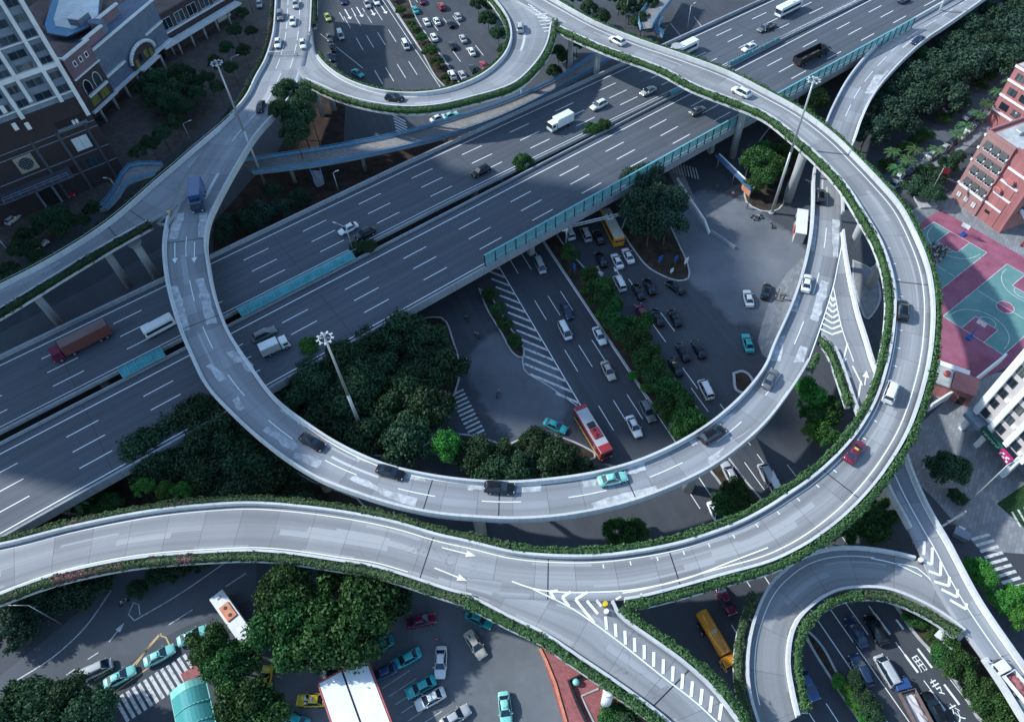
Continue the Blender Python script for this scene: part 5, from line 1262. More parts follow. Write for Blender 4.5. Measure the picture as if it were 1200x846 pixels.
for k in range(4):
    mb = MB(); A = Vector((13.4, 3 + k * 4.5, 3.4 + k * .2)); mb.loft([[A + Vector(d) + e for d in ((0, -.35, 0), (0, .35, 0), (0, .35, .5), (0, -.35, .5))] for e in (Vector((0, 0, 2.2)), Vector((5.5, 0, 0)))], smooth=False); mb.build('slanted_beam', M['wframe'], sc_)
mb = MB(); mb.tube((18.6, 1.6, 3.2), (18.6, 22, 12), .28, n=8); mb.build('red_strut', M['redtrim'], sc_); mb = MB(); mb.tube((18.6, 1.6, 0), (18.6, 1.6, 3.3), .28, n=8); mb.build('red_strut', M['redtrim'], sc_)
for k in range(5): window(sc_, 13.5, 0, .1, .1, 0, -1) if False else bx('side_window', sc_, (13.53, 3.5 + k * 4, 6), (.12, 2.2, 1.6), 'bglass')
tag(sc_, 'red brick school building with dark window louvres and white bands', 'school')
nb = empty('school_wing', so_ + Vector((21, 25, 0)), R(-69.4))
bx('wall', nb, (3, 14, 8), (12, 26, 16), 'brick'); bx('roof', nb, (3, 14, 16.05), (11.4, 25.4, .1), 'roofgrey')
for z in (4, 8, 12, 15.6): bx('white_band', nb, (3, .9, z), (12.2, .3, .5), 'wframe')
for k in range(3):
    for z in (5.8, 9.8, 13.6): bx('window', nb, (-.5 + k * 3.6, .95, z), (2.4, .14, 1.7), 'bglass')
tag(nb, 'second red brick school wing with white bands at the right edge', 'school')

# white office block with a green shop sign
wo = Vector((80.8, 64.4, 0)); wb = empty('office_block', wo, R(-74)); WH = 26.0
bx('wall', wb, (9.5, 9, (6.2 + WH) / 2), (19, 17.4, WH - 6.2), 'pinkwall'); bx('ground_floor', wb, (10, 10.5, 3), (18, 13, 6.2), 'spandrel')
for i in range(6): bx('pilaster', wb, (.45 + i * 3.55, .12, (6.1 + WH) / 2), (.95, .75, WH - 6.1), 'wframe')
bx('end_wall', wb, (-.15, 9, (6.1 + WH) / 2), (.5, 17.8, WH - 6.1), 'wframe')
nw = 0
for i in range(5):
    for fl in range(6):
        z = 7.5 + 3.0 * fl; window(wb, 1.65 + i * 3.55, z, 1.25, 1.7, .28, -1, 'bglass', 'louver')
        bx('air_conditioner', wb, (2.95 + i * 3.55, .12, z - .3), (.75, .5, .55), 'wframe', .03) if (i + fl) % 2 == 0 else None
for x in (.25, 4.1, 10.5): bx('column', wb, (x, .5, 3), (.8, .8, 6.2), 'wframe')
bx('entrance_canopy', wb, (1.4, -.5, 5.2), (3.4, 1.8, .9), 'spandrel')
sg = bx('shop_sign', wb, (5.5, -.35, 4.9), (4.4, .4, 1.5), 'green_sign'); s2 = bx('shop_sign', wb, (8.9, -.36, 4.7), (2.4, .42, 1.7), 'magenta_sign')
mb = MB()
for k in range(9):
    x = 3.75 + k * .42; zz = 4.95
    mb.box((x, -.57, zz), (.07, .05, .5)); mb.box((x + .14, -.57, zz + .16 * (-1) ** k), (.24, .05, .07))
    if k % 2: mb.box((x + .2, -.57, zz - .05), (.06, .05, .4))
mb.build('lettering', M['wframe'], sg)
mb = MB()
for x, z, w, h in ((8.1, 4.6, .3, .5), (8.5, 5.1, .4, .3), (8.8, 4.4, .5, .4), (9.3, 4.9, .35, .6), (9.7, 4.3, .4, .4), (9.6, 5.2, .3, .3)): mb.box((x, -.58, z), (w, .06, h))
mb.build('emblem', M['wframe'], s2)
bx('roof', wb, (9.5, 9, WH + .2), (19.4, 18, .5), 'wframe')
tag(wb, 'white office block on columns with green and magenta shop sign, right edge', 'office building')

# small gatehouse and the school wall
gh = empty('gatehouse', at((1104, 456), 0), R(-33)); bx('wall', gh, (0, 0, 1.7), (9, 4.2, 3.4), 'brick'); bx('roof', gh, (-2.2, 0, 3.5), (5, 4.6, .25), 'roofgrey'); bx('roof', gh, (2.6, 0, 3.52), (4.2, 4.5, .3), 'brick'); bx('door', gh, (3.2, -2.12, 1.1), (1.1, .1, 2.1), 'dark')
mb = MB(); mb.tube((-.8, .4, 3.65), (-.8, .4, 4.4), .55, n=12); mb.build('roof_tank', M['redtrim'], gh); bx('skylight', gh, (-1.0, 2.9, 3.2), (8, 1.6, .3), 'wframe')
tag(gh, 'low brick gatehouse with grey roof and red tank beside the court', 'gatehouse')
wl = [at(p, 0) for p in ((1086, 482), (1105, 470), (1130, 458), (1152, 440), (1172, 424))]
o_ = obj('boundary_wall', strip_mesh('boundary_wall', wall_path(wl, -.18, .18, 0, 2.6), M['wframe'])); tag(o_, 'pale boundary wall between school yard and plaza', 'wall')

# fuel-station style canopy, bottom
P0, P1, P2 = at((373, 800), 5.5), at((429, 770), 5.5), at((473, 852), 5.5)
ax_ = (P1 - P0); wd = ax_.length; ax_.normalize(); ang = math.atan2(ax_.y, ax_.x)
cn = empty('station_canopy', Vector((P0.x, P0.y, 0)), ang); Lc = 16.5
bx('roof_panel', cn, (wd * .24, -Lc / 2, 5.4), (wd * .46, Lc - .3, .3), 'whiteroof'); bx('roof_panel', cn, (wd * .745, -Lc / 2, 5.4), (wd * .47, Lc - .3, .3), 'whiteroof'); bx('gutter', cn, (wd * .49, -Lc / 2, 5.32), (.34, Lc - .3, .2), 'dark')
bx('fascia', cn, (wd / 2, -.02, 5.25), (wd + .3, .2, .75), 'redtrim'); bx('fascia', cn, (-.06, -Lc / 2, 5.25), (.2, Lc, .75), 'redtrim'); bx('fascia', cn, (wd + .06, -Lc / 2, 5.25), (.2, Lc, .75), 'redtrim')
for x in (1.4, wd - 1.4):
    for y in (-3, -11):
        mb = MB(); mb.tube((x, y, 0), (x, y, 5.2), .22, n=10); mb.build('column', M['wframe'], cn)
tag(cn, 'white flat double-panel canopy with red edge over the parking lot', 'canopy')

# barrel-shaped teal canopy, bottom left
A, B = at((196, 812), 4.2), at((238, 791), 4.2); ax_ = B - A; wd = ax_.length; ax_.normalize()
tc = empty('stair_canopy', Vector((A.x, A.y, 0)), math.atan2(ax_.y, ax_.x)); Lc = 15
def barrel(y0, y1, dz, th, name, mat):
    rows = []
    for y in np.linspace(y0, y1, 8):
        up = [Vector((wd * k / 10, y, 3.2 + 1.3 * math.sin(math.pi * k / 10) + dz)) for k in range(11)]
        rows.append(up + [v - Vector((0, 0, th)) for v in up[::-1]])
    return obj(name, strip_mesh(name, rows, M[mat]), tc)
barrel(-Lc, 0, 0, .08, 'roof', 'tealroof'); barrel(-.9, .25, .03, .16, 'front_fascia', 'mintframe')
mb = MB()
for y in (-3.4, -6, -8.6, -11.2, -13.8):
    for k in range(10): mb.tube(Vector((wd * k / 10, y, 3.3 + 1.3 * math.sin(math.pi * k / 10))), Vector((wd * (k + 1) / 10, y, 3.3 + 1.3 * math.sin(math.pi * (k + 1) / 10))), .06, n=5)
mb.box((.05, -Lc / 2, 3.25), (.12, Lc, .12)); mb.box((wd - .05, -Lc / 2, 3.25), (.12, Lc, .12)); mb.build('ribs', M['mintframe'], tc)
for x in (.1, wd - .1):
    for y in (-.5, -7, -14): bx('post', tc, (x, y, 1.6), (.16, .16, 3.2), 'mintframe')
tag(tc, 'rounded teal translucent stair canopy beside the zebra crossing at bottom left', 'canopy')
bx_ = None
mb = MB(); Q4 = [at(q('03', *p), 0) for p in ((850, 625), (925, 580), (945, 625), (870, 668))]; mb.prism([(p.x, p.y) for p in Q4], 0, .5); tag(mb.build('brick_planter', M['redpave']), 'small reddish paved block in front of the teal canopy', 'planter')

# bank of tower blocks west of the frame, whose shade falls across the junction
def tower_block(x0, x1, y0, y1, h, label):
    t = empty('tower_block', ((x0 + x1) / 2, (y0 + y1) / 2, 0)); w, d = x1 - x0, y1 - y0
    bx('wall', t, (0, 0, h / 2), (w, d, h), 'wframe'); bx('roof', t, (0, 0, h + .4), (w + .6, d + .6, .8), 'roofgrey'); n = int(h / 3.4)
    for s, (ww, off) in ((1, (d, w / 2)), ):
        for k in range(1, n, 1): bx('window_band', t, (off + .03, 0, k * 3.4), (.1, d * .9, 1.6), 'bglass')
    tag(t, label, 'tower')
tower_block(-178, -150, 91, 126, 108, 'tall pale tower block west of the junction, nearest the expressway')
tower_block(-182, -150, 127, 182.5, 166, 'broad pale tower block west of the stone-clad tower')
tower_block(-196, -166, 196, 300, 92, 'long pale block northwest of the mauve building')
# ---------------------------------------------------------------- trees and shrubs
def crown_mesh(name, seed, mat, n=4200, lobes=12, flat=.62, leaf=.046):
    """a unit crown (radius about 1, base at z=0) of many leaf clusters on uneven lobes"""
    g = np.random.default_rng(seed); C = []; r_ = []
    for i in range(lobes):
        a = g.random() * 2 * math.pi; rr = (g.random() ** .5) * .80; h = .22 + (1 - rr * rr) * .72 * (.45 + .6 * g.random())
        C.append((rr * math.cos(a), rr * math.sin(a), h * flat * 1.5)); r_.append((.13 + .21 * g.random() ** 1.4) * (1.25 - .45 * rr))
    C = np.array(C); r_ = np.array(r_)
    w = r_ ** 2; k = g.choice(lobes, n, p=w / w.sum())
    D = g.normal(0, 1, (n, 3)); D[:, 2] = np.abs(D[:, 2]) * .9 - .25 * g.random(n); D /= np.linalg.norm(D, axis=1)[:, None]
    rad = r_[k] * (.62 + .62 * g.random(n) ** 1.3)
    # twigs sticking out here and there
    out = g.random(n) < .08; rad[out] *= 1.22
    P = C[k] + D * rad[:, None] + g.normal(0, .018, (n, 3)); P[:, 2] *= .92
    # drop clusters buried inside other lobes
    keep = np.ones(n, bool)
    for i in range(lobes):
        keep &= ~((np.linalg.norm(P - C[i], axis=1) < r_[i] * .62))
    P, D = P[keep], D[keep]
    V, Q, t = leaf_cloud(P, D, leaf * (.6 + .9 * g.random(len(P))), g.random(len(P)) * .6 + .4 * g.random(lobes)[k[keep]], .6)
    # dark twiggy cores so that the crown is not hollow
    base = len(V); vs = []; qs = []
    for i in range(lobes):
        m, s = 6, 4
        for a in range(s + 1):
            for b in range(m):
                th = math.pi * a / s; ph = 2 * math.pi * b / m; o = r_[i] * .60
                vs.append(C[i] + o * np.array([math.sin(th) * math.cos(ph), math.sin(th) * math.sin(ph), math.cos(th)]))
        b0 = base + i * (s + 1) * m
        for a in range(s):
            for b in range(m): qs.append((b0 + a * m + b, b0 + a * m + (b + 1) % m, b0 + (a + 1) * m + (b + 1) % m, b0 + (a + 1) * m + b))
    vs = np.array(vs); vs[:, 2] *= .92
    V = np.vstack([V, vs]); Q = np.vstack([Q, np.array(qs)]); t = np.concatenate([t, np.full(len(qs), .15)])
    return np_mesh(name, V, Q, M[mat], colr=t)

def trunk_mesh(seed):
    g = random.Random(seed); mb = MB()
    p = Vector((0, 0, 0)); r = .055
    for i in range(3):
        e = p + Vector((g.uniform(-.04, .04), g.uniform(-.04, .04), .24)); mb.tube(p, e, r, r * .82, 8); p = e; r *= .82
    for i in range(6):
        a = g.random() * 6.28; e = p + Vector((math.cos(a) * .42, math.sin(a) * .42, .30 + .2 * g.random())); m = p.lerp(e, .5) + Vector((0, 0, .06))
        mb.tube(p - Vector((0, 0, .05)), m, r * .6, r * .4, 6); mb.tube(m, e, r * .4, r * .14, 6)
    return mb.mesh('trunk', M['bark'])
TRUNK = [trunk_mesh(i) for i in range(3)]
CROWN = {}
for mi, mt in enumerate(('leaf', 'leaf2', 'leaf3', 'leaf4')):
    CROWN[mt] = [crown_mesh('crown', 100 * mi + i, mt, 8200 if mt in ('leaf', 'leaf2') else 5600, (34, 26, 40)[i]) for i in range(3)]

def tree(px, r, h, mat, label, group, zbase=0.0, cat='tree', name='broadleaf_tree', var=True):
    """px: image pixel of the crown's middle; r: crown radius; h: height (m)"""
    r *= rnd.uniform(.9, 1.12) if var else 1
    h *= rnd.uniform(.9, 1.1) if var else 1
    cz = h * .68 + zbase; p = at(q(*px) if isinstance(px[0], str) else px, cz)
    root = empty(name, (p.x, p.y, zbase), rnd.random() * 6.28)
    ch = min(h * .75, r * 1.45)
    c = obj('crown', rnd.choice(CROWN[mat]), root); c.scale = (r * 1.05, r * 1.05, ch); c.location = (0, 0, h - ch * .98)
    c.rotation_euler = (0, 0, rnd.random() * 6.28)
    t = obj('trunk', rnd.choice(TRUNK), root); th = h - ch * .45; t.scale = (min(r, th) * .9, min(r, th) * .9, th)
    tag(root, label, cat, group); return root

def clump(pts, mat, label, group, r=4.5, h=9, zbase=0.0, cat='tree', name='broadleaf_tree'):
    for p in pts:
        pp = p[:2] if not isinstance(p[0], str) else p[:3]; ex = p[len(pp):]
        tree(pp, ex[0] if ex else r, ex[1] if len(ex) > 1 else h, ex[2] if len(ex) > 2 else mat, label, group, zbase, cat, name)

clump([(470, 388), (438, 403), (502, 402), (402, 425), (452, 432), (495, 440), (368, 445), (412, 462), (458, 478), (502, 475), (384, 492), (432, 508), (352, 468), (476, 512), (518, 428), (425, 440), (480, 455), (400, 480)],
      'leaf', 'dark broadleaf tree in the dense clump inside the ring road, round the lamp mast', 'dark trees inside the ring road', 4.8, 9.5)
tree((366, 412), 2.6, 10, 'leaf3', 'small bright green tree at the edge of the dark clump, left of the mast head', None); tree((408, 418), 3.0, 10.5, 'leaf2', 'fresh green tree just right of the mast head', None)
tree((345, 458), 2.6, 5, 'leaf2', 'mid green bush between dark clump and ring road', None)
tree((522, 522), 3.2, 8, 'leaf3', 'bright green round tree at the left end of the bed by the zebra crossing', None)
clump([(556, 530), (590, 530), (628, 520), (655, 532), (610, 545), (575, 545), (640, 545), (682, 548, 2.5, 5)], 'leaf', 'dark tree in the bed inside the ring road, below the orange bus', 'dark trees below the orange bus', 3.6, 7)
clump([(168, 530), (200, 510), (232, 492), (262, 497), (184, 545, 4), (228, 532), (268, 522), (300, 548), (250, 556), (286, 572), (322, 572), (245, 510), (352, 590, 3, 6), (182, 520), (275, 548), (156, 540, 3.4), (215, 500, 4), (240, 485, 4), (262, 478, 3.4), (310, 556, 4), (275, 580, 3.6)],
      'leaf', 'dark tree of the thick wood between expressway and outer loop', 'wood between expressway and outer loop', 5.0, 9)
for (x, y), lb in zip(((172, 575), (196, 578), (218, 580)), ('leftmost of the three bright green ball shrubs by the flowering hedge', 'middle and palest of the three bright ball shrubs by the hedge', 'largest bright ball shrub, nearest the ring road')):
    tree((x, y), 2.1 if x != 196 else 1.7, 9, 'leaf3', lb, None, cat='shrub', name='ball_shrub')
clump([(108, 592, 2.4, 5), (130, 588, 2.2, 5), (60, 615, 1.8, 4)], 'leaf2', 'low green bush squeezed between expressway and outer loop hedge', 'bushes by the outer loop hedge')
clump([(345, 720), (395, 702), (372, 748), (430, 712), (410, 738), (338, 695, 4.5), (330, 745, 5)], 'leaf2', 'great spreading green tree beside the parking lot', 'big trees beside the parking lot', 5.7, 13)
clump([(440, 680, 4, 9), (455, 700, 4, 8), (395, 765, 4, 8)], 'leaf', 'dark tree at the parking lot, shaded by the outer loop', 'shaded trees at the parking lot')
clump([(20, 690), (55, 672), (30, 718), (85, 690), (8, 735), (60, 700, 3), (115, 670, 3)], 'leaf4', 'dusky tree in the dark bank below the outer loop at left', 'bank below the outer loop', 4.2, 6)
tree((22, 750), 1.6, 4, 'leaf2', 'small green bush beside the curved white line at left', None, cat='shrub', name='bush')
clump([(160, 690, 2, 3), (185, 672, 2.4, 3), (205, 668, 2.2, 3), (230, 658, 2, 3)], 'leaf', 'low shrub on the dark traffic island under the outer loop', 'shrubs on the dark island', cat='shrub', name='bush')
clump([(12, 838), (42, 828), (80, 822, 4.2), (104, 832, 3.6), (64, 842)], 'leaf', 'rounded dark tree in the bottom left corner by the zebra crossing', 'trees in the bottom left corner', 4.8, 9)
clump([(243, 755, 3), (266, 776, 3.7), (286, 798, 4), (284, 826, 3.8), (306, 838, 4), (256, 764, 2.6)], 'leaf2', 'fresh green tree between the bus with the orange roof panel and the teal canopy', 'green trees beside the teal canopy', 4.2, 9)
clump([(1105, 772, 2.2, 4), (1126, 782, 2.4, 5), (1146, 806, 2.4, 5), (1164, 833, 2.6, 5), (1112, 755, 1.8, 4), (1175, 846, 3, 5), (1075, 722, 2, 3), (1090, 735, 2, 3)], 'leaf2', 'green shrub on the bank between bus lane and east ramp', 'shrubs on the bank by the bus lane', cat='shrub', name='bush')
clump([(1148, 668, 2.2, 5), (1155, 680, 2, 5), (1180, 706, 2.4, 5), (1197, 700, 2.6, 5), (1195, 725, 2.2, 5)], 'leaf3', 'bright leafy tree between the east ramp and the zebra crossing', 'street trees by the right zebra crossing', cat='tree')
clump([(952, 470, 2.8, 8, 'leaf3'), (965, 488, 3), (945, 455, 2.4, 7, 'leaf3'), (958, 508, 2.8, 7, 'leaf3'), (975, 478, 2.4), (968, 515, 2.2), (950, 492, 2.6)], 'leaf2', 'leafy green tree in the wedge between ring road and great loop', 'trees in the wedge by the ring road', 2.8, 7)
clump([(1000, 608, 3), (1022, 618, 3.2), (1012, 592, 2.6), (1035, 600, 2.4), (985, 625, 2.6)], 'leaf2', 'dark green tree under the lower edge of the great loop by the east ramp', 'trees under the great loop', 3, 6)
tree((1112, 548), 3.6, 8, 'leaf', 'lone dark tree on the grey plaza before the white building', None)
clump([(1118, 578, 1.2, 1.8), (1125, 584, 1.3, 2)], 'leaf', 'low clipped bush beside the lone plaza tree', 'plaza bushes', cat='shrub', name='bush')
wood = []
for i, (x0, y0) in enumerate(((1022, 150), (1036, 120), (1052, 98), (1074, 82), (1098, 70), (1122, 55), (1142, 34), (1168, 14), (1195, -5))):
    for k in range(4):
        wood.append((x0 + k * 17 + rnd.uniform(-4, 4), y0 + k * 17 + rnd.uniform(-5, 5)))
wood += [(1240, 10), (1225, 30), (1210, 20), (1200, 45), (1035, 178), (1050, 190, 3.5)]
clump([p for p in wood if p[1] < 171 - (p[0] - 1030) * .70], 'leaf4', 'dark tree of the wood beyond the northeast ramp', 'wood beyond the northeast ramp', 5.4, 9)
clump([(1046, 82, 2.5, 7), (1080, 66, 2.4, 7), (1035, 110, 2.4, 6), (1130, 18, 2.6, 7), (1185, 3, 2.4, 7)], 'leaf2', 'fresh green tree at the sunny edge of the wood by the northeast ramp', 'sunny trees at the wood edge')
clump([(1075, 215, 3), (1095, 226, 2.8), (1098, 206, 2.6), (1112, 192, 2.4), (1086, 200, 2.4), (1122, 185, 2)], 'leaf', 'bushy dark tree in the bed beside the school flagpole', 'bed beside the flagpole', 2.8, 5)
clump([(886, 188, 3.6), (902, 178, 3.6), (895, 206, 3.4), (912, 196, 3.2), (884, 214, 2.6, 5), (920, 178, 3), (930, 160, 3), (940, 140, 3.4), (955, 118, 3.4)], 'leaf2', 'bushy tree between the underpass sign bridge and the tall pier', 'trees by the tall pier', 3.4, 8)
clump([(760, 208, 4.4), (772, 232, 5), (750, 240, 4.2), (782, 258, 4.4), (762, 262, 4.4), (742, 214, 3.6), (790, 240, 3.4)], 'leaf4', 'tall dark tree on the kerbed island with blue signs', 'trees on the sign island', 4.4, 11)
clump([(668, 296, 2.4), (690, 322, 2.2), (704, 338, 3.4), (716, 356, 3.2), (735, 384, 3.2), (748, 400, 3.4), (762, 418, 3.2), (770, 436, 3), (784, 455, 3), (796, 472, 3.2), (808, 490, 3), (752, 378, 2.2), (720, 375, 2.6), (780, 478, 2.4), (800, 500, 2.2), (700, 355, 2.4)],
      'leaf2', 'leafy tree on the planted median of the avenue', 'trees on the avenue median', 3, 6)
clump([(685, 340, 1, 2), (703, 368, 1.1, 2), (712, 380, 1.1, 2), (742, 440, 1.1, 2), (757, 455, 1.2, 2), (770, 475, 1.2, 2), (783, 492, 1.2, 2.4), (792, 505, 1.2, 2)], 'leaf3', 'bright green clipped shrub along the avenue median kerb', 'bright shrubs on the avenue median', cat='shrub', name='bush')
clump([(862, 575, 2.6), (850, 588, 2.6), (875, 590, 2.4), (735, 628, 3.2, 5), (722, 622, 2.4, 5), (745, 618, 2.2, 4)], 'leaf2', 'shady tree in the gap between ring road and great loop', 'trees in the shaded gap', 2.6, 5)
clump([(573, 344, 1.8, 3), (584, 362, 2, 3), (592, 378, 2, 3), (603, 398, 1.8, 3)], 'leaf2', 'small tree on the narrow island beside the hatched gore', 'trees on the narrow island', cat='tree')
clump([(418, 290, 1.7, 4), (432, 288, 1.8, 4)], 'leaf', 'small dark tree growing up through the expressway gap by the black van', 'gap trees by the black van', zbase=6)
tree((613, 190), 2.4, 5.5, 'leaf2', 'single green tree growing through the expressway gap', None, 5.5)
clump([(692, 152, 2.0, 5), (708, 148, 2.2, 5)], 'leaf2', 'one of two joined green trees in the expressway gap near the white box truck', 'joined gap trees', zbase=5.5)
clump([(342, 118, 4), (352, 142, 4.4), (334, 142, 3.4), (362, 128, 3.4), (348, 165, 3.6)], 'leaf', 'tall dark tree growing beside the top road split', 'trees beside the top road split', 4.6, 18)
clump([(738, 8), (752, 24, 3), (726, -4), (760, 5, 3), (690, 12, 3), (672, -4, 3), (705, 22, 2.6)], 'leaf', 'dark tree behind the outer loop at the top of the picture', 'trees behind the outer loop', 4, 8)
clump([(470, 12, 1.8, 3), (482, 28, 1.8, 3), (494, 44, 2, 3), (503, 58, 2.6, 4), (512, 72, 2, 3), (460, -4, 2, 3), (522, 92, 1.6, 3), (488, 36, 1.6, 3)], 'leaf2', 'shrub on the median of the avenue beyond the small top loop', 'far avenue median shrubs', cat='shrub', name='bush')
clump([(572, 22, 3), (584, 40, 2.6), (560, 6, 3), (576, 4, 3), (590, 58, 1.8, 4)], 'leaf', 'dark tree inside the small top loop, beside the pale parapet', 'trees inside the small top loop', 3, 7)
clump([(222, 100, 4), (198, 118, 4), (182, 95, 4), (192, 92, 4), (205, 105, 4), (180, 112, 3.8), (214, 88, 3.8), (192, 110, 4), (170, 100, 3.2), (205, 122, 3.4)], 'leaf', 'dark tree on the forecourt in front of the arcaded building', 'forecourt trees', 4, 8)
clump([(284, 18, 2.4), (276, 38, 2.6), (266, 58, 2.6), (254, 76, 2.6), (243, 94, 2.6), (232, 112, 2.6), (218, 128, 2.6), (204, 144, 2.6), (190, 158, 2.6), (176, 170, 2.4), (162, 180, 2.2), (290, -4, 2.4), (296, 40, 2), (286, 62, 2.2), (272, 82, 2.2), (256, 106, 2.2)],
      'leaf', 'dusky tree in the row between forecourt and top road', 'row between forecourt and top road', 5.2, 7.5)
clump([(66, 252, 3), (52, 262, 2.8), (80, 262, 2.6), (72, 270, 2.4)], 'leaf', 'dark tree before the entrance of the stone-clad tower', 'trees before the tower entrance', 3.8, 7)
clump([(30, 278, 2.8), (24, 292, 2.6), (38, 292, 2.4), (12, 318, 2.6), (45, 305, 2.2), (110, 245, 2), (100, 262, 2)], 'leaf', 'dark tree in the planted strip below the tower, by the west ramp hedge', 'planted strip below the tower', 4.2, 7)
clump([(268, 262, 3), (288, 256, 3.2), (308, 248, 3.4), (330, 242, 3.2), (352, 232, 2.8), (262, 278, 2.6), (300, 262, 2.6), (320, 225, 2.6)], 'leaf4', 'dark tree between the ring road and the north edge of the expressway', 'trees north of the expressway', 4.2, 6.5)
clump([(650, 85, 2.4), (664, 68, 2.6), (676, 52, 2.4), (655, 62, 2.4)], 'leaf', 'dark tree in the shade between the small top loop and the great loop', 'trees in the shade at the loops', 2.5, 6)

clump([(982, 797, 1.1, 2), (990, 806, 1.2, 2), (998, 818, 1.2, 2), (1006, 830, 1.2, 2), (1013, 842, 1.2, 2)], 'leaf3', 'yellow-green clipped shrub along the median kerb inside the southeast loop', 'bright shrubs inside the southeast loop', cat='shrub', name='bush')
clump([(1014, 818, 1.6, 3), (1024, 836, 1.8, 3), (1004, 796, 1.3, 2.5)], 'leaf', 'dark shrub on the median inside the southeast loop, behind the yellow-green ones', 'dark shrubs inside the southeast loop', cat='shrub', name='bush')
clump([(1040, 192, 2.4), (1062, 172, 2.2), (1085, 156, 2.4), (1106, 138, 2.2), (1128, 118, 2.4), (1150, 98, 2.4), (1172, 78, 2.4), (1194, 58, 2.4), (1075, 164, 2), (1118, 128, 2), (1160, 88, 2)], 'leaf2', 'green shrub along the far side of the street behind the school', 'shrubs along the street behind the school', 1.7, 3, cat='shrub', name='bush')
# palms: feather fronds from a slim trunk
def frond_mesh(seed):
    g = np.random.default_rng(seed); V = []; Q = []
    for k in range(15):
        a = 2 * math.pi * k / 15 + g.random() * .3; L = .85 + .3 * g.random(); up = .45 + .5 * g.random()
        ax = np.array([math.cos(a), math.sin(a), 0]); sd = np.array([-math.sin(a), math.cos(a), 0])
        pts = [ax * L * t + np.array([0, 0, up * t - 1.15 * t * t * (.6 + .4 * g.random())]) for t in np.linspace(0, 1, 8)]
        for i in range(7):
            w0 = .16 * math.sin(math.pi * min(1, (i + .6) / 7.6)); 
            for s in (-1, 1):
                for j in range(2):
                    c = pts[i] + (pts[i + 1] - pts[i]) * j * .5; b = len(V)
                    V += [c, c + sd * s * w0 + ax * .10 - np.array([0, 0, .05]), c + sd * s * w0 * .9 + ax * .15 - np.array([0, 0, .05]), c + (pts[i + 1] - pts[i]) * .4]
                    Q.append((b, b + 1, b + 2, b + 3))
    return np_mesh('fronds', np.array(V), np.array(Q), M['palm'], colr=g.random(len(Q)))
FR = [frond_mesh(i) for i in range(2)]
def palm(px, r, h, label, group):
    p = at(px, h * .9); root = empty('palm_tree', (p.x, p.y, 0), rnd.random() * 6)
    mb = MB(); mb.tube((0, 0, 0), (.15, .1, h * .5), .22, .17, 8); mb.tube((.15, .1, h * .5), (.1, 0, h * .93), .17, .14, 8); mb.build('trunk', M['bark'], root)
    f = obj('crown', rnd.choice(FR), root); f.location = (.1, 0, h * .9); f.scale = (r, r, r)
    tag(root, label, 'palm', group)
palm((88, 585), 2.6, 7, 'light green palm beside the expressway edge at lower left', None)
for p in ((1052, 198), (1072, 176), (1064, 188), (1122, 158), (1132, 148), (1156, 122), (1170, 108), (1046, 178), (1098, 176), (1146, 135), (1184, 96)):
    palm(p, 2.1, 6, 'palm in the row along the street behind the school', 'palms behind the school')
# ---------------------------------------------------------------- vehicles
def sect(x, w, z0, z1, r=.12, crown=.03):
    """rounded cross-section at station x (closed ring, 12 points)"""
    m = (z0 + z1) / 2; r = min(r, w * .45, (z1 - z0) * .45)
    h = [(w - r * .4, z0), (w, z0 + r), (w, m), (w * .985, z1 - r), (w - r, z1), (w * .45, z1 + crown)]
    return [Vector((x, y, z)) for y, z in h] + [Vector((x, -y, z)) for y, z in h[::-1]]
def wheel_parts(root, x, y, r, wd, rimmat='rim'):
    mb = MB(); s = 1 if y > 0 else -1
    mb.tube((0, -wd / 2, 0), (0, wd / 2, 0), r, n=14); w = mb.build('wheel', M['tyre'], root); w.location = (x, y, r)
    mb = MB(); mb.tube((0, s * (wd / 2 - .02), 0), (0, s * (wd / 2 + .012), 0), r * .62, r * .56, n=10); mb.build('rim', M[rimmat], w)
def lamp_parts(root, xf, xb, y, zf, zb, sz=(.1, .34, .14)):
    for s in (1, -1):
        mb = MB(); mb.box((xf, s * y, zf), sz); mb.build('headlight', M['headlamp'], root, .02)
        mb = MB(); mb.box((xb, s * y, zb), (sz[0], sz[1] * .9, sz[2])); mb.build('taillight', M['taillamp'], root, .02)

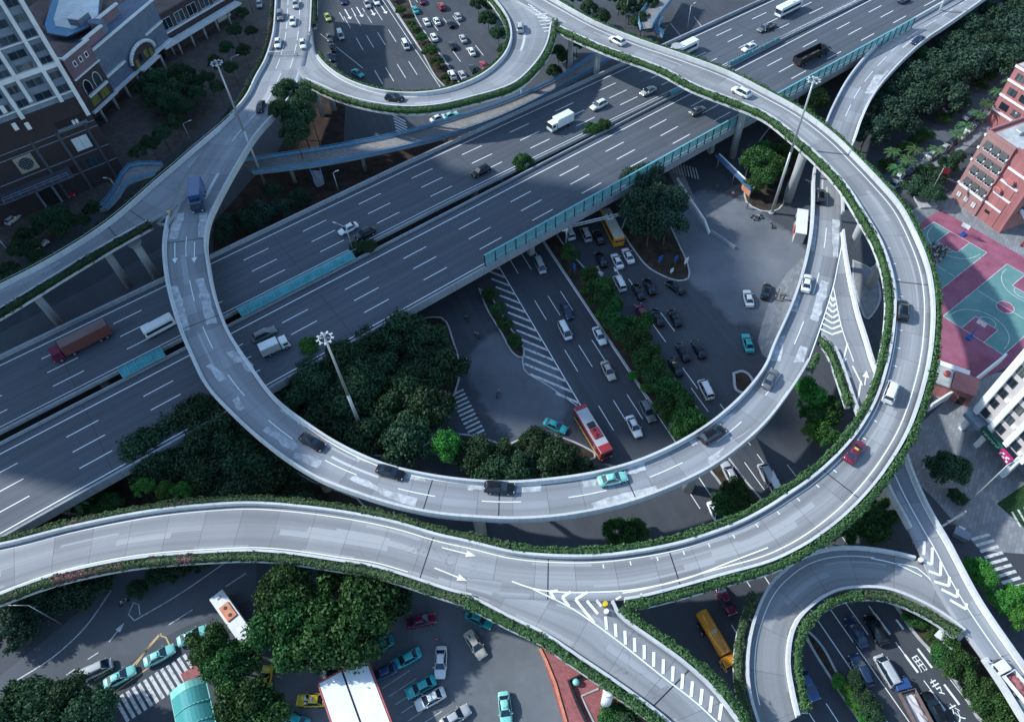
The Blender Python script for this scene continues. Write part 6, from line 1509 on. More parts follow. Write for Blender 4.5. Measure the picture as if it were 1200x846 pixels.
CARS = {  # length, width, body stations (x, half-width, z0, z1), cabin stations (x, hw low, z low, hw high, z high), roof x range
    'sedan': dict(L=4.6, W=1.80, body=[(-2.30, .70, .34, .80), (-2.22, .80, .28, .93), (-1.75, .87, .22, .99), (-1.0, .90, .2, .98), (.2, .90, .2, .96), (1.0, .89, .2, .93), (1.75, .85, .22, .82), (2.15, .76, .28, .70), (2.30, .62, .36, .60)],
                  cab=[(-1.72, .74, .98, .97), (-1.05, .80, .60, 1.38), (-.35, .82, .62, 1.44), (.30, .82, .60, 1.41), (1.08, .76, .93, .92)], roof=(-1.0, .28, .585, 1.40)),
    'suv': dict(L=4.7, W=1.88, body=[(-2.32, .78, .42, .98), (-2.24, .86, .34, 1.10), (-1.7, .92, .27, 1.10), (-.6, .94, .25, 1.08), (.5, .94, .25, 1.06), (1.1, .93, .25, 1.04), (1.8, .88, .27, .96), (2.2, .80, .34, .84), (2.34, .66, .42, .70)],
                cab=[(-2.16, .78, 1.08, 1.08), (-1.78, .84, .66, 1.62), (-.5, .86, .68, 1.70), (.35, .86, .66, 1.66), (1.18, .80, 1.02, 1.01)], roof=(-1.76, .32, .64, 1.655)),
    'van': dict(L=4.5, W=1.72, body=[(-2.22, .78, .40, 1.06), (-2.16, .84, .32, 1.12), (-1.0, .86, .28, 1.12), (.6, .86, .28, 1.10), (1.5, .84, .28, 1.06), (2.05, .78, .32, .92), (2.24, .66, .40, .74)],
                cab=[(-2.14, .79, 1.11, 1.11), (-1.98, .80, .70, 1.82), (-.2, .82, .72, 1.90), (1.0, .82, .68, 1.82), (1.82, .74, 1.0, .99)], roof=(-1.98, 1.0, .67, 1.86)),
    'hatch': dict(L=4.0, W=1.72, body=[(-1.98, .72, .36, .90), (-1.92, .80, .30, 1.02), (-1.4, .85, .24, 1.02), (0, .86, .22, .98), (1.0, .85, .22, .94), (1.6, .80, .26, .82), (1.92, .70, .32, .68), (2.0, .58, .38, .60)],
                  cab=[(-1.84, .72, 1.01, 1.0), (-1.40, .78, .60, 1.42), (-.4, .80, .62, 1.50), (.25, .80, .60, 1.46), (1.05, .74, .94, .93)], roof=(-1.38, .22, .585, 1.46)),
}
def ring_cab(x, wl, zl_or_w, zh):
    """a cabin station: at the ends the ring collapses on the belt line"""
    return x, wl, zl_or_w, zh
def make_car(kind, color, taxi=None, roofcol=None):
    K = CARS[kind]; root = empty(kind + '_car')
    mb = MB(); mb.loft([sect(x, w, a, b, .16) for x, w, a, b in K['body']]); mb.build('body', PAINT[color], root)
    belt = .9
    c = K['cab']; rings = []
    for i, (x, wl, wh, zh) in enumerate(c):
        zl = K['body'][3][3] - .05
        if i in (0, len(c) - 1): pts = [(wl, zl), (wl * .98, zl + .03), (wl * .9, zl + .05)]; 
        else: pts = [(wl, zl), (wl * .5 + wh * .5, (zl + zh) / 2), (wh, zh - .02)]
        rr = [Vector((x, y, z)) for y, z in pts]; rings.append(rr + [Vector((v.x, -v.y, v.z)) for v in rr[::-1]])
    mb = MB(); mb.loft(rings, smooth=False); mb.build('windows', M['glass'], root)
    x0, x1, w, z = K['roof']; rc = PAINT[roofcol or color]
    mb = MB(); n = 5
    mb.loft([[Vector((x, y * w * e, z + dz + .05 * math.sin(math.pi * (x - x0 + .1) / (x1 - x0 + .2)) * (1 - y * y * .35))) for y, dz in ((-1, -.03), (-.6, .02), (0, .03), (.6, .02), (1, -.03), (.6, -.06), (-.6, -.06))] for x, e in [(x0 - .03, .94), (x0 + .15, 1), ((x0 + x1) / 2, 1.03), (x1 - .12, 1), (x1 + .06, .95)]])
    roof = mb.build('roof', rc, root)
    pm = MB()   # pillars
    for s in (-1, 1):
        for (xa, xb) in ((c[0][0] + .05, x0), (c[-1][0] - .04, x1), ((x0 + x1) / 2 - .05, (x0 + x1) / 2)):
            wl = c[0][1] if xa < x0 + .01 else c[-1][1]
            if abs(xa - xb) < .1: wl = c[2][1]
            pm.tube((xa, s * (wl - .01), K['body'][3][3] - .04), (xb, s * (w - .02), z - .02), .045, n=5)
    pm.build('pillars', PAINT[color], root)
    r = .33 if kind in ('sedan', 'hatch') else .36
    for x in (K['L'] * .295, -K['L'] * .29):
        for s in (1, -1): wheel_parts(root, x, s * (K['W'] / 2 - .10), r, .22)
    B = K['body']
    lamp_parts(root, B[-2][0] + .03, B[0][0] + .05, K['W'] / 2 - .30, B[-2][3] - .10, B[0][3] - .03)
    for s in (1, -1):
        mb = MB(); mb.box((c[-1][0] - .28, s * (K['W'] / 2 + .07), K['body'][3][3] + .06), (.12, .2, .13)); mb.build('mirror', PAINT[color], root, .03)
    mb = MB(); mb.box((B[-1][0] - .005, 0, .47), (.03, .9, .14)); mb.build('grille', M['dark'], root, .01)
    if taxi:
        mb = MB(); mb.box((-.1, 0, z + .16), (.28, .62, .16)); mb.build('roof_light', PAINT[taxi], root, .04)
    return root

PROTO = {}
def car(kind, color, px, to, surf, label, group=None, taxi=None, roofcol=None, sc=1.04):
    """px: image pixel of the car's middle; to: pixel step towards its front"""
    key = (kind, color, taxi, roofcol)
    p0 = q(*px) if isinstance(px[0], str) else px
    P, nrm = hit(p0, surf, .75); P2, _ = hit((p0[0] + to[0] * .5, p0[1] + to[1] * .5), surf, .75)
    d = P2 - P
    if key not in PROTO: PROTO[key] = o = make_car(kind, color, taxi, roofcol)
    else: o = copy_tree(PROTO[key])
    d.z = 0; d.normalize(); n = nrm if nrm.z > .5 else Vector((0, 0, 1)); n = Vector((n.x, n.y, n.z)).normalized()
    x = (d - n * d.dot(n)).normalized(); y = n.cross(x)
    o.matrix_world = Matrix.Translation(P + n * .02) @ Matrix((x, y, n)).transposed().to_4x4() @ Matrix.Diagonal((sc, sc, sc, 1))
    tag(o, label, 'car' if kind != 'van' else 'van', group)
    if taxi: o['category'] = 'taxi'
    return o

def bus(name, px, to, surf, L, Wd, H, col, roof, label, pods=(), podcol=None, skirt=None, cat='bus', lift=None):
    p0 = q(*px) if isinstance(px[0], str) else px
    P, _ = hit(p0, surf, H * .8 if lift is None else lift); P2, _ = hit((p0[0] + to[0] * .5, p0[1] + to[1] * .5), surf, H * .8 if lift is None else lift); d = P2 - P
    root = empty(name, P + Vector((0, 0, .02)), math.atan2(d.y, d.x)); h = Wd / 2
    mb = MB(); mb.box((0, 0, .35 + (H - .35) / 2 - .05), (L, Wd, H - .45)); mb.build('body', PAINT[col], root, .12)
    mb = MB(); mb.box((0, 0, H - .07), (L - .2, Wd - .16, .14)); rf = mb.build('roof', PAINT[roof], root, .05)
    for s in (1, -1):
        mb = MB(); mb.box((.1, s * (h + .004), H * .62), (L * .86, .03, H * .28)); mb.build('side_windows', M['glass'], root)
        mb = MB(); mb.box((0, s * (h + .012), .62), (L * .92, .03, .32)); mb.build('stripe', PAINT[skirt or col], root)
    mb = MB(); mb.box((L / 2 + .005, 0, H * .60), (.03, Wd * .88, H * .38)); mb.build('windscreen', M['glass'], root)
    mb = MB(); mb.box((-L / 2 - .005, 0, H * .66), (.03, Wd * .8, H * .2)); mb.build('rear_window', M['glass'], root)
    for i, (x, w, l, hh) in enumerate(pods):
        mb = MB(); mb.box((x, 0, H + hh / 2), (l, w, hh)); pd = mb.build('roof_pod', PAINT[podcol[i]] if podcol[i] in PAINT else M[podcol[i]], root, .08)
        if l > 1.6:
            for k in (-.25, .25):
                mb = MB(); mb.tube((x + l * k, 0, H + hh - .01), (x + l * k, 0, H + hh + .05), .3, n=12); mb.build('fan', M['dark'], pd)
    for x in (L * .30, -L * .28):
        for s in (1, -1): wheel_parts(root, x, s * (h - .16), .48, .3)
    lamp_parts(root, L / 2 + .01, -L / 2 - .01, h - .3, .75, .9, (.06, .3, .2))
    for s in (1, -1):
        mb = MB(); mb.box((L / 2 + .1, s * (h + .12), H * .72), (.14, .16, .34)); mb.build('mirror', M['dark'], root, .03)
    tag(root, label, cat); return root

def truck(name, px, to, surf, L, Wd, H, cabcol, boxmat, label, kind='box', cabL=1.7, lift=None, load=None):
    p0 = q(*px) if isinstance(px[0], str) else px; lf = H * .6 if lift is None else lift
    P, _ = hit(p0, surf, lf); P2, _ = hit((p0[0] + to[0] * .5, p0[1] + to[1] * .5), surf, lf); d = P2 - P
    root = empty(name, P + Vector((0, 0, .02)), math.atan2(d.y, d.x)); h = Wd / 2; ch = min(H * .82, 2.7); xf = L / 2
    bm_ = PAINT.get(boxmat) or M[boxmat]
    # cab: raked front
    mb = MB(); w = h * .94
    prof = [(xf - cabL, .55), (xf, .55), (xf + .02, ch * .52), (xf - .28, ch), (xf - cabL, ch)]
    mb.loft([[Vector((x, s * w, z)) for x, z in prof] for s in (-1, 1)], smooth=False); cab = mb.build('cab', PAINT[cabcol], root, .06)
    mb = MB(); mb.loft([[Vector((x, s * w * .9, z)) for x, z in ((xf + .035, ch * .56), (xf - .20, ch * .92), (xf - .26, ch * .92), (xf - .05, ch * .56))] for s in (-1, 1)], smooth=False); mb.build('windscreen', M['glass'], cab)
    for s in (1, -1):
        mb = MB(); mb.box((xf - cabL * .48, s * (w + .004), ch * .72), (cabL * .5, .03, ch * .28)); mb.build('side_window', M['glass'], cab)
        mb = MB(); mb.box((xf + .04, s * (w - .2), .85), (.06, .3, .2)); mb.build('headlight', M['headlamp'], cab, .02)
        mb = MB(); mb.box((xf + .05, s * (w + .2), ch * .72), (.1, .2, .36)); mb.build('mirror', M['dark'], cab, .02)
    mb = MB(); mb.box((-.1, 0, .72), (L - .3, Wd * .5, .24)); mb.build('chassis', M['dark'], root)
    bl = L - cabL - .22; bx = -L / 2 + bl / 2
    if kind == 'box':
        mb = MB(); mb.box((bx, 0, .95 + (H - .95) / 2), (bl, Wd, H - .95)); cb = mb.build('cargo_box', bm_, root, .04)
        mb = MB(); mb.box((bx, 0, H + .012), (bl - .15, Wd - .15, .03)); mb.build('roof_panel', bm_ if load is None else (PAINT.get(load) or M[load]), cb)
        mb = MB(); n = max(3, int(bl / 1.1))
        for i in range(n + 1):
            for s in (1, -1): mb.box((bx - bl / 2 + bl * i / n, s * (h + .012), .95 + (H - .95) / 2), (.07, .03, H - 1.0))
        for s in (1, -1): mb.box((bx, s * (h + .014), H - .06), (bl, .03, .1)); mb.box((bx, s * (h + .014), 1.0), (bl, .03, .1))
        mb.build('side_ribs', bm_, cb)
    elif kind == 'open':
        for nm, c, s3 in (('bed_floor', (bx, 0, 1.0), (bl, Wd, .12)),): mb = MB(); mb.box(c, s3); mb.build(nm, bm_, root)
        for nm, c, s3 in (('side_board', (bx, h - .04, 1.0 + (H - 1) / 2), (bl, .08, H - 1)), ('side_board', (bx, -h + .04, 1.0 + (H - 1) / 2), (bl, .08, H - 1)), ('tail_board', (bx - bl / 2 + .04, 0, 1.0 + (H - 1) / 2 - .02), (.07, Wd - .18, H - 1.04)), ('head_board', (bx + bl / 2 - .04, 0, 1.1 + (H - 1) / 2), (.07, Wd - .18, H - .9))):
            mb = MB(); mb.box(c, s3); sb = mb.build(nm, bm_, root)
            if nm == 'side_board':
                mb = MB(); n = int(bl / 1.0)
                for i in range(n + 1): mb.box((bx - bl / 2 + bl * i / n, c[1] + (.06 if c[1] > 0 else -.06), c[2]), (.09, .06, H - 1.05))
                mb.box((bx, c[1], H + .03), (bl, .13, .07)); mb.build('side_stakes', bm_, sb)
        if load:
            V = []; mb = MB(); nx, ny = 10, 5
            g = [[mb.bm.verts.new((bx - bl * .46 + bl * .92 * i / nx, -h * .86 + Wd * .86 * j / ny, 1.08 + (0 if i in (0, nx) or j in (0, ny) else rnd.uniform(.1, .5)))) for j in range(ny + 1)] for i in range(nx + 1)]
            for i in range(nx):
                for j in range(ny): mb.bm.faces.new([g[i][j], g[i + 1][j], g[i + 1][j + 1], g[i][j + 1]])
            mb.build('load', PAINT.get(load) or M[load], root)
    elif kind == 'tank':
        mb = MB(); mb.tube((bx - bl / 2, 0, 1.9), (bx + bl / 2, 0, 1.9), 1.0, n=20); mb.build('tank', bm_, root)
        mb = MB(); mb.tube((bx, 0, 2.85), (bx, 0, 3.05), .32, n=12); mb.build('hatch', M['steel'], root)
        mb = MB(); mb.box((bx, 0, 2.93), (bl * .9, .5, .04)); mb.build('walkway', bm_, root)
    ax = [L / 2 - cabL * .55, -L / 2 + 1.3] + ([-L / 2 + 2.6] if L > 7 else []) + ([L / 2 - cabL - 1.6] if L > 10 else [])
    for x in ax:
        for s in (1, -1): wheel_parts(root, x, s * (h - .2), .46, .34)
    for s in (1, -1):
        mb = MB(); mb.box((-L / 2 - .02, s * (h - .25), .95), (.05, .34, .14)); mb.build('taillight', M['taillamp'], root)
    tag(root, label, 'truck'); return root
# ---------------------------------------------------------------- traffic: (kind, colour, tile reading, step to the front, surface, label)
DN, UP_ = (10, 20), (-10, -20)
T = [
 # avenue far up
 ('sedan', 'lime', ('10', 335, 80), (8, 18), 'g', 'lime green car on the far avenue inside the small top loop'),
 ('van', 'white', ('10', 395, 165), (7, 18), 'g', 'white van on the far avenue, below the lime car'),
 ('sedan', 'grey', ('10', 343, 176), (5, 18), 'g', 'dark grey car half in shade left of the white van on the far avenue'),
 ('sedan', 'black', ('10', 357, 222), (5, 18), 'g', 'black car in the shaded side lane of the far avenue'),
 ('sedan', 'navy', ('10', 350, 266), (8, 16), 'g', 'dark blue car in the shaded side lane, just above the small loop hedge'),
 ('sedan', 'teal', ('10', 475, 342), (24, 14), 'g', 'teal taxi turning beside the inside hedge of the small top loop', 'teal'),
 ('suv', 'silver', ('10', 520, 20), (9, 18), 'g', 'silver car at the top edge among the painted arrows'),
 ('sedan', 'white', ('10', 562, 5), (9, 18), 'g', 'white car cut by the top edge beside the avenue median'),
 ('sedan', 'navy', ('10', 405, 3), (9, 18), 'g', 'dark car at the top edge over the avenue'),
 ('van', 'white', ('10', 700, 212), (9, 18), 'g', 'white van beside the far avenue median, near the worn patch'),
 ('sedan', 'teal', ('10', 745, 45), UP_, 'g', 'teal taxi at the top of the right far carriageway', 'teal'),
 ('sedan', 'maroon', ('10', 775, 3), UP_, 'g', 'dark red car at the top edge on the right far carriageway'),
 ('suv', 'red', ('10', 868, 30), UP_, 'g', 'red pickup-like car on the right far carriageway'),
 ('sedan', 'silver', ('10', 945, 76), UP_, 'g', 'silver car near the tree inside the small top loop'),
 ('sedan', 'black', ('10', 910, 110), UP_, 'g', 'black car between silver and white cars on the right far carriageway'),
 ('sedan', 'white', ('10', 797, 101), UP_, 'g', 'left one of two white cars side by side on the far avenue'),
 ('sedan', 'white', ('10', 845, 98), UP_, 'g', 'right one of two white cars side by side on the far avenue'),
 ('sedan', 'white', ('10', 833, 173), UP_, 'g', 'white car following the side-by-side pair on the far avenue'),
 ('sedan', 'silver', ('10', 968, 180), UP_, 'g', 'silver car above the white car beside the tapering white line'),
 ('sedan', 'black', ('10', 920, 212), UP_, 'g', 'black car in the middle of the right far carriageway'),
 ('sedan', 'white', ('10', 1008, 240), UP_, 'g', 'white car at the right of the far carriageway'),
 ('sedan', 'white', ('10', 822, 222), UP_, 'g', 'white car half hidden by the far median tree'),
 ('suv', 'white', ('10', 917, 350), UP_, 'g', 'white car just above the small loop hedge'),
 ('sedan', 'silver', ('10', 965, 350), UP_, 'g', 'silver car just above the small loop hedge, right of a white one'),
 ('suv', 'black', ('10', 1018, 322), UP_, 'g', 'black car near the inner hedge of the small top loop, right side'),
 ('sedan', 'red', ('10', 1065, 305), UP_, 'g', 'red car under the inner hedge of the small top loop'),
 ('sedan', 'white', ('10', 852, 552), (20, -8), 'g', 'white car seen between small loop and footbridge'),
 ('sedan', 'mint', ('10', 910, 540), (20, -8), 'g', 'mint taxi seen between small loop and footbridge', 'mint'),
 # top road
 ('sedan', 'silver', ('10', 185, 18), (1, 20), 'ring', 'silver car at the top edge on the road coming down'),
 ('suv', 'grey', ('10', 113, 73), (1, 20), 'ring', 'dark grey car in the left lane of the top road'),
 ('sedan', 'white', ('10', 171, 98), (1, 20), 'ring', 'white car in the middle lane of the top road, by the dark grey one'),
 ('sedan', 'white', ('10', 101, 200), (-1, 20), 'ring', 'white car in front of the pale frame on the top road'),
 ('sedan', 'white', ('10', 218, 204), (3, 20), 'ring', 'white car turning into the small top loop'),
 ('sedan', 'silver', ('10', 15, 18), (1, 20), 'g', 'silver car outside the hedge at the top left of the top road'),
 ('sedan', 'black', ('10', 20, 498), (-6, 18), 'ring', 'black car on the bend of the top road beside the leafy tree'),
 ('suv', 'black', ('10', 648, 458), (20, 2), 'top_loop', 'black car on the bottom of the small top loop'),
 ('suv', 'silver', ('20', 38, 128), (-1, -20), 'top_loop', 'silver car climbing the right side of the small top loop'),
 ('suv', 'white', ('20', 492, 190), (-18, -9), 'outer_loop', 'white car on the great loop at the top, beside the footbridge end'),
 ('suv', 'white', ('20', 1072, 430), (-18, -9), 'outer_loop', 'white car on the great loop where it crosses the expressway'),
 # expressway
 ('suv', 'white', ('20', 405, 492), (-18, 9), 'h', 'white car right of the white box truck on the expressway'),
 ('sedan', 'silver', ('20', 637, 425), (-18, 9), 'h', 'silver car with dark glass before the great loop pier on the expressway'),
 ('sedan', 'white', ('20', 1108, 222), (-18, 9), 'h', 'white car beside the teal cover beyond the great loop'),
 ('sedan', 'grey', ('20', 1180, 130), (-18, 9), 'h', 'dark grey car on the north deck beyond the great loop'),
 ('sedan', 'black', ('30', 5, 125), (-18, 9), 'h', 'black car on the far north deck below the coach'),
 ('sedan', 'grey', ('20', 868, 516), (18, -9), 'h', 'dark car on the south deck in the shade of the great loop'),
 ('sedan', 'navy', ('30', 640, -3), (18, -9), 'h', 'dark car at the top edge on the south deck'),
 ('sedan', 'white', ('11', 430, 222), (-18, 9), 'h', 'white car beside the black van on the expressway'),
 ('suv', 'black', ('11', 510, 246), (-18, 9), 'h', 'black boxy car beside the white car by the expressway gap'),
 ('suv', 'black', ('20', -146, 800), (-18, 9), 'h', 'black car alone on the north deck left of the single gap tree'),
 ('suv', 'grey', ('11', 38, 716), (18, -9), 'h', 'dark grey car behind the small white truck on the south deck'),
 ('sedan', 'navy', ('30', 702, 186), (-16, 10), 'ring', 'blue-grey car on the northeast ramp'),
 # ring road
 ('sedan', 'black', ('12', 262, 372), (16, 9), 'ring', 'black car with blue glass on the ring road, leftmost of three in a row'),
 ('sedan', 'black', ('12', 628, 512), (18, 5), 'ring', 'black car on the ring road, middle of three in a row'),
 ('suv', 'black', ('12', 1138, 587), (19, 1), 'ring', 'black car at the lowest point of the ring road, behind the mint taxi'),
 ('sedan', 'mint', ('22', 470, 545), (18, -4), 'ring', 'mint green taxi on the ring road', 'mint'),
 ('suv', 'black', ('22', 937, 338), (16, -9), 'ring', 'black car on the ring road right of the mint taxi'),
 ('sedan', 'grey', ('32', 12, 78), (9, -17), 'ring', 'grey car on the ring road near the painted gore'),
 ('sedan', 'white', ('31', 182, 476), (3, -19), 'ring', 'white car on the ring road beside the chevrons'),
 ('suv', 'black', ('31', 248, 72), (1, -19), 'ring', 'black car on the ring road just before it passes under the great loop'),
 # great loop
 ('suv', 'black', ('31', 632, 604), (1, -19), 'outer_loop', 'black car on the great loop beside the sports court'),
 ('van', 'white', ('32', 575, 140), (7, -18), 'outer_loop', 'white van on the great loop above the pink taxi'),
 ('sedan', 'maroon', ('32', 408, 418), (12, -15), 'outer_loop', 'maroon taxi on the great loop', 'yellow'),
 # west carriageway under the expressway
 ('van', 'silver', ('21', 132, 398), (8, 18), 'g', 'silver van coming out from under the expressway on the left carriageway'),
 ('sedan', 'navy', ('21', 256, 605), (9, 18), 'g', 'dark blue car on the left carriageway beside the hatched gore'),
 ('van', 'white', ('21', 248, 702), (9, 18), 'g', 'white van on the left carriageway below the dark blue car'),
 ('sedan', 'white', ('21', 410, 723), (9, 18), 'g', 'white car beside the avenue median kerb'),
 ('sedan', 'beige', ('22', 450, 40), (9, 18), 'g', 'beige car on the avenue between white cars'),
 ('suv', 'grey', ('22', 634, 230), (9, 18), 'g', 'grey car at the avenue median above the ring road'),
 ('sedan', 'white', ('22', 571, 300), (9, 18), 'g', 'white car beside the grey one above the ring road'),
 # east carriageway queue
 ('van', 'silver', ('21', 345, 250), (-8, -18), 'g', 'silver van under the white gantry'),
 ('sedan', 'black', ('21', 405, 262), (-8, -18), 'g', 'black car beside the orange bus under the gantry'),
 ('van', 'white', ('21', 268, 242), (-8, -18), 'g', 'white van peeking out below the noise barrier'),
 ('sedan', 'black', ('21', 418, 366), (-9, -18), 'g', 'black car left of two white cars in the queue'),
 ('sedan', 'white', ('21', 492, 373), (-9, -18), 'g', 'left one of the two white cars at the kerbed island'),
 ('sedan', 'white', ('21', 543, 348), (-9, -18), 'g', 'right one of the two white cars at the kerbed island'),
 ('van', 'white', ('21', 503, 478), (-9, -18), 'g', 'white van half behind the median trees in the queue'),
 ('van', 'silver', ('21', 396, 436), (-9, -18), 'g', 'silver van hidden among the median trees'),
 ('sedan', 'black', ('21', 592, 516), (-9, -18), 'g', 'left one of the two black cars waiting side by side at the arrows'),
 ('sedan', 'black', ('21', 643, 493), (-9, -18), 'g', 'right one of the two black cars waiting side by side at the arrows'),
 ('sedan', 'black', ('21', 765, 496), (-16, -11), 'g', 'black car turning round the tip of the kerbed island'),
 ('suv', 'maroon', ('21', 606, 614), (-9, -18), 'g', 'very dark red car at the median trees in the queue'),
 ('sedan', 'black', ('21', 680, 637), (-9, -18), 'g', 'black car right of the dark red one in the queue'),
 ('sedan', 'black', ('21', 762, 640), (-9, -18), 'g', 'black car with pale roof edge, rightmost of its row in the queue'),
 ('sedan', 'black', ('21', 800, 800), (-9, -18), 'g', 'left one of the last two black cars in the queue'),
 ('sedan', 'black', ('21', 874, 786), (-9, -18), 'g', 'right one of the last two black cars in the queue'),
 ('sedan', 'white', ('21', 1106, 547), (-4, -19), 'g', 'white car alone on the pale junction'),
 ('sedan', 'black', ('21', 1190, 516), (5, -19), 'g', 'black car right of the white one on the pale junction'),
 ('sedan', 'teal', ('21', 1103, 756), (-5, -18), 'g', 'teal taxi on the pale junction near the ring road', 'teal'),
 ('van', 'white', ('22', 905, 128), (-9, -18), 'g', 'white van on the right carriageway above the ring road'),
 ('sedan', 'black', ('22', 765, 22), (-9, -18), 'g', 'black car beside the bushy median above the white van'),
 ('sedan', 'teal', ('22', 203, 298), (18, 8), 'g', 'teal taxi in front of the orange and white bus', 'teal'),
 ('sedan', 'silver', ('22', 1018, 518), (-9, -18), 'g', 'silver car in the gap between ring road and great loop'),
 ('sedan', 'white', ('22', 958, 708), (9, 18), 'g', 'white car at the great loop hedge in the gap'),
 ('van', 'silver', ('22', 1190, 528), (-9, -18), 'g', 'silver van in the gap, beneath the edge of the ring road'),
 ('van', 'white', ('32', 15, 555), (-9, -18), 'g', 'white van between ring road and great loop, on the avenue'),
 # southeast
 ('sedan', 'maroon', ('23', 1000, 275), (9, 17), 'g', 'dark maroon car in the shade above the yellow truck'),
 ('sedan', 'blue', ('33', 186, 666), (9, 17), 'g', 'blue car alone inside the southeast loop'),
 ('sedan', 'navy', ('33', 415, 425), (-9, -17), 'g', 'dark blue car under the top of the southeast loop'),
 ('suv', 'black', ('33', 508, 412), (-9, -17), 'g', 'long black car beside the dark blue one in the southeast loop'),
 ('suv', 'navy', ('33', 436, 605), (-9, -17), 'g', 'dark car beside the shrubs of the median in the southeast loop'),
 ('van', 'silver', ('33', 555, 605), (-10, -17), 'g', 'long silver van with a white roof in the southeast loop'),
 ('suv', 'black', ('33', 778, 785), (-9, -17), 'g', 'black car beside the bus lane lettering'),
 # bottom left and parking lot
 ('sedan', 'mint', ('03', 745, 533), (17, -9), 'g', 'mint taxi at the yellow corner, the front one of two', 'mint'),
 ('sedan', 'mint', ('03', 560, 633), (17, -9), 'g', 'mint taxi on the yellow lines, the rear one of two', 'mint'),
 ('van', 'silver', ('03', 455, 600), (17, -8), 'g', 'silver white hatchback beside the rear mint taxi'),
 ('sedan', 'mint', ('03', 900, 440), (17, -8), 'g', 'pale mint taxi half hidden by the tree at the zebra crossing', 'mint'),
 ('sedan', 'maroon', ('13', 772, 370), (19, -4), 'g', 'dark maroon car under the shade of the outer loop'),
 ('sedan', 'dgreen', ('13', 1042, 363), (17, 8), 'g', 'dark teal taxi under the flowering hedge', 'dgreen'),
 ('sedan', 'beige', ('13', 1025, 482), (10, 16), 'g', 'beige car with white bonnet near the flowering hedge'),
 ('sedan', 'white', ('13', 863, 565), (-1, 19), 'g', 'white car pointing down the parking lot', ),
 ('sedan', 'teal', ('13', 703, 548), (-17, 9), 'g', 'teal taxi nearest the white canopy corner', 'teal'),
 ('sedan', 'blue', ('13', 592, 615), (-16, 7), 'g', 'blue car half under the white canopy'),
 ('sedan', 'teal', ('13', 770, 680), (-17, 9), 'g', 'teal taxi parked next to a white taxi', 'teal'),
 ('sedan', 'white', ('13', 815, 736), (-17, 9), 'g', 'white taxi parked next to the teal taxi', 'white'),
 ('sedan', 'silver', ('13', 932, 820), (17, -11), 'g', 'silver white car at the bottom edge of the parking lot'),
 ('sedan', 'mint', ('13', 1165, 782), (2, 19), 'g', 'mint taxi in the sunny part of the parking lot', 'mint'),
 ('sedan', 'yellow', ('13', 262, 742), (-19, 0), 'g', 'yellow taxi left of the white canopy', 'white'),
 ('sedan', 'teal', ('13', 180, 828), (-17, -8), 'g', 'teal taxi at the bottom edge under the tree left of the canopy', 'teal'),
 ('sedan', 'dgreen', ('13', 575, 488), (-17, 8), 'g', 'dark teal taxi tucked under the big tree', 'dgreen'),
 ('sedan', 'yellow', ('13', 40, 655), (4, -18), 'g', 'yellow taxi hidden behind the green trees at the bottom', 'yellow'),
 # street behind the school
 ('sedan', 'silver', ('30', 942, 537), (14, -13), 'g', 'silver car parked beyond the street, highest of the parked cars'),
 ('sedan', 'white', ('30', 948, 597), (13, -14), 'g', 'white car parked on the street behind the school, upper one'),
 ('sedan', 'silver', ('30', 915, 628), (13, -13), 'g', 'silver car parked on the street just below the white one'),
 ('sedan', 'silver', ('30', 772, 720), (15, -10), 'g', 'silver car parked between palms near the great loop'),
 ('sedan', 'white', ('30', 612, 826), (11, -14), 'g', 'white car parked next to the great loop hedge behind the court'),
 ('sedan', 'grey', ('30', 725, 768), (10, -14), 'g', 'grey car parked behind a palm near the great loop'),
 ('sedan', 'silver', ('31', 600, 12), (14, -10), 'g', 'silver car at the lower end of the street behind the school'),
 ('sedan', 'black', ('30', 868, 660), (14, -11), 'g', 'black car in the row along the street behind the school, between silver ones'),
 ('sedan', 'grey', ('30', 985, 562), (13, -13), 'g', 'dark grey car in the upper part of the row behind the school'),
 ('suv', 'white', ('30', 1085, 490), (14, -13), 'g', 'white car highest in the row beside the school wing'),
 ('sedan', 'silver', ('30', 830, 690), (14, -10), 'g', 'silver car in the row between two palms, mid street'),
 ('sedan', 'navy', ('30', 668, 790), (12, -13), 'g', 'dark blue car in the row near the great loop hedge'),
 ('hatch', 'white', ('01', 186, 299), (6, -4), 'g', 'small white car alone on the strip below the stone-clad tower'),
 ('hatch', 'red', ('01', 330, 50), (4, 14), 'g', 'red car parked before the stone-clad tower entrance'),
 ('hatch', 'silver', ('01', 60, 178), (10, -8), 'g', 'silver car in the street at the left edge below the tower'),
 ('sedan', 'black', ('01', 425, 120), (14, -10), 'g', 'black car parked beside the blue stair near the tower'),
]
for t in T: car(t[0], t[1], t[2], t[3], t[4], t[5], None, t[6] if len(t) > 6 else None)

bus('city_bus', q('22', 378, 318), (10, 16.5), 'g', 11.0, 2.5, 3.1, 'red', 'silver', 'orange red city bus with a pale roof heading under the ring road', pods=((1.2, 1.7, 2.2, .28), (-.9 + 0.2, 1.5, 1.2, .22), (4.6, 2.2, 1.5, .08), (-5.0, 2.2, .9, .06)), podcol=('red', 'dark', 'red', 'red'), skirt='yellow')
bus('city_bus', q('03', 1092, 362), (12, 17), 'g', 10.6, 2.5, 3.1, 'beige', 'white', 'white-roofed bus with an orange roof unit beside the green trees', pods=((-1.2, 1.7, 3.0, .25), (2.6, .8, .9, .15), (-4.4, .7, .6, .2)), podcol=('orange_edge', 'wframe', 'wframe'), skirt='red')
bus('city_bus', q('21', 468, 205), (-9, -18), 'g', 10.5, 2.5, 3.1, 'orange', 'beige', 'orange yellow bus coming from under the noise barrier', pods=((2.0, 1.6, 2.0, .22),), podcol=('wframe',), skirt='yellow')
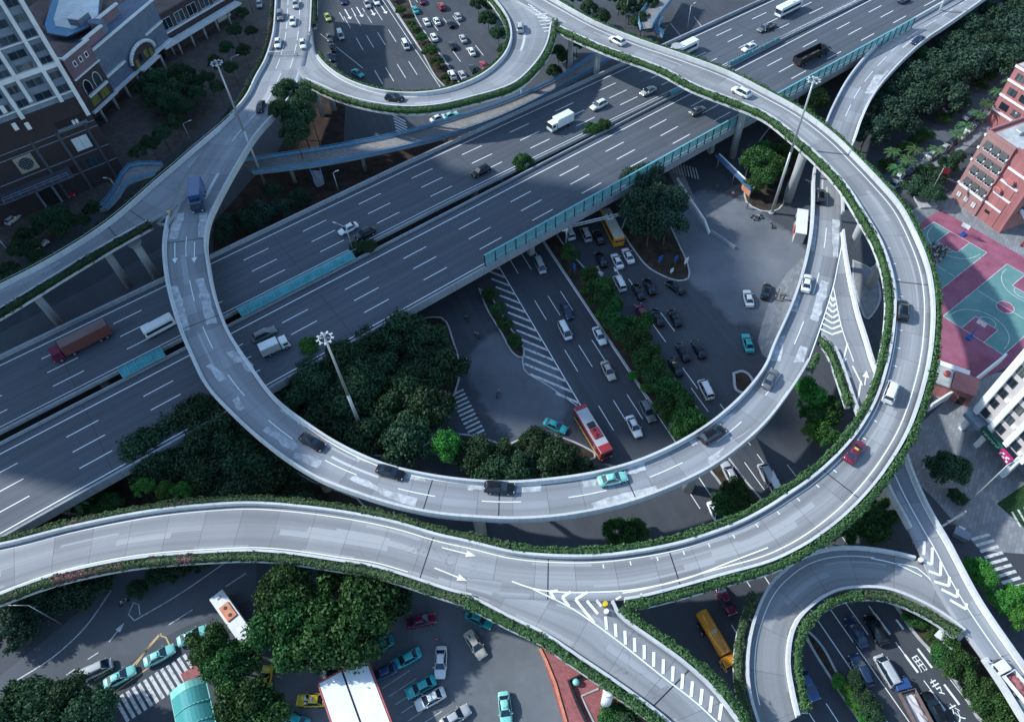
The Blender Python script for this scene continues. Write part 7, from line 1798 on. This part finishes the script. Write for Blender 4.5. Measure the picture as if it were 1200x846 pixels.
bus('city_bus', q('20', 800, 218), (-18, 9), 'h', 10.0, 2.5, 3.0, 'white', 'white', 'white bus half hidden behind the great loop on the expressway', pods=((1.0, 1.4, 1.6, .18),), podcol=('wframe',), skirt='silver')
bus('coach', q('30', 100, 22), (-18, 9), 'h', 9.0, 2.4, 3.0, 'white', 'white', 'white coach with dark windscreen at the top edge of the expressway', pods=((-1.0, 1.4, 1.4, .18),), podcol=('wframe',), skirt='grey', cat='coach')
bus('minibus', q('01', 735, 668), (-17, 9), 'h', 6.2, 2.0, 2.4, 'white', 'white', 'white minibus driving out from under the ring road', cat='minibus')
truck('box_truck', q('20', 226, 565), (-18, 9), 'h', 7.0, 2.2, 3.2, 'white', 'white', 'white box truck on the north deck of the expressway')
truck('box_truck', q('11', 85, 768), (18, -8), 'h', 5.6, 2.1, 2.7, 'white', 'silver', 'small white box truck on the south deck inside the ring road', load='wframe')
truck('container_truck', q('01', 372, 745), (-18, 9), 'h', 11.5, 2.5, 3.4, 'maroon', 'brown', 'dull brown container truck on the expressway at left', cabL=2.0, load='rooftile')
truck('box_truck', q('01', 917, 62), (-1, 18), 'ring', 8.6, 2.5, 3.6, 'navy', 'blue', 'blue box truck entering the ring road at left')
truck('dump_truck', q('30', 205, 258), (18, -9), 'h', 12.0, 2.5, 2.5, 'navy', 'dark', 'dark open dump truck on the south deck at upper right', kind='open', load='rooftile', lift=1.2)
truck('tank_truck', q('23', 957, 458), (10, 17), 'g', 8.8, 2.5, 2.9, 'orange', 'orange', 'yellow tank truck in the dark space by the southeast loop', kind='tank')
truck('pickup_truck', q('33', 1142, 648), (-14, -17), 'se', 5.6, 1.9, 1.7, 'white', 'white', 'white pickup truck with a red-brown load on the east ramp', kind='open', load='redpave', lift=1.0)
truck('flatbed_truck', q('33', 690, 790), (-9, -17), 'g', 9.0, 2.4, 1.9, 'blue', 'rooftile', 'blue-cabbed flatbed truck with reddish load next to the black car', kind='open', load='pinkwall', lift=1.2)
# ---------------------------------------------------------------- lamps, bridges, signs, people
def high_mast(base, h, label, z0=0.0):
    b = at(base, z0); r = empty('high_mast_lamp', b)
    mb = MB(); mb.tube((0, 0, 0), (0, 0, h * .5), .36, .27, 14); mb.tube((0, 0, h * .5), (0, 0, h), .27, .16, 14); mb.build('pole', M['steel'], r)
    mb = MB(); mb.tube((0, 0, 0), (0, 0, .5), .7, .6, 12); mb.build('base', M['pier'], r)
    mb = MB()
    for a in range(0, 360, 30): mb.tube((1.0 * math.cos(R(a)), 1.0 * math.sin(R(a)), h - .3), (1.0 * math.cos(R(a + 30)), 1.0 * math.sin(R(a + 30)), h - .3), .07, n=6)
    for a in range(0, 360, 90): mb.tube((0, 0, h - .2), (1.0 * math.cos(R(a)), 1.0 * math.sin(R(a)), h - .3), .05, n=6)
    ring_ = mb.build('lamp_ring', M['steel'], r)
    for k in range(9):
        a = 2 * math.pi * k / 9; mb = MB(); mb.box((1.2 * math.cos(a), 1.2 * math.sin(a), h - .3), (.42, .34, .22), a); mb.build('floodlight', M['lamp_head'], ring_, .06)
    mb = MB(); mb.tube((0, 0, h - .2), (0, 0, h + .5), .2, .05, 10); mb.build('cap', M['steel'], r)
    tag(r, label, 'high mast lamp')
high_mast((430, 518), 31.5, 'tall lamp mast rising out of the dark trees inside the ring road')
high_mast((313, 222), 34.6, 'tall lamp mast at upper left crossing the top road')
high_mast((904, 250), 34.4, 'tall lamp mast at upper right crossing the great loop')
high_mast(q('30', 742, 190), 34, 'tall lamp mast at the top right corner beside the wood')
def street_lamp(base, h, arm, surf, label, cat='street lamp'):
    b, _ = hit(base, surf); r = empty('street_lamp', b); mb = MB(); mb.tube((0, 0, 0), (0, 0, h), .11, .07, 8); mb.build('pole', M['steel'], r)
    a = Vector((arm[0], arm[1], 0)); mb = MB(); mb.tube((0, 0, h), a + Vector((0, 0, h + .3)), .06, n=6); am_ = mb.build('arm', M['steel'], r)
    mb = MB(); mb.box(a * 1.12 + Vector((0, 0, h + .28)), (.9, .32, .16), math.atan2(a.y, a.x)); mb.build('lamp_head', M['lamp_head'], am_, .04); tag(r, label, cat)
street_lamp((224, 166), 5.5, (1.6, .8), 'g', 'small street lamp among the trees beside the west ramp bend')
street_lamp((281, 97), 7.8, (1.8, .6), 'g', 'street lamp beside the top road below the forecourt')
street_lamp(q('03', 285, 385), 9, (-3.6, 0.2), 'g', 'street lamp with a long arm over the dark bank at lower left')
street_lamp(q('01', 85, 382), 8, (-.6, .3), 'g', 'thin lamp post near the left edge below the tower')
street_lamp(q('01', 570, 80), 6, (-1.2, .2), 'g', 'lamp post beside the blue stair railing near the tower')
street_lamp((733, 33), 12, (1.5, .5), 'g', 'lamp post behind the great loop at the top, left of the footbridge')
street_lamp(q('20', 818, 152), 8, (1.2, 1.0), 'g', 'lamp post at the kerb of the expressway beyond the great loop')
street_lamp((1125, 598), 16, (1.2, .4), 'g', 'tall single lamp post on the grey plaza before the office block')
street_lamp(q('30', 845, 5), 9, (2, .4), 'ring', 'lamp post on the northeast ramp near the top edge')
street_lamp(q('11', 455, 330), 7, (-2.2, 1.2), 'h', 'lamp post in the expressway gap with its head over the white car')
street_lamp(q('11', 385, 45), 5, (.8, .3), 'h', 'short lamp post at the north edge of the expressway by the footbridge')

# footbridge with blue railings
fb = Ribbon('footbridge', [('10', -70, 757, 6.3), ('10', 0, 748, 6.3), ('10', 300, 703, 6.3), ('10', 600, 648, 6.3), ('10', 850, 582, 6.3), ('10', 1100, 505, 6.3), ('20', 0, 468, 6.3), ('20', 200, 378, 6.3), ('20', 410, 245, 6.3), ('20', 520, 170, 6.3)],
            [('10', -70, 822, 6.3), ('10', 0, 812, 6.3), ('10', 300, 775, 6.3), ('10', 600, 715, 6.3), ('10', 850, 655, 6.3), ('10', 1050, 590, 6.3), ('20', -10, 535, 6.3), ('20', 200, 430, 6.3), ('20', 420, 305, 6.3), ('20', 540, 220, 6.3)], 'footway', thick=.8)
fb.o['kind'] = 'thing'; tag(fb.o, 'paved footbridge with blue railings running beside the expressway', 'footbridge')
fb.o.data.materials[0] = M['footway']
def railing(rib, side, parent, h=1.15, off=-.1):
    P = rib.edge(side, 0, rib.len, off, 2.2); mb = MB()
    for i in range(len(P) - 1):
        for hh in (.12, h): mb.tube(P[i] + Vector((0, 0, hh)), P[i + 1] + Vector((0, 0, hh)), .06, n=5, caps=False)
        for t in (0, .25, .5, .75): c = P[i].lerp(P[i + 1], t); mb.tube(c + Vector((0, 0, .0)), c + Vector((0, 0, h)), .035 if t else .07, n=5, caps=False)
    mb.build('railing', M['blue_rail'], parent)
    me = strip_mesh('railing_panel', wall_path(P, -.02, .02, .1, h - .35), simple('pale_blue_panel', (0.16, 0.33, 0.52), .5) if 'pbp' not in M else M['pbp']); M['pbp'] = me.materials[0]; obj('railing_panel', me, parent)
for s in (0, 1): railing(fb, s, fb.o)
for p in ((('10', 480, 720)), (('10', 900, 610)), (('20', 100, 450)), (('10', 150, 770))):
    d = fb.where(p); c = fb.pt(d, .5); mb = MB(); mb.tube((c.x, c.y, 0), (c.x, c.y, 5.8), .45, n=12); mb.build('support_column', M['pier'], fb.o)
st = Ribbon('footbridge_stair', [('10', 245, 778, 6.25), ('10', 262, 820, 4.6), ('11', 275, 20, 2.6), ('11', 290, 45, 1.6)], [('10', 295, 770, 6.25), ('10', 310, 815, 4.6), ('11', 322, 15, 2.6), ('11', 335, 42, 1.6)], 'footway', thick=.6, step=1.0)
st.o['kind'] = 'thing'; tag(st.o, 'short stair leading down from the footbridge towards the dark trees', 'stair')
for s in (0, 1): railing(st, s, st.o)
st2 = Ribbon('footbridge_stair', [('00', 765, 772, 5), ('00', 600, 778, 5), ('01', 545, 15, 4), ('01', 500, 90, 2.4), ('01', 462, 150, .6)], [('00', 745, 815, 5), ('00', 650, 838, 5), ('01', 600, 20, 4), ('01', 555, 85, 2.4), ('01', 490, 155, .6)], 'footway', thick=.6, step=1.0)
st2.o['kind'] = 'thing'; tag(st2.o, 'blue-railed stair and landing between the stone tower and the west ramp', 'stair')
for s in (0, 1): railing(st2, s, st2.o)
fb2 = Ribbon('footbridge', [('20', 700, -80, 6), ('20', 640, 15, 6), ('20', 590, 85, 6), ('20', 600, 140, 6)], [('20', 800, -80, 6), ('20', 735, 20, 6), ('20', 690, 75, 6), ('20', 640, 160, 6)], 'footway', thick=.8)
fb2.o['kind'] = 'thing'; tag(fb2.o, 'pale footbridge coming from the top edge behind the great loop', 'footbridge')
for s in (0, 1): railing(fb2, s, fb2.o)
st3 = Ribbon('footbridge_stair', [('20', 690, 75, 6), ('20', 655, 120, 5.6), ('20', 700, 195, 2.5)], [('20', 720, 85, 6), ('20', 682, 125, 5.6), ('20', 730, 190, 2.5)], 'footway', thick=.5, step=1.0)
st3.o['kind'] = 'thing'; tag(st3.o, 'blue stair from the top footbridge down towards the expressway', 'stair')
for s in (0, 1): railing(st3, s, st3.o)

# signs and gantries
def beam(a, b, z, name, label, r=.22, sign=None, post=(1,)):
    A, B = at(a, z), at(b, z); rt = empty(name, Vector((A.x, A.y, 0))); v = B - A; v.z = 0; mb = MB()
    for dy, dz in ((0, 0), (.5, 0), (.25, .5)):
        n = Vector((-v.y, v.x, 0)).normalized() * dy; mb.tube(n + Vector((0, 0, z + dz)), n + v + Vector((0, 0, z + dz)), .09, n=6)
    k = int(v.length / 1.0); n1_ = Vector((-v.y, v.x, 0)).normalized()
    for i in range(k):
        p = v * (i / k); pn = v * ((i + 1) / k); mb.tube(p + Vector((0, 0, z)), pn + n1_ * .25 + Vector((0, 0, z + .5)), .05, n=5); mb.tube(p + n1_ * .5 + Vector((0, 0, z)), pn + n1_ * .25 + Vector((0, 0, z + .5)), .05, n=5)
    mb.build('truss', M['lamp_head'], rt)
    for t in post:
        mb = MB(); mb.tube(v * t, v * t + Vector((0, 0, z + .6)), r, n=12); mb.build('post', M['steel'], rt)
    if sign:
        for t, w, h, c in sign:
            p = v * t + n1_ * -.15 + Vector((0, 0, z + .1)); mb = MB(); mb.box(p, (w, .12, h), math.atan2(v.y, v.x)); mb.build('sign_board', M[c], rt)
    tag(rt, label, 'gantry')
beam(q('21', 255, 222), q('21', 565, 148), 6.6, 'traffic_gantry', 'white lattice gantry spanning the avenue in front of the expressway', post=(0, 1), sign=((.0, 2.2, 1.2, 'wframe'), (.05, 1.2, 1.6, 'spandrel')))
def sign_post(p, label, w, h, c, z=2.4, rot=.5, surf='g'):
    b, _ = hit(p, surf, z); rt = empty('sign_post', b, rot); mb = MB(); mb.tube((0, 0, 0), (0, 0, z), .06, n=8); mb.build('post', M['steel'], rt)
    mb = MB(); mb.box((0, -.08, z), (w, .08, h)); mb.build('sign_board', M[c], rt, .01); tag(rt, label, 'sign')
sign_post(q('21', 693, 362), 'blue sign board on the kerbed island, the left one of two', 1.2, 1.5, 'signblue'); sign_post(q('21', 767, 360), 'blue sign board on the kerbed island, the right one of two', 1.0, 1.4, 'signblue')
sign_post(q('21', 815, 372), 'tall white sign at the tip of the kerbed island', 1.1, 1.7, 'wframe'); sign_post(q('21', 747, 418), 'low white sign at the near edge of the kerbed island', .9, 1.2, 'wframe', 1.4)
sign_post(q('21', 293, 400), 'blue sign tilted among the avenue median bushes', 1.0, 1.6, 'signblue', 2.2, -1.0); sign_post(q('12', 932, 20), 'teal sign at the tip of the painted triangle', .9, .9, 'teal_frame', 1.4)
# blue-roofed shelter
A, B = at((840, 182), 3.6), at((881, 222), 3.6); v = B - A; sh = empty('bus_shelter', Vector((A.x, A.y, 0)), math.atan2(v.y, v.x)); L_ = v.length
bx('roof', sh, (L_ / 2, 0, 3.6), (L_, 1.3, .2), 'dullblue'); bx('roof_edge', sh, (L_ / 2, .7, 3.72), (L_, .35, .22), 'wframe')
for x in (.6, L_ * .5, L_ - .6):
    mb = MB(); mb.tube((x, .4, 0), (x, .4, 3.5), .14, n=8); mb.build('post', M['steel'], sh)
bx('advert_panel', sh, (L_ - 2.4, .55, 1.6), (3.2, .12, 1.9), 'orange_edge'); tag(sh, 'long narrow blue-roofed shelter by the tall lamp mast', 'shelter')
# cantilever camera arm over the east ramp
P = hit(q('32', 850, 768), 'east')[0]; ca = empty('camera_gantry', P); Tp = at(q('32', 690, 845), P.z + 5.5); A0_ = at(q('32', 850, 765), P.z + 5.5); v = Tp - P
mb = MB(); mb.tube((0, 0, 0), (0, 0, 5.8), .2, .16, 10); mb.build('post', M['lamp_head'], ca); mb = MB(); mb.tube((0, 0, 5.5), (v.x, v.y, 5.5), .2, .13, 10); arm_ = mb.build('arm', M['lamp_head'], ca)
for t in (.35, .6, .9): bx('camera', arm_, (v.x * t, v.y * t, 5.8), (.3, .5, .28), 'lamp_head', .03)
tag(ca, 'white cantilever arm reaching across the east ramp above the plaza', 'gantry')
bt = empty('maintenance_cart', at(q('32', 900, 810), .6), .9); bx('cabinet', bt, (0, 0, .1), (1.3, 2.2, 1.2), 'bluegrey', .05); bx('lid', bt, (0, 0, .75), (1.5, 2.4, .14), 'spandrel'); bx('side_box', bt, (1.1, .2, -.1), (.9, 1.0, .8), 'wframe', .05)
tag(bt, 'blue-grey roadside cabinet beside the zebra crossing below the east ramp', 'cabinet')
wt = at((709, 827), 0); wc = empty('service_column', wt); mb = MB(); mb.tube((0, 0, 0), (0, 0, 9), .75, n=20); mb.build('shaft', M['wframe'], wc); mb = MB(); mb.tube((0, 0, 9), (0, 0, 9.25), .85, .5, 20); mb.build('cap', M['wframe'], wc); tag(wc, 'thick white round column at the corner of the red pavement', 'column')
bo = empty('guard_booth', at(q('33', 835, 445), 1.4), .6); bx('wall', bo, (0, 0, 0), (2.2, 2.2, 2.8), 'wframe'); bx('roof', bo, (0, 0, 1.5), (4.2, 2.8, .22), 'wframe'); bx('window', bo, (0, -1.12, .3), (1.4, .1, 1.0), 'bglass'); tag(bo, 'small white booth on the green bank beside the bus lane', 'booth')
# flagpole
fp = empty('flagpole', at((1084, 238), 0)); mb = MB(); mb.box((0, 0, .25), (4, 4, .5)); mb.build('plinth', M['kerb'], fp); mb = MB(); mb.tube((0, 0, .5), (0, 0, 10), .09, .05, 8); mb.build('pole', M['steel'], fp)
mb = MB(); G = [[mb.bm.verts.new((.1 + 1.9 * i / 8, .22 * math.sin(i * 1.1) * i / 8, 9.8 - 1.25 * j / 4 - .5 * (i / 8) ** 2)) for j in range(5)] for i in range(9)]
for i in range(8):
    for j in range(4): mb.bm.faces.new([G[i][j], G[i + 1][j], G[i + 1][j + 1], G[i][j + 1]])
mb.build('flag', simple('red_cloth', (0.55, 0.02, 0.05), .8), fp); tag(fp, 'flagpole with a red flag on a stone plinth beside the school', 'flagpole')
# basketball hoops
def hoop(p, d, label):
    r = empty('basketball_hoop', p, math.atan2(d.y, d.x)); mb = MB(); mb.tube((0, 0, 0), (0, 0, 2.9), .09, n=8); mb.tube((0, 0, 2.9), (1.2, 0, 3.2), .08, n=8); mb.box((-.2, 0, .2), (1.4, .9, .4)); mb.build('stand', M['signblue'], r)
    mb = MB(); mb.box((1.25, 0, 3.45), (.06, 1.8, 1.05)); bd = mb.build('backboard', M['wframe'], r); mb = MB()
    for a in range(0, 360, 30): mb.tube((1.55 + .23 * math.cos(R(a)), .23 * math.sin(R(a)), 3.05), (1.55 + .23 * math.cos(R(a + 30)), .23 * math.sin(R(a + 30)), 3.05), .02, n=4)
    mb.build('rim', M['redtrim'], bd); tag(r, label, 'basketball hoop')
O2 = B0 - CV * (CW + gap)
hoop(cp(O2, CL + .9, CW / 2, 0), -CU, 'basketball hoop with white board at the far end of the court with the crowd')
hoop(cp(B0, -.9, CW / 2, 0), CU, 'basketball hoop near the gatehouse on the empty court')
# orange kerb and dark low wall of the red pavement
for nm, pts, mt, h, lb, ct, w2 in (('orange_edging', [(232, 120), (300, 260), (380, 460), (430, 640), (475, 795)], 'orange_edge', .25, 'orange edging between parking lot and red pavement', 'kerb', .2), ('low_wall', [(575, 320), (615, 385), (495, 440), (560, 610), (650, 800)], 'dark', .9, 'dark zigzag low wall on the red pavement', 'wall', .16), ('pale_edging', [(760, 500), (610, 565), (660, 680), (720, 800)], 'kerb', .15, 'pale angular edging on the red pavement', 'kerb', .14)):
    W_ = [at((600 + x / 7.5, 740 + y / 7.5), 0) for x, y in pts]; o_ = obj(nm, strip_mesh(nm, wall_path(W_, -w2, w2, 0, h), M[mt])); tag(o_, lb, ct)
tree((720, 838), 2.4, 3.0, 'leaf2', 'dark green bush bed at the foot of the white column', None, cat='shrub', name='bush'); tree((735, 846), 2.4, 3, 'leaf', 'dark bush at the bottom edge right of the white column', None, cat='shrub', name='bush')
gp = empty('globe_stone', at((675, 799), .5)); mb = MB(); mb.sphere((0, 0, .05), .55, 14, 10); mb.build('ball', PAINT['mint'], gp); bx('foot', gp, (0, 0, -.42), (.7, .7, .2), 'kerb'); tag(gp, 'pale teal ball on the red pavement inside the zigzag wall', 'ball')

# people: one continuous skinned body, clothes as children
def skin(name, V, E, Rr, mat, root=0, sub=1):
    me = bpy.data.meshes.new(name); me.from_pydata(V, E, []); o = bpy.data.objects.new(name, me); COL.objects.link(o)
    md = o.modifiers.new('skin', 'SKIN'); md.use_smooth_shade = True
    for i, r in enumerate(Rr): me.skin_vertices[0].data[i].radius = (r, r) if not isinstance(r, tuple) else r
    for i in range(len(V)): me.skin_vertices[0].data[i].use_root = (i == root)
    o.modifiers.new('sub', 'SUBSURF').levels = sub
    dg = bpy.context.evaluated_depsgraph_get(); dg.update(); m2 = bpy.data.meshes.new_from_object(o.evaluated_get(dg)); COL.objects.unlink(o); bpy.data.objects.remove(o)
    m2.materials.clear(); m2.materials.append(mat); return m2
M['skin'] = simple('skin', (0.42, 0.26, 0.19), .6); M['hair'] = simple('hair', (0.015, 0.012, 0.012), .6)
CLO = {k: simple('cloth_' + k, v, .85) for k, v in dict(white=(0.68, 0.69, 0.70), black=(0.02, 0.02, 0.025), blue=(0.06, 0.12, 0.30), grey=(0.2, 0.2, 0.22), red=(0.4, 0.05, 0.05), dark=(0.04, 0.045, 0.06)).items()}
PM = {}
def person_meshes(pose):
    if pose in PM: return PM[pose]
    s = {'stand': .06, 'walk': .24, 'ride': 0}[pose]
    if pose != 'ride':
        kn = lambda sd: (sd * s * .55 + .05, sd * .10, .50); ft = lambda sd: (sd * s, sd * .10, .08); hip = (0, 0, .93); toe = lambda sd: (sd * s + .16, sd * .11, .05)
        el = lambda sd: (-sd * s * .5, sd * .27, 1.14); hd = lambda sd: (-sd * s * .9 + .08, sd * .26, .88)
        nk, hd_, ch = (.02, 0, 1.50), (.04, 0, 1.66), (0, 0, 1.30)
    else:
        hip = (-.1, 0, .82); kn = lambda sd: (.32, sd * .14, .80); ft = lambda sd: (.30, sd * .15, .36); toe = lambda sd: (.46, sd * .15, .34)
        el = lambda sd: (.22, sd * .26, 1.06); hd = lambda sd: (.48, sd * .24, 1.0); nk, hd_, ch = (.06, 0, 1.36), (.11, 0, 1.52), (-.02, 0, 1.18)
    sh = lambda sd: (ch[0], sd * .19, ch[2] + .10); th = lambda sd: (hip[0], sd * .10, hip[2] - .06)
    V = [hip, ch, nk, hd_, (hd_[0] + .01, 0, hd_[2] + .12)]; E = [(0, 1), (1, 2), (2, 3), (3, 4)]; Rr = [.14, (.17, .12), .055, .10, .075]
    for sd in (1, -1):
        b = len(V); V += [sh(sd), el(sd), hd(sd), th(sd), kn(sd), ft(sd), toe(sd)]; E += [(1, b), (b, b + 1), (b + 1, b + 2), (0, b + 3), (b + 3, b + 4), (b + 4, b + 5), (b + 5, b + 6)]; Rr += [.062, .045, .036, .085, .06, .045, .038]
    body = skin('body', V, E, Rr, M['skin'])
    V2 = [hip, ch, (nk[0], 0, nk[2] - .06)]; E2 = [(0, 1), (1, 2)]; R2 = [.165, (.20, .15), .075]
    for sd in (1, -1):
        b = len(V2); mid = tuple((a + c) / 2 for a, c in zip(sh(sd), el(sd))); V2 += [sh(sd), mid]; E2 += [(1, b), (b, b + 1)]; R2 += [.085, .075]
    shirt = skin('shirt', V2, E2, R2, CLO['white'])
    V3 = [(hip[0], 0, hip[2] + .08), hip]; E3 = [(0, 1)]; R3 = [.155, .165]
    for sd in (1, -1):
        b = len(V3); V3 += [th(sd), kn(sd), tuple(a * .8 + c * .2 for a, c in zip(ft(sd), kn(sd)))]; E3 += [(1, b), (b, b + 1), (b + 1, b + 2)]; R3 += [.11, .08, .065]
    tr = skin('trousers', V3, E3, R3, CLO['dark'])
    mb = MB(); mb.sphere((hd_[0] - .015, 0, hd_[2] + .06), .125, 10, 7, (1, .92, 1.0)); hair = mb.mesh('hair', M['hair'])
    PM[pose] = (body, shirt, tr, hair); return PM[pose]
def recol(me, mat):
    k = me.name + mat.name
    if k not in PM: c = me.copy(); c.materials.clear(); c.materials.append(mat); PM[k] = c
    return PM[k]
def person(p, surf, rz, shirt, label, group=None, pose='stand', lift=.8, tr='dark', z=None):
    P = hit(p, surf, lift)[0] if not isinstance(p, Vector) else p
    r = empty('person', P, rz); b, s_, t_, h_ = person_meshes(pose)
    obj('body', b, r); obj('shirt', recol(s_, CLO[shirt]), r); obj('trousers', recol(t_, CLO[tr]), r); obj('hair', h_, r)
    sc_v = rnd.uniform(.97, 1.05); r.scale = (sc_v,) * 3
    tag(r, label, 'person', group); return r
cc = (1098, 296)
for i in range(30):
    a = rnd.random() * 6.28; rr = 12 * math.sqrt(rnd.random()); p = (cc[0] + rr * math.cos(a) * 1.05, cc[1] + rr * math.sin(a) * .85)
    wht = i % 5 < 3
    person(p, 'g', rnd.random() * 6.28, 'white' if wht else 'black', 'person in a white shirt in the crowd on the court' if wht else 'person in a dark shirt in the crowd on the court', 'crowd on the court, white shirts' if wht else 'crowd on the court, dark shirts', rnd.choice(('stand', 'walk')))
for p, s_, lb in ((('10', 262, 752), 'dark', 'person in dark clothes walking on the footbridge above the short stair, left of another'), (('10', 308, 757), 'grey', 'person in grey top walking just right of the footbridge stair'), (('10', 770, 612), 'black', 'person in black near the middle of the footbridge by the blue railing'), (('10', 970, 585), 'blue', 'person in blue at the right part of the footbridge')):
    person(q(*p), 'footbridge', rnd.random() * 6, s_, lb, None, 'walk')
person(q('03', 545, 768), 'g', -.4, 'dark', 'person in dark clothes crossing the zebra crossing at bottom left', None, 'walk')
person(q('13', 845, 460), 'g', 1, 'red', 'person in a red shirt standing in the parking lot')
person(q('12', 1035, 245), 'g', 1, 'black', 'person in black standing off the end of the small zebra crossing', None, 'walk')
for (x, y), s_, lb in (((545, 380), 'black', 'person in black walking in the junction below the blue shelter'), ((650, 425), 'grey', 'person in grey standing on the kerb near the shelter end'), ((740, 500), 'dark', 'person in dark clothes by the shelter end post')):
    person((740 + x / 5.45, 150 + y / 5.45), 'g', rnd.random() * 6, s_, lb, None, 'walk')
for i, (x, y) in enumerate(((35, 545), (60, 540), (75, 545), (50, 520))): person(q('31', x, y), 'g', i, 'dark', 'person in dark clothes waiting at the curved kerb beside the ring road', 'people waiting at the curved kerb')
# scooters
def scooter_proto():
    r = empty('motor_scooter'); mb = MB(); mb.box((-.3, 0, .62), (.75, .3, .3)); mb.box((.12, 0, .36), (.6, .26, .12)); mb.box((.5, 0, .68), (.12, .34, .7)); mb.build('body', PAINT['grey'], r, .06)
    bx('seat', r, (-.3, 0, .82), (.72, .28, .1), 'dark', .03); mb = MB(); mb.tube((.52, -.32, 1.04), (.52, .32, 1.04), .025, n=6); mb.tube((.52, 0, .6), (.66, 0, .25), .04, n=6); mb.build('handlebar', M['steel'], r)
    for x in (-.6, .66):
        mb = MB(); mb.tube((x, -.06, .25), (x, .06, .25), .25, n=12); mb.build('wheel', M['tyre'], r)
    bx('headlight', r, (.6, 0, .92), (.1, .18, .14), 'headlamp', .02); return r
SCT = None
def scooter(p, rz, label, group=None, rider=None, rlabel=None, surf='g'):
    global SCT
    P = hit(p, surf, .5)[0] if not isinstance(p, Vector) else p
    if SCT is None: SCT = r = scooter_proto()
    else: r = copy_tree(SCT)
    r.location = P; r.rotation_euler = (0, 0, rz); tag(r, label, 'motor scooter', group)
    if rider: person(P + Vector((-.1 * math.cos(rz), -.1 * math.sin(rz), .02)), surf, rz, rider, rlabel, None, 'ride')
up = math.atan2(-AU.y, -AU.x)
scooter(q('11', 985, 645), up, 'upper of two ridden scooters under the south edge of the expressway', None, 'black', 'rider in black on the upper scooter under the expressway edge')
scooter(q('11', 1035, 722), up + .3, 'lower of two ridden scooters under the south edge of the expressway', None, 'grey', 'rider in grey on the lower scooter under the expressway edge')
scooter(q('12', 1130, 150), 1.2, 'lone ridden scooter crossing the junction beside the small zebra crossing', None, 'blue', 'rider in blue on the lone scooter by the small zebra crossing')
scooter(q('03', 578, 285), .7, 'ridden scooter on the dark side road under the outer loop', None, 'white', 'rider in white on the scooter under the outer loop')
for i, (x, y) in enumerate(((785, 565), (800, 575), (825, 560), (895, 620), (1060, 700), (1070, 715), (1078, 690))):
    scooter((740 + x / 5.45, 150 + y / 5.45), i * .5, 'scooter parked at the kerb between the tall lamp mast and the ring road', 'scooters parked by the lamp mast')

# kerbside barrier lines on the junction and the kiosk under the ring road
for nm, pts, mt, lb in (('concrete_barrier', [(290, 335), (385, 485), (465, 600), (495, 680)], 'wframe', 'white concrete barrier curving beside the trees of the sign island'), ('concrete_barrier', [(505, 668), (570, 710), (660, 775)], 'parapet_grey', 'low grey barrier standing alone on the pale junction')):
    W_ = [at((740 + x / 5.45, 150 + y / 5.45), 0) for x, y in pts]; o_ = obj(nm, strip_mesh(nm, wall_path(W_, -.2, .2, 0, .8), M[mt])); tag(o_, lb, 'barrier')
ki = empty('kiosk', at(q('31', 150, 215), 1.5) - Vector((0, 0, 1.5)), R(70)); bx('wall', ki, (0, 0, 1.5), (8, 2.2, 3), 'pinkwall'); bx('roof', ki, (0, 0, 3.1), (8.3, 2.4, .2), 'wframe'); bx('sign_panel', ki, (-1.5, 1.35, 1.7), (2.2, .1, 1.6), 'redtrim'); bx('sign_panel', ki, (2.4, 1.35, 1.5), (1.6, .1, 1.2), 'bglass')
tag(ki, 'small pinkish kiosk with white roof tucked beside the ring road', 'kiosk')
# ---------------------------------------------------------------- camera, sun and sky
cd = bpy.data.cameras.new('camera'); cam = bpy.data.objects.new('camera', cd); COL.objects.link(cam)
cd.sensor_fit = 'HORIZONTAL'; cd.sensor_width = 36.0; cd.lens = F / 1200 * 36.0
cd.clip_start = 1.0; cd.clip_end = 6000
rot = Matrix((EX, -EY, -EZ)).transposed()
cam.matrix_world = Matrix.Translation(EYE) @ rot.to_4x4()
SC.camera = cam

SUN_EL, SUN_DIR = R(38), Vector((0.955, -0.29, 0)).normalized()    # direction in which shadows fall
sd = bpy.data.lights.new('sun', 'SUN'); sd.energy = 3.4; sd.angle = R(1.5); sd.color = (1.0, 0.965, 0.92)
so = bpy.data.objects.new('sun', sd); COL.objects.link(so)
ldir = Vector((SUN_DIR.x * math.cos(SUN_EL), SUN_DIR.y * math.cos(SUN_EL), -math.sin(SUN_EL)))
so.rotation_euler = ldir.to_track_quat('-Z', 'Y').to_euler(); so.location = (-200, 150, 300)
w = bpy.data.worlds.new('World'); SC.world = w; w.use_nodes = True
nt = w.node_tree; bg = nt.nodes['Background']
sky = nt.nodes.new('ShaderNodeTexSky'); sky.sky_type = 'NISHITA'; sky.sun_disc = False
sky.sun_elevation = SUN_EL
to_sun = -ldir
sky.sun_rotation = math.atan2(to_sun.x, to_sun.y)
sky.air_density = 1.3; sky.dust_density = 0.6; sky.ozone_density = 2.5
nt.links.new(sky.outputs[0], bg.inputs['Color']); bg.inputs['Strength'].default_value = 0.15
vs = SC.view_settings; vs.view_transform = 'Standard'; vs.look = 'None'; vs.gamma = 1.0; vs.use_curve_mapping = False
vs.exposure = 0.56
try:
    vs.use_white_balance = True; vs.white_balance_temperature = 6180; vs.white_balance_tint = 4
except Exception: pass
SC.display_settings.display_device = 'sRGB'
SC.cycles.max_bounces = 6; SC.cycles.diffuse_bounces = 3; SC.cycles.glossy_bounces = 2; SC.cycles.transparent_max_bounces = 6
SC.cycles.use_denoising = True
SC.cycles.sample_clamp_indirect = 3.0
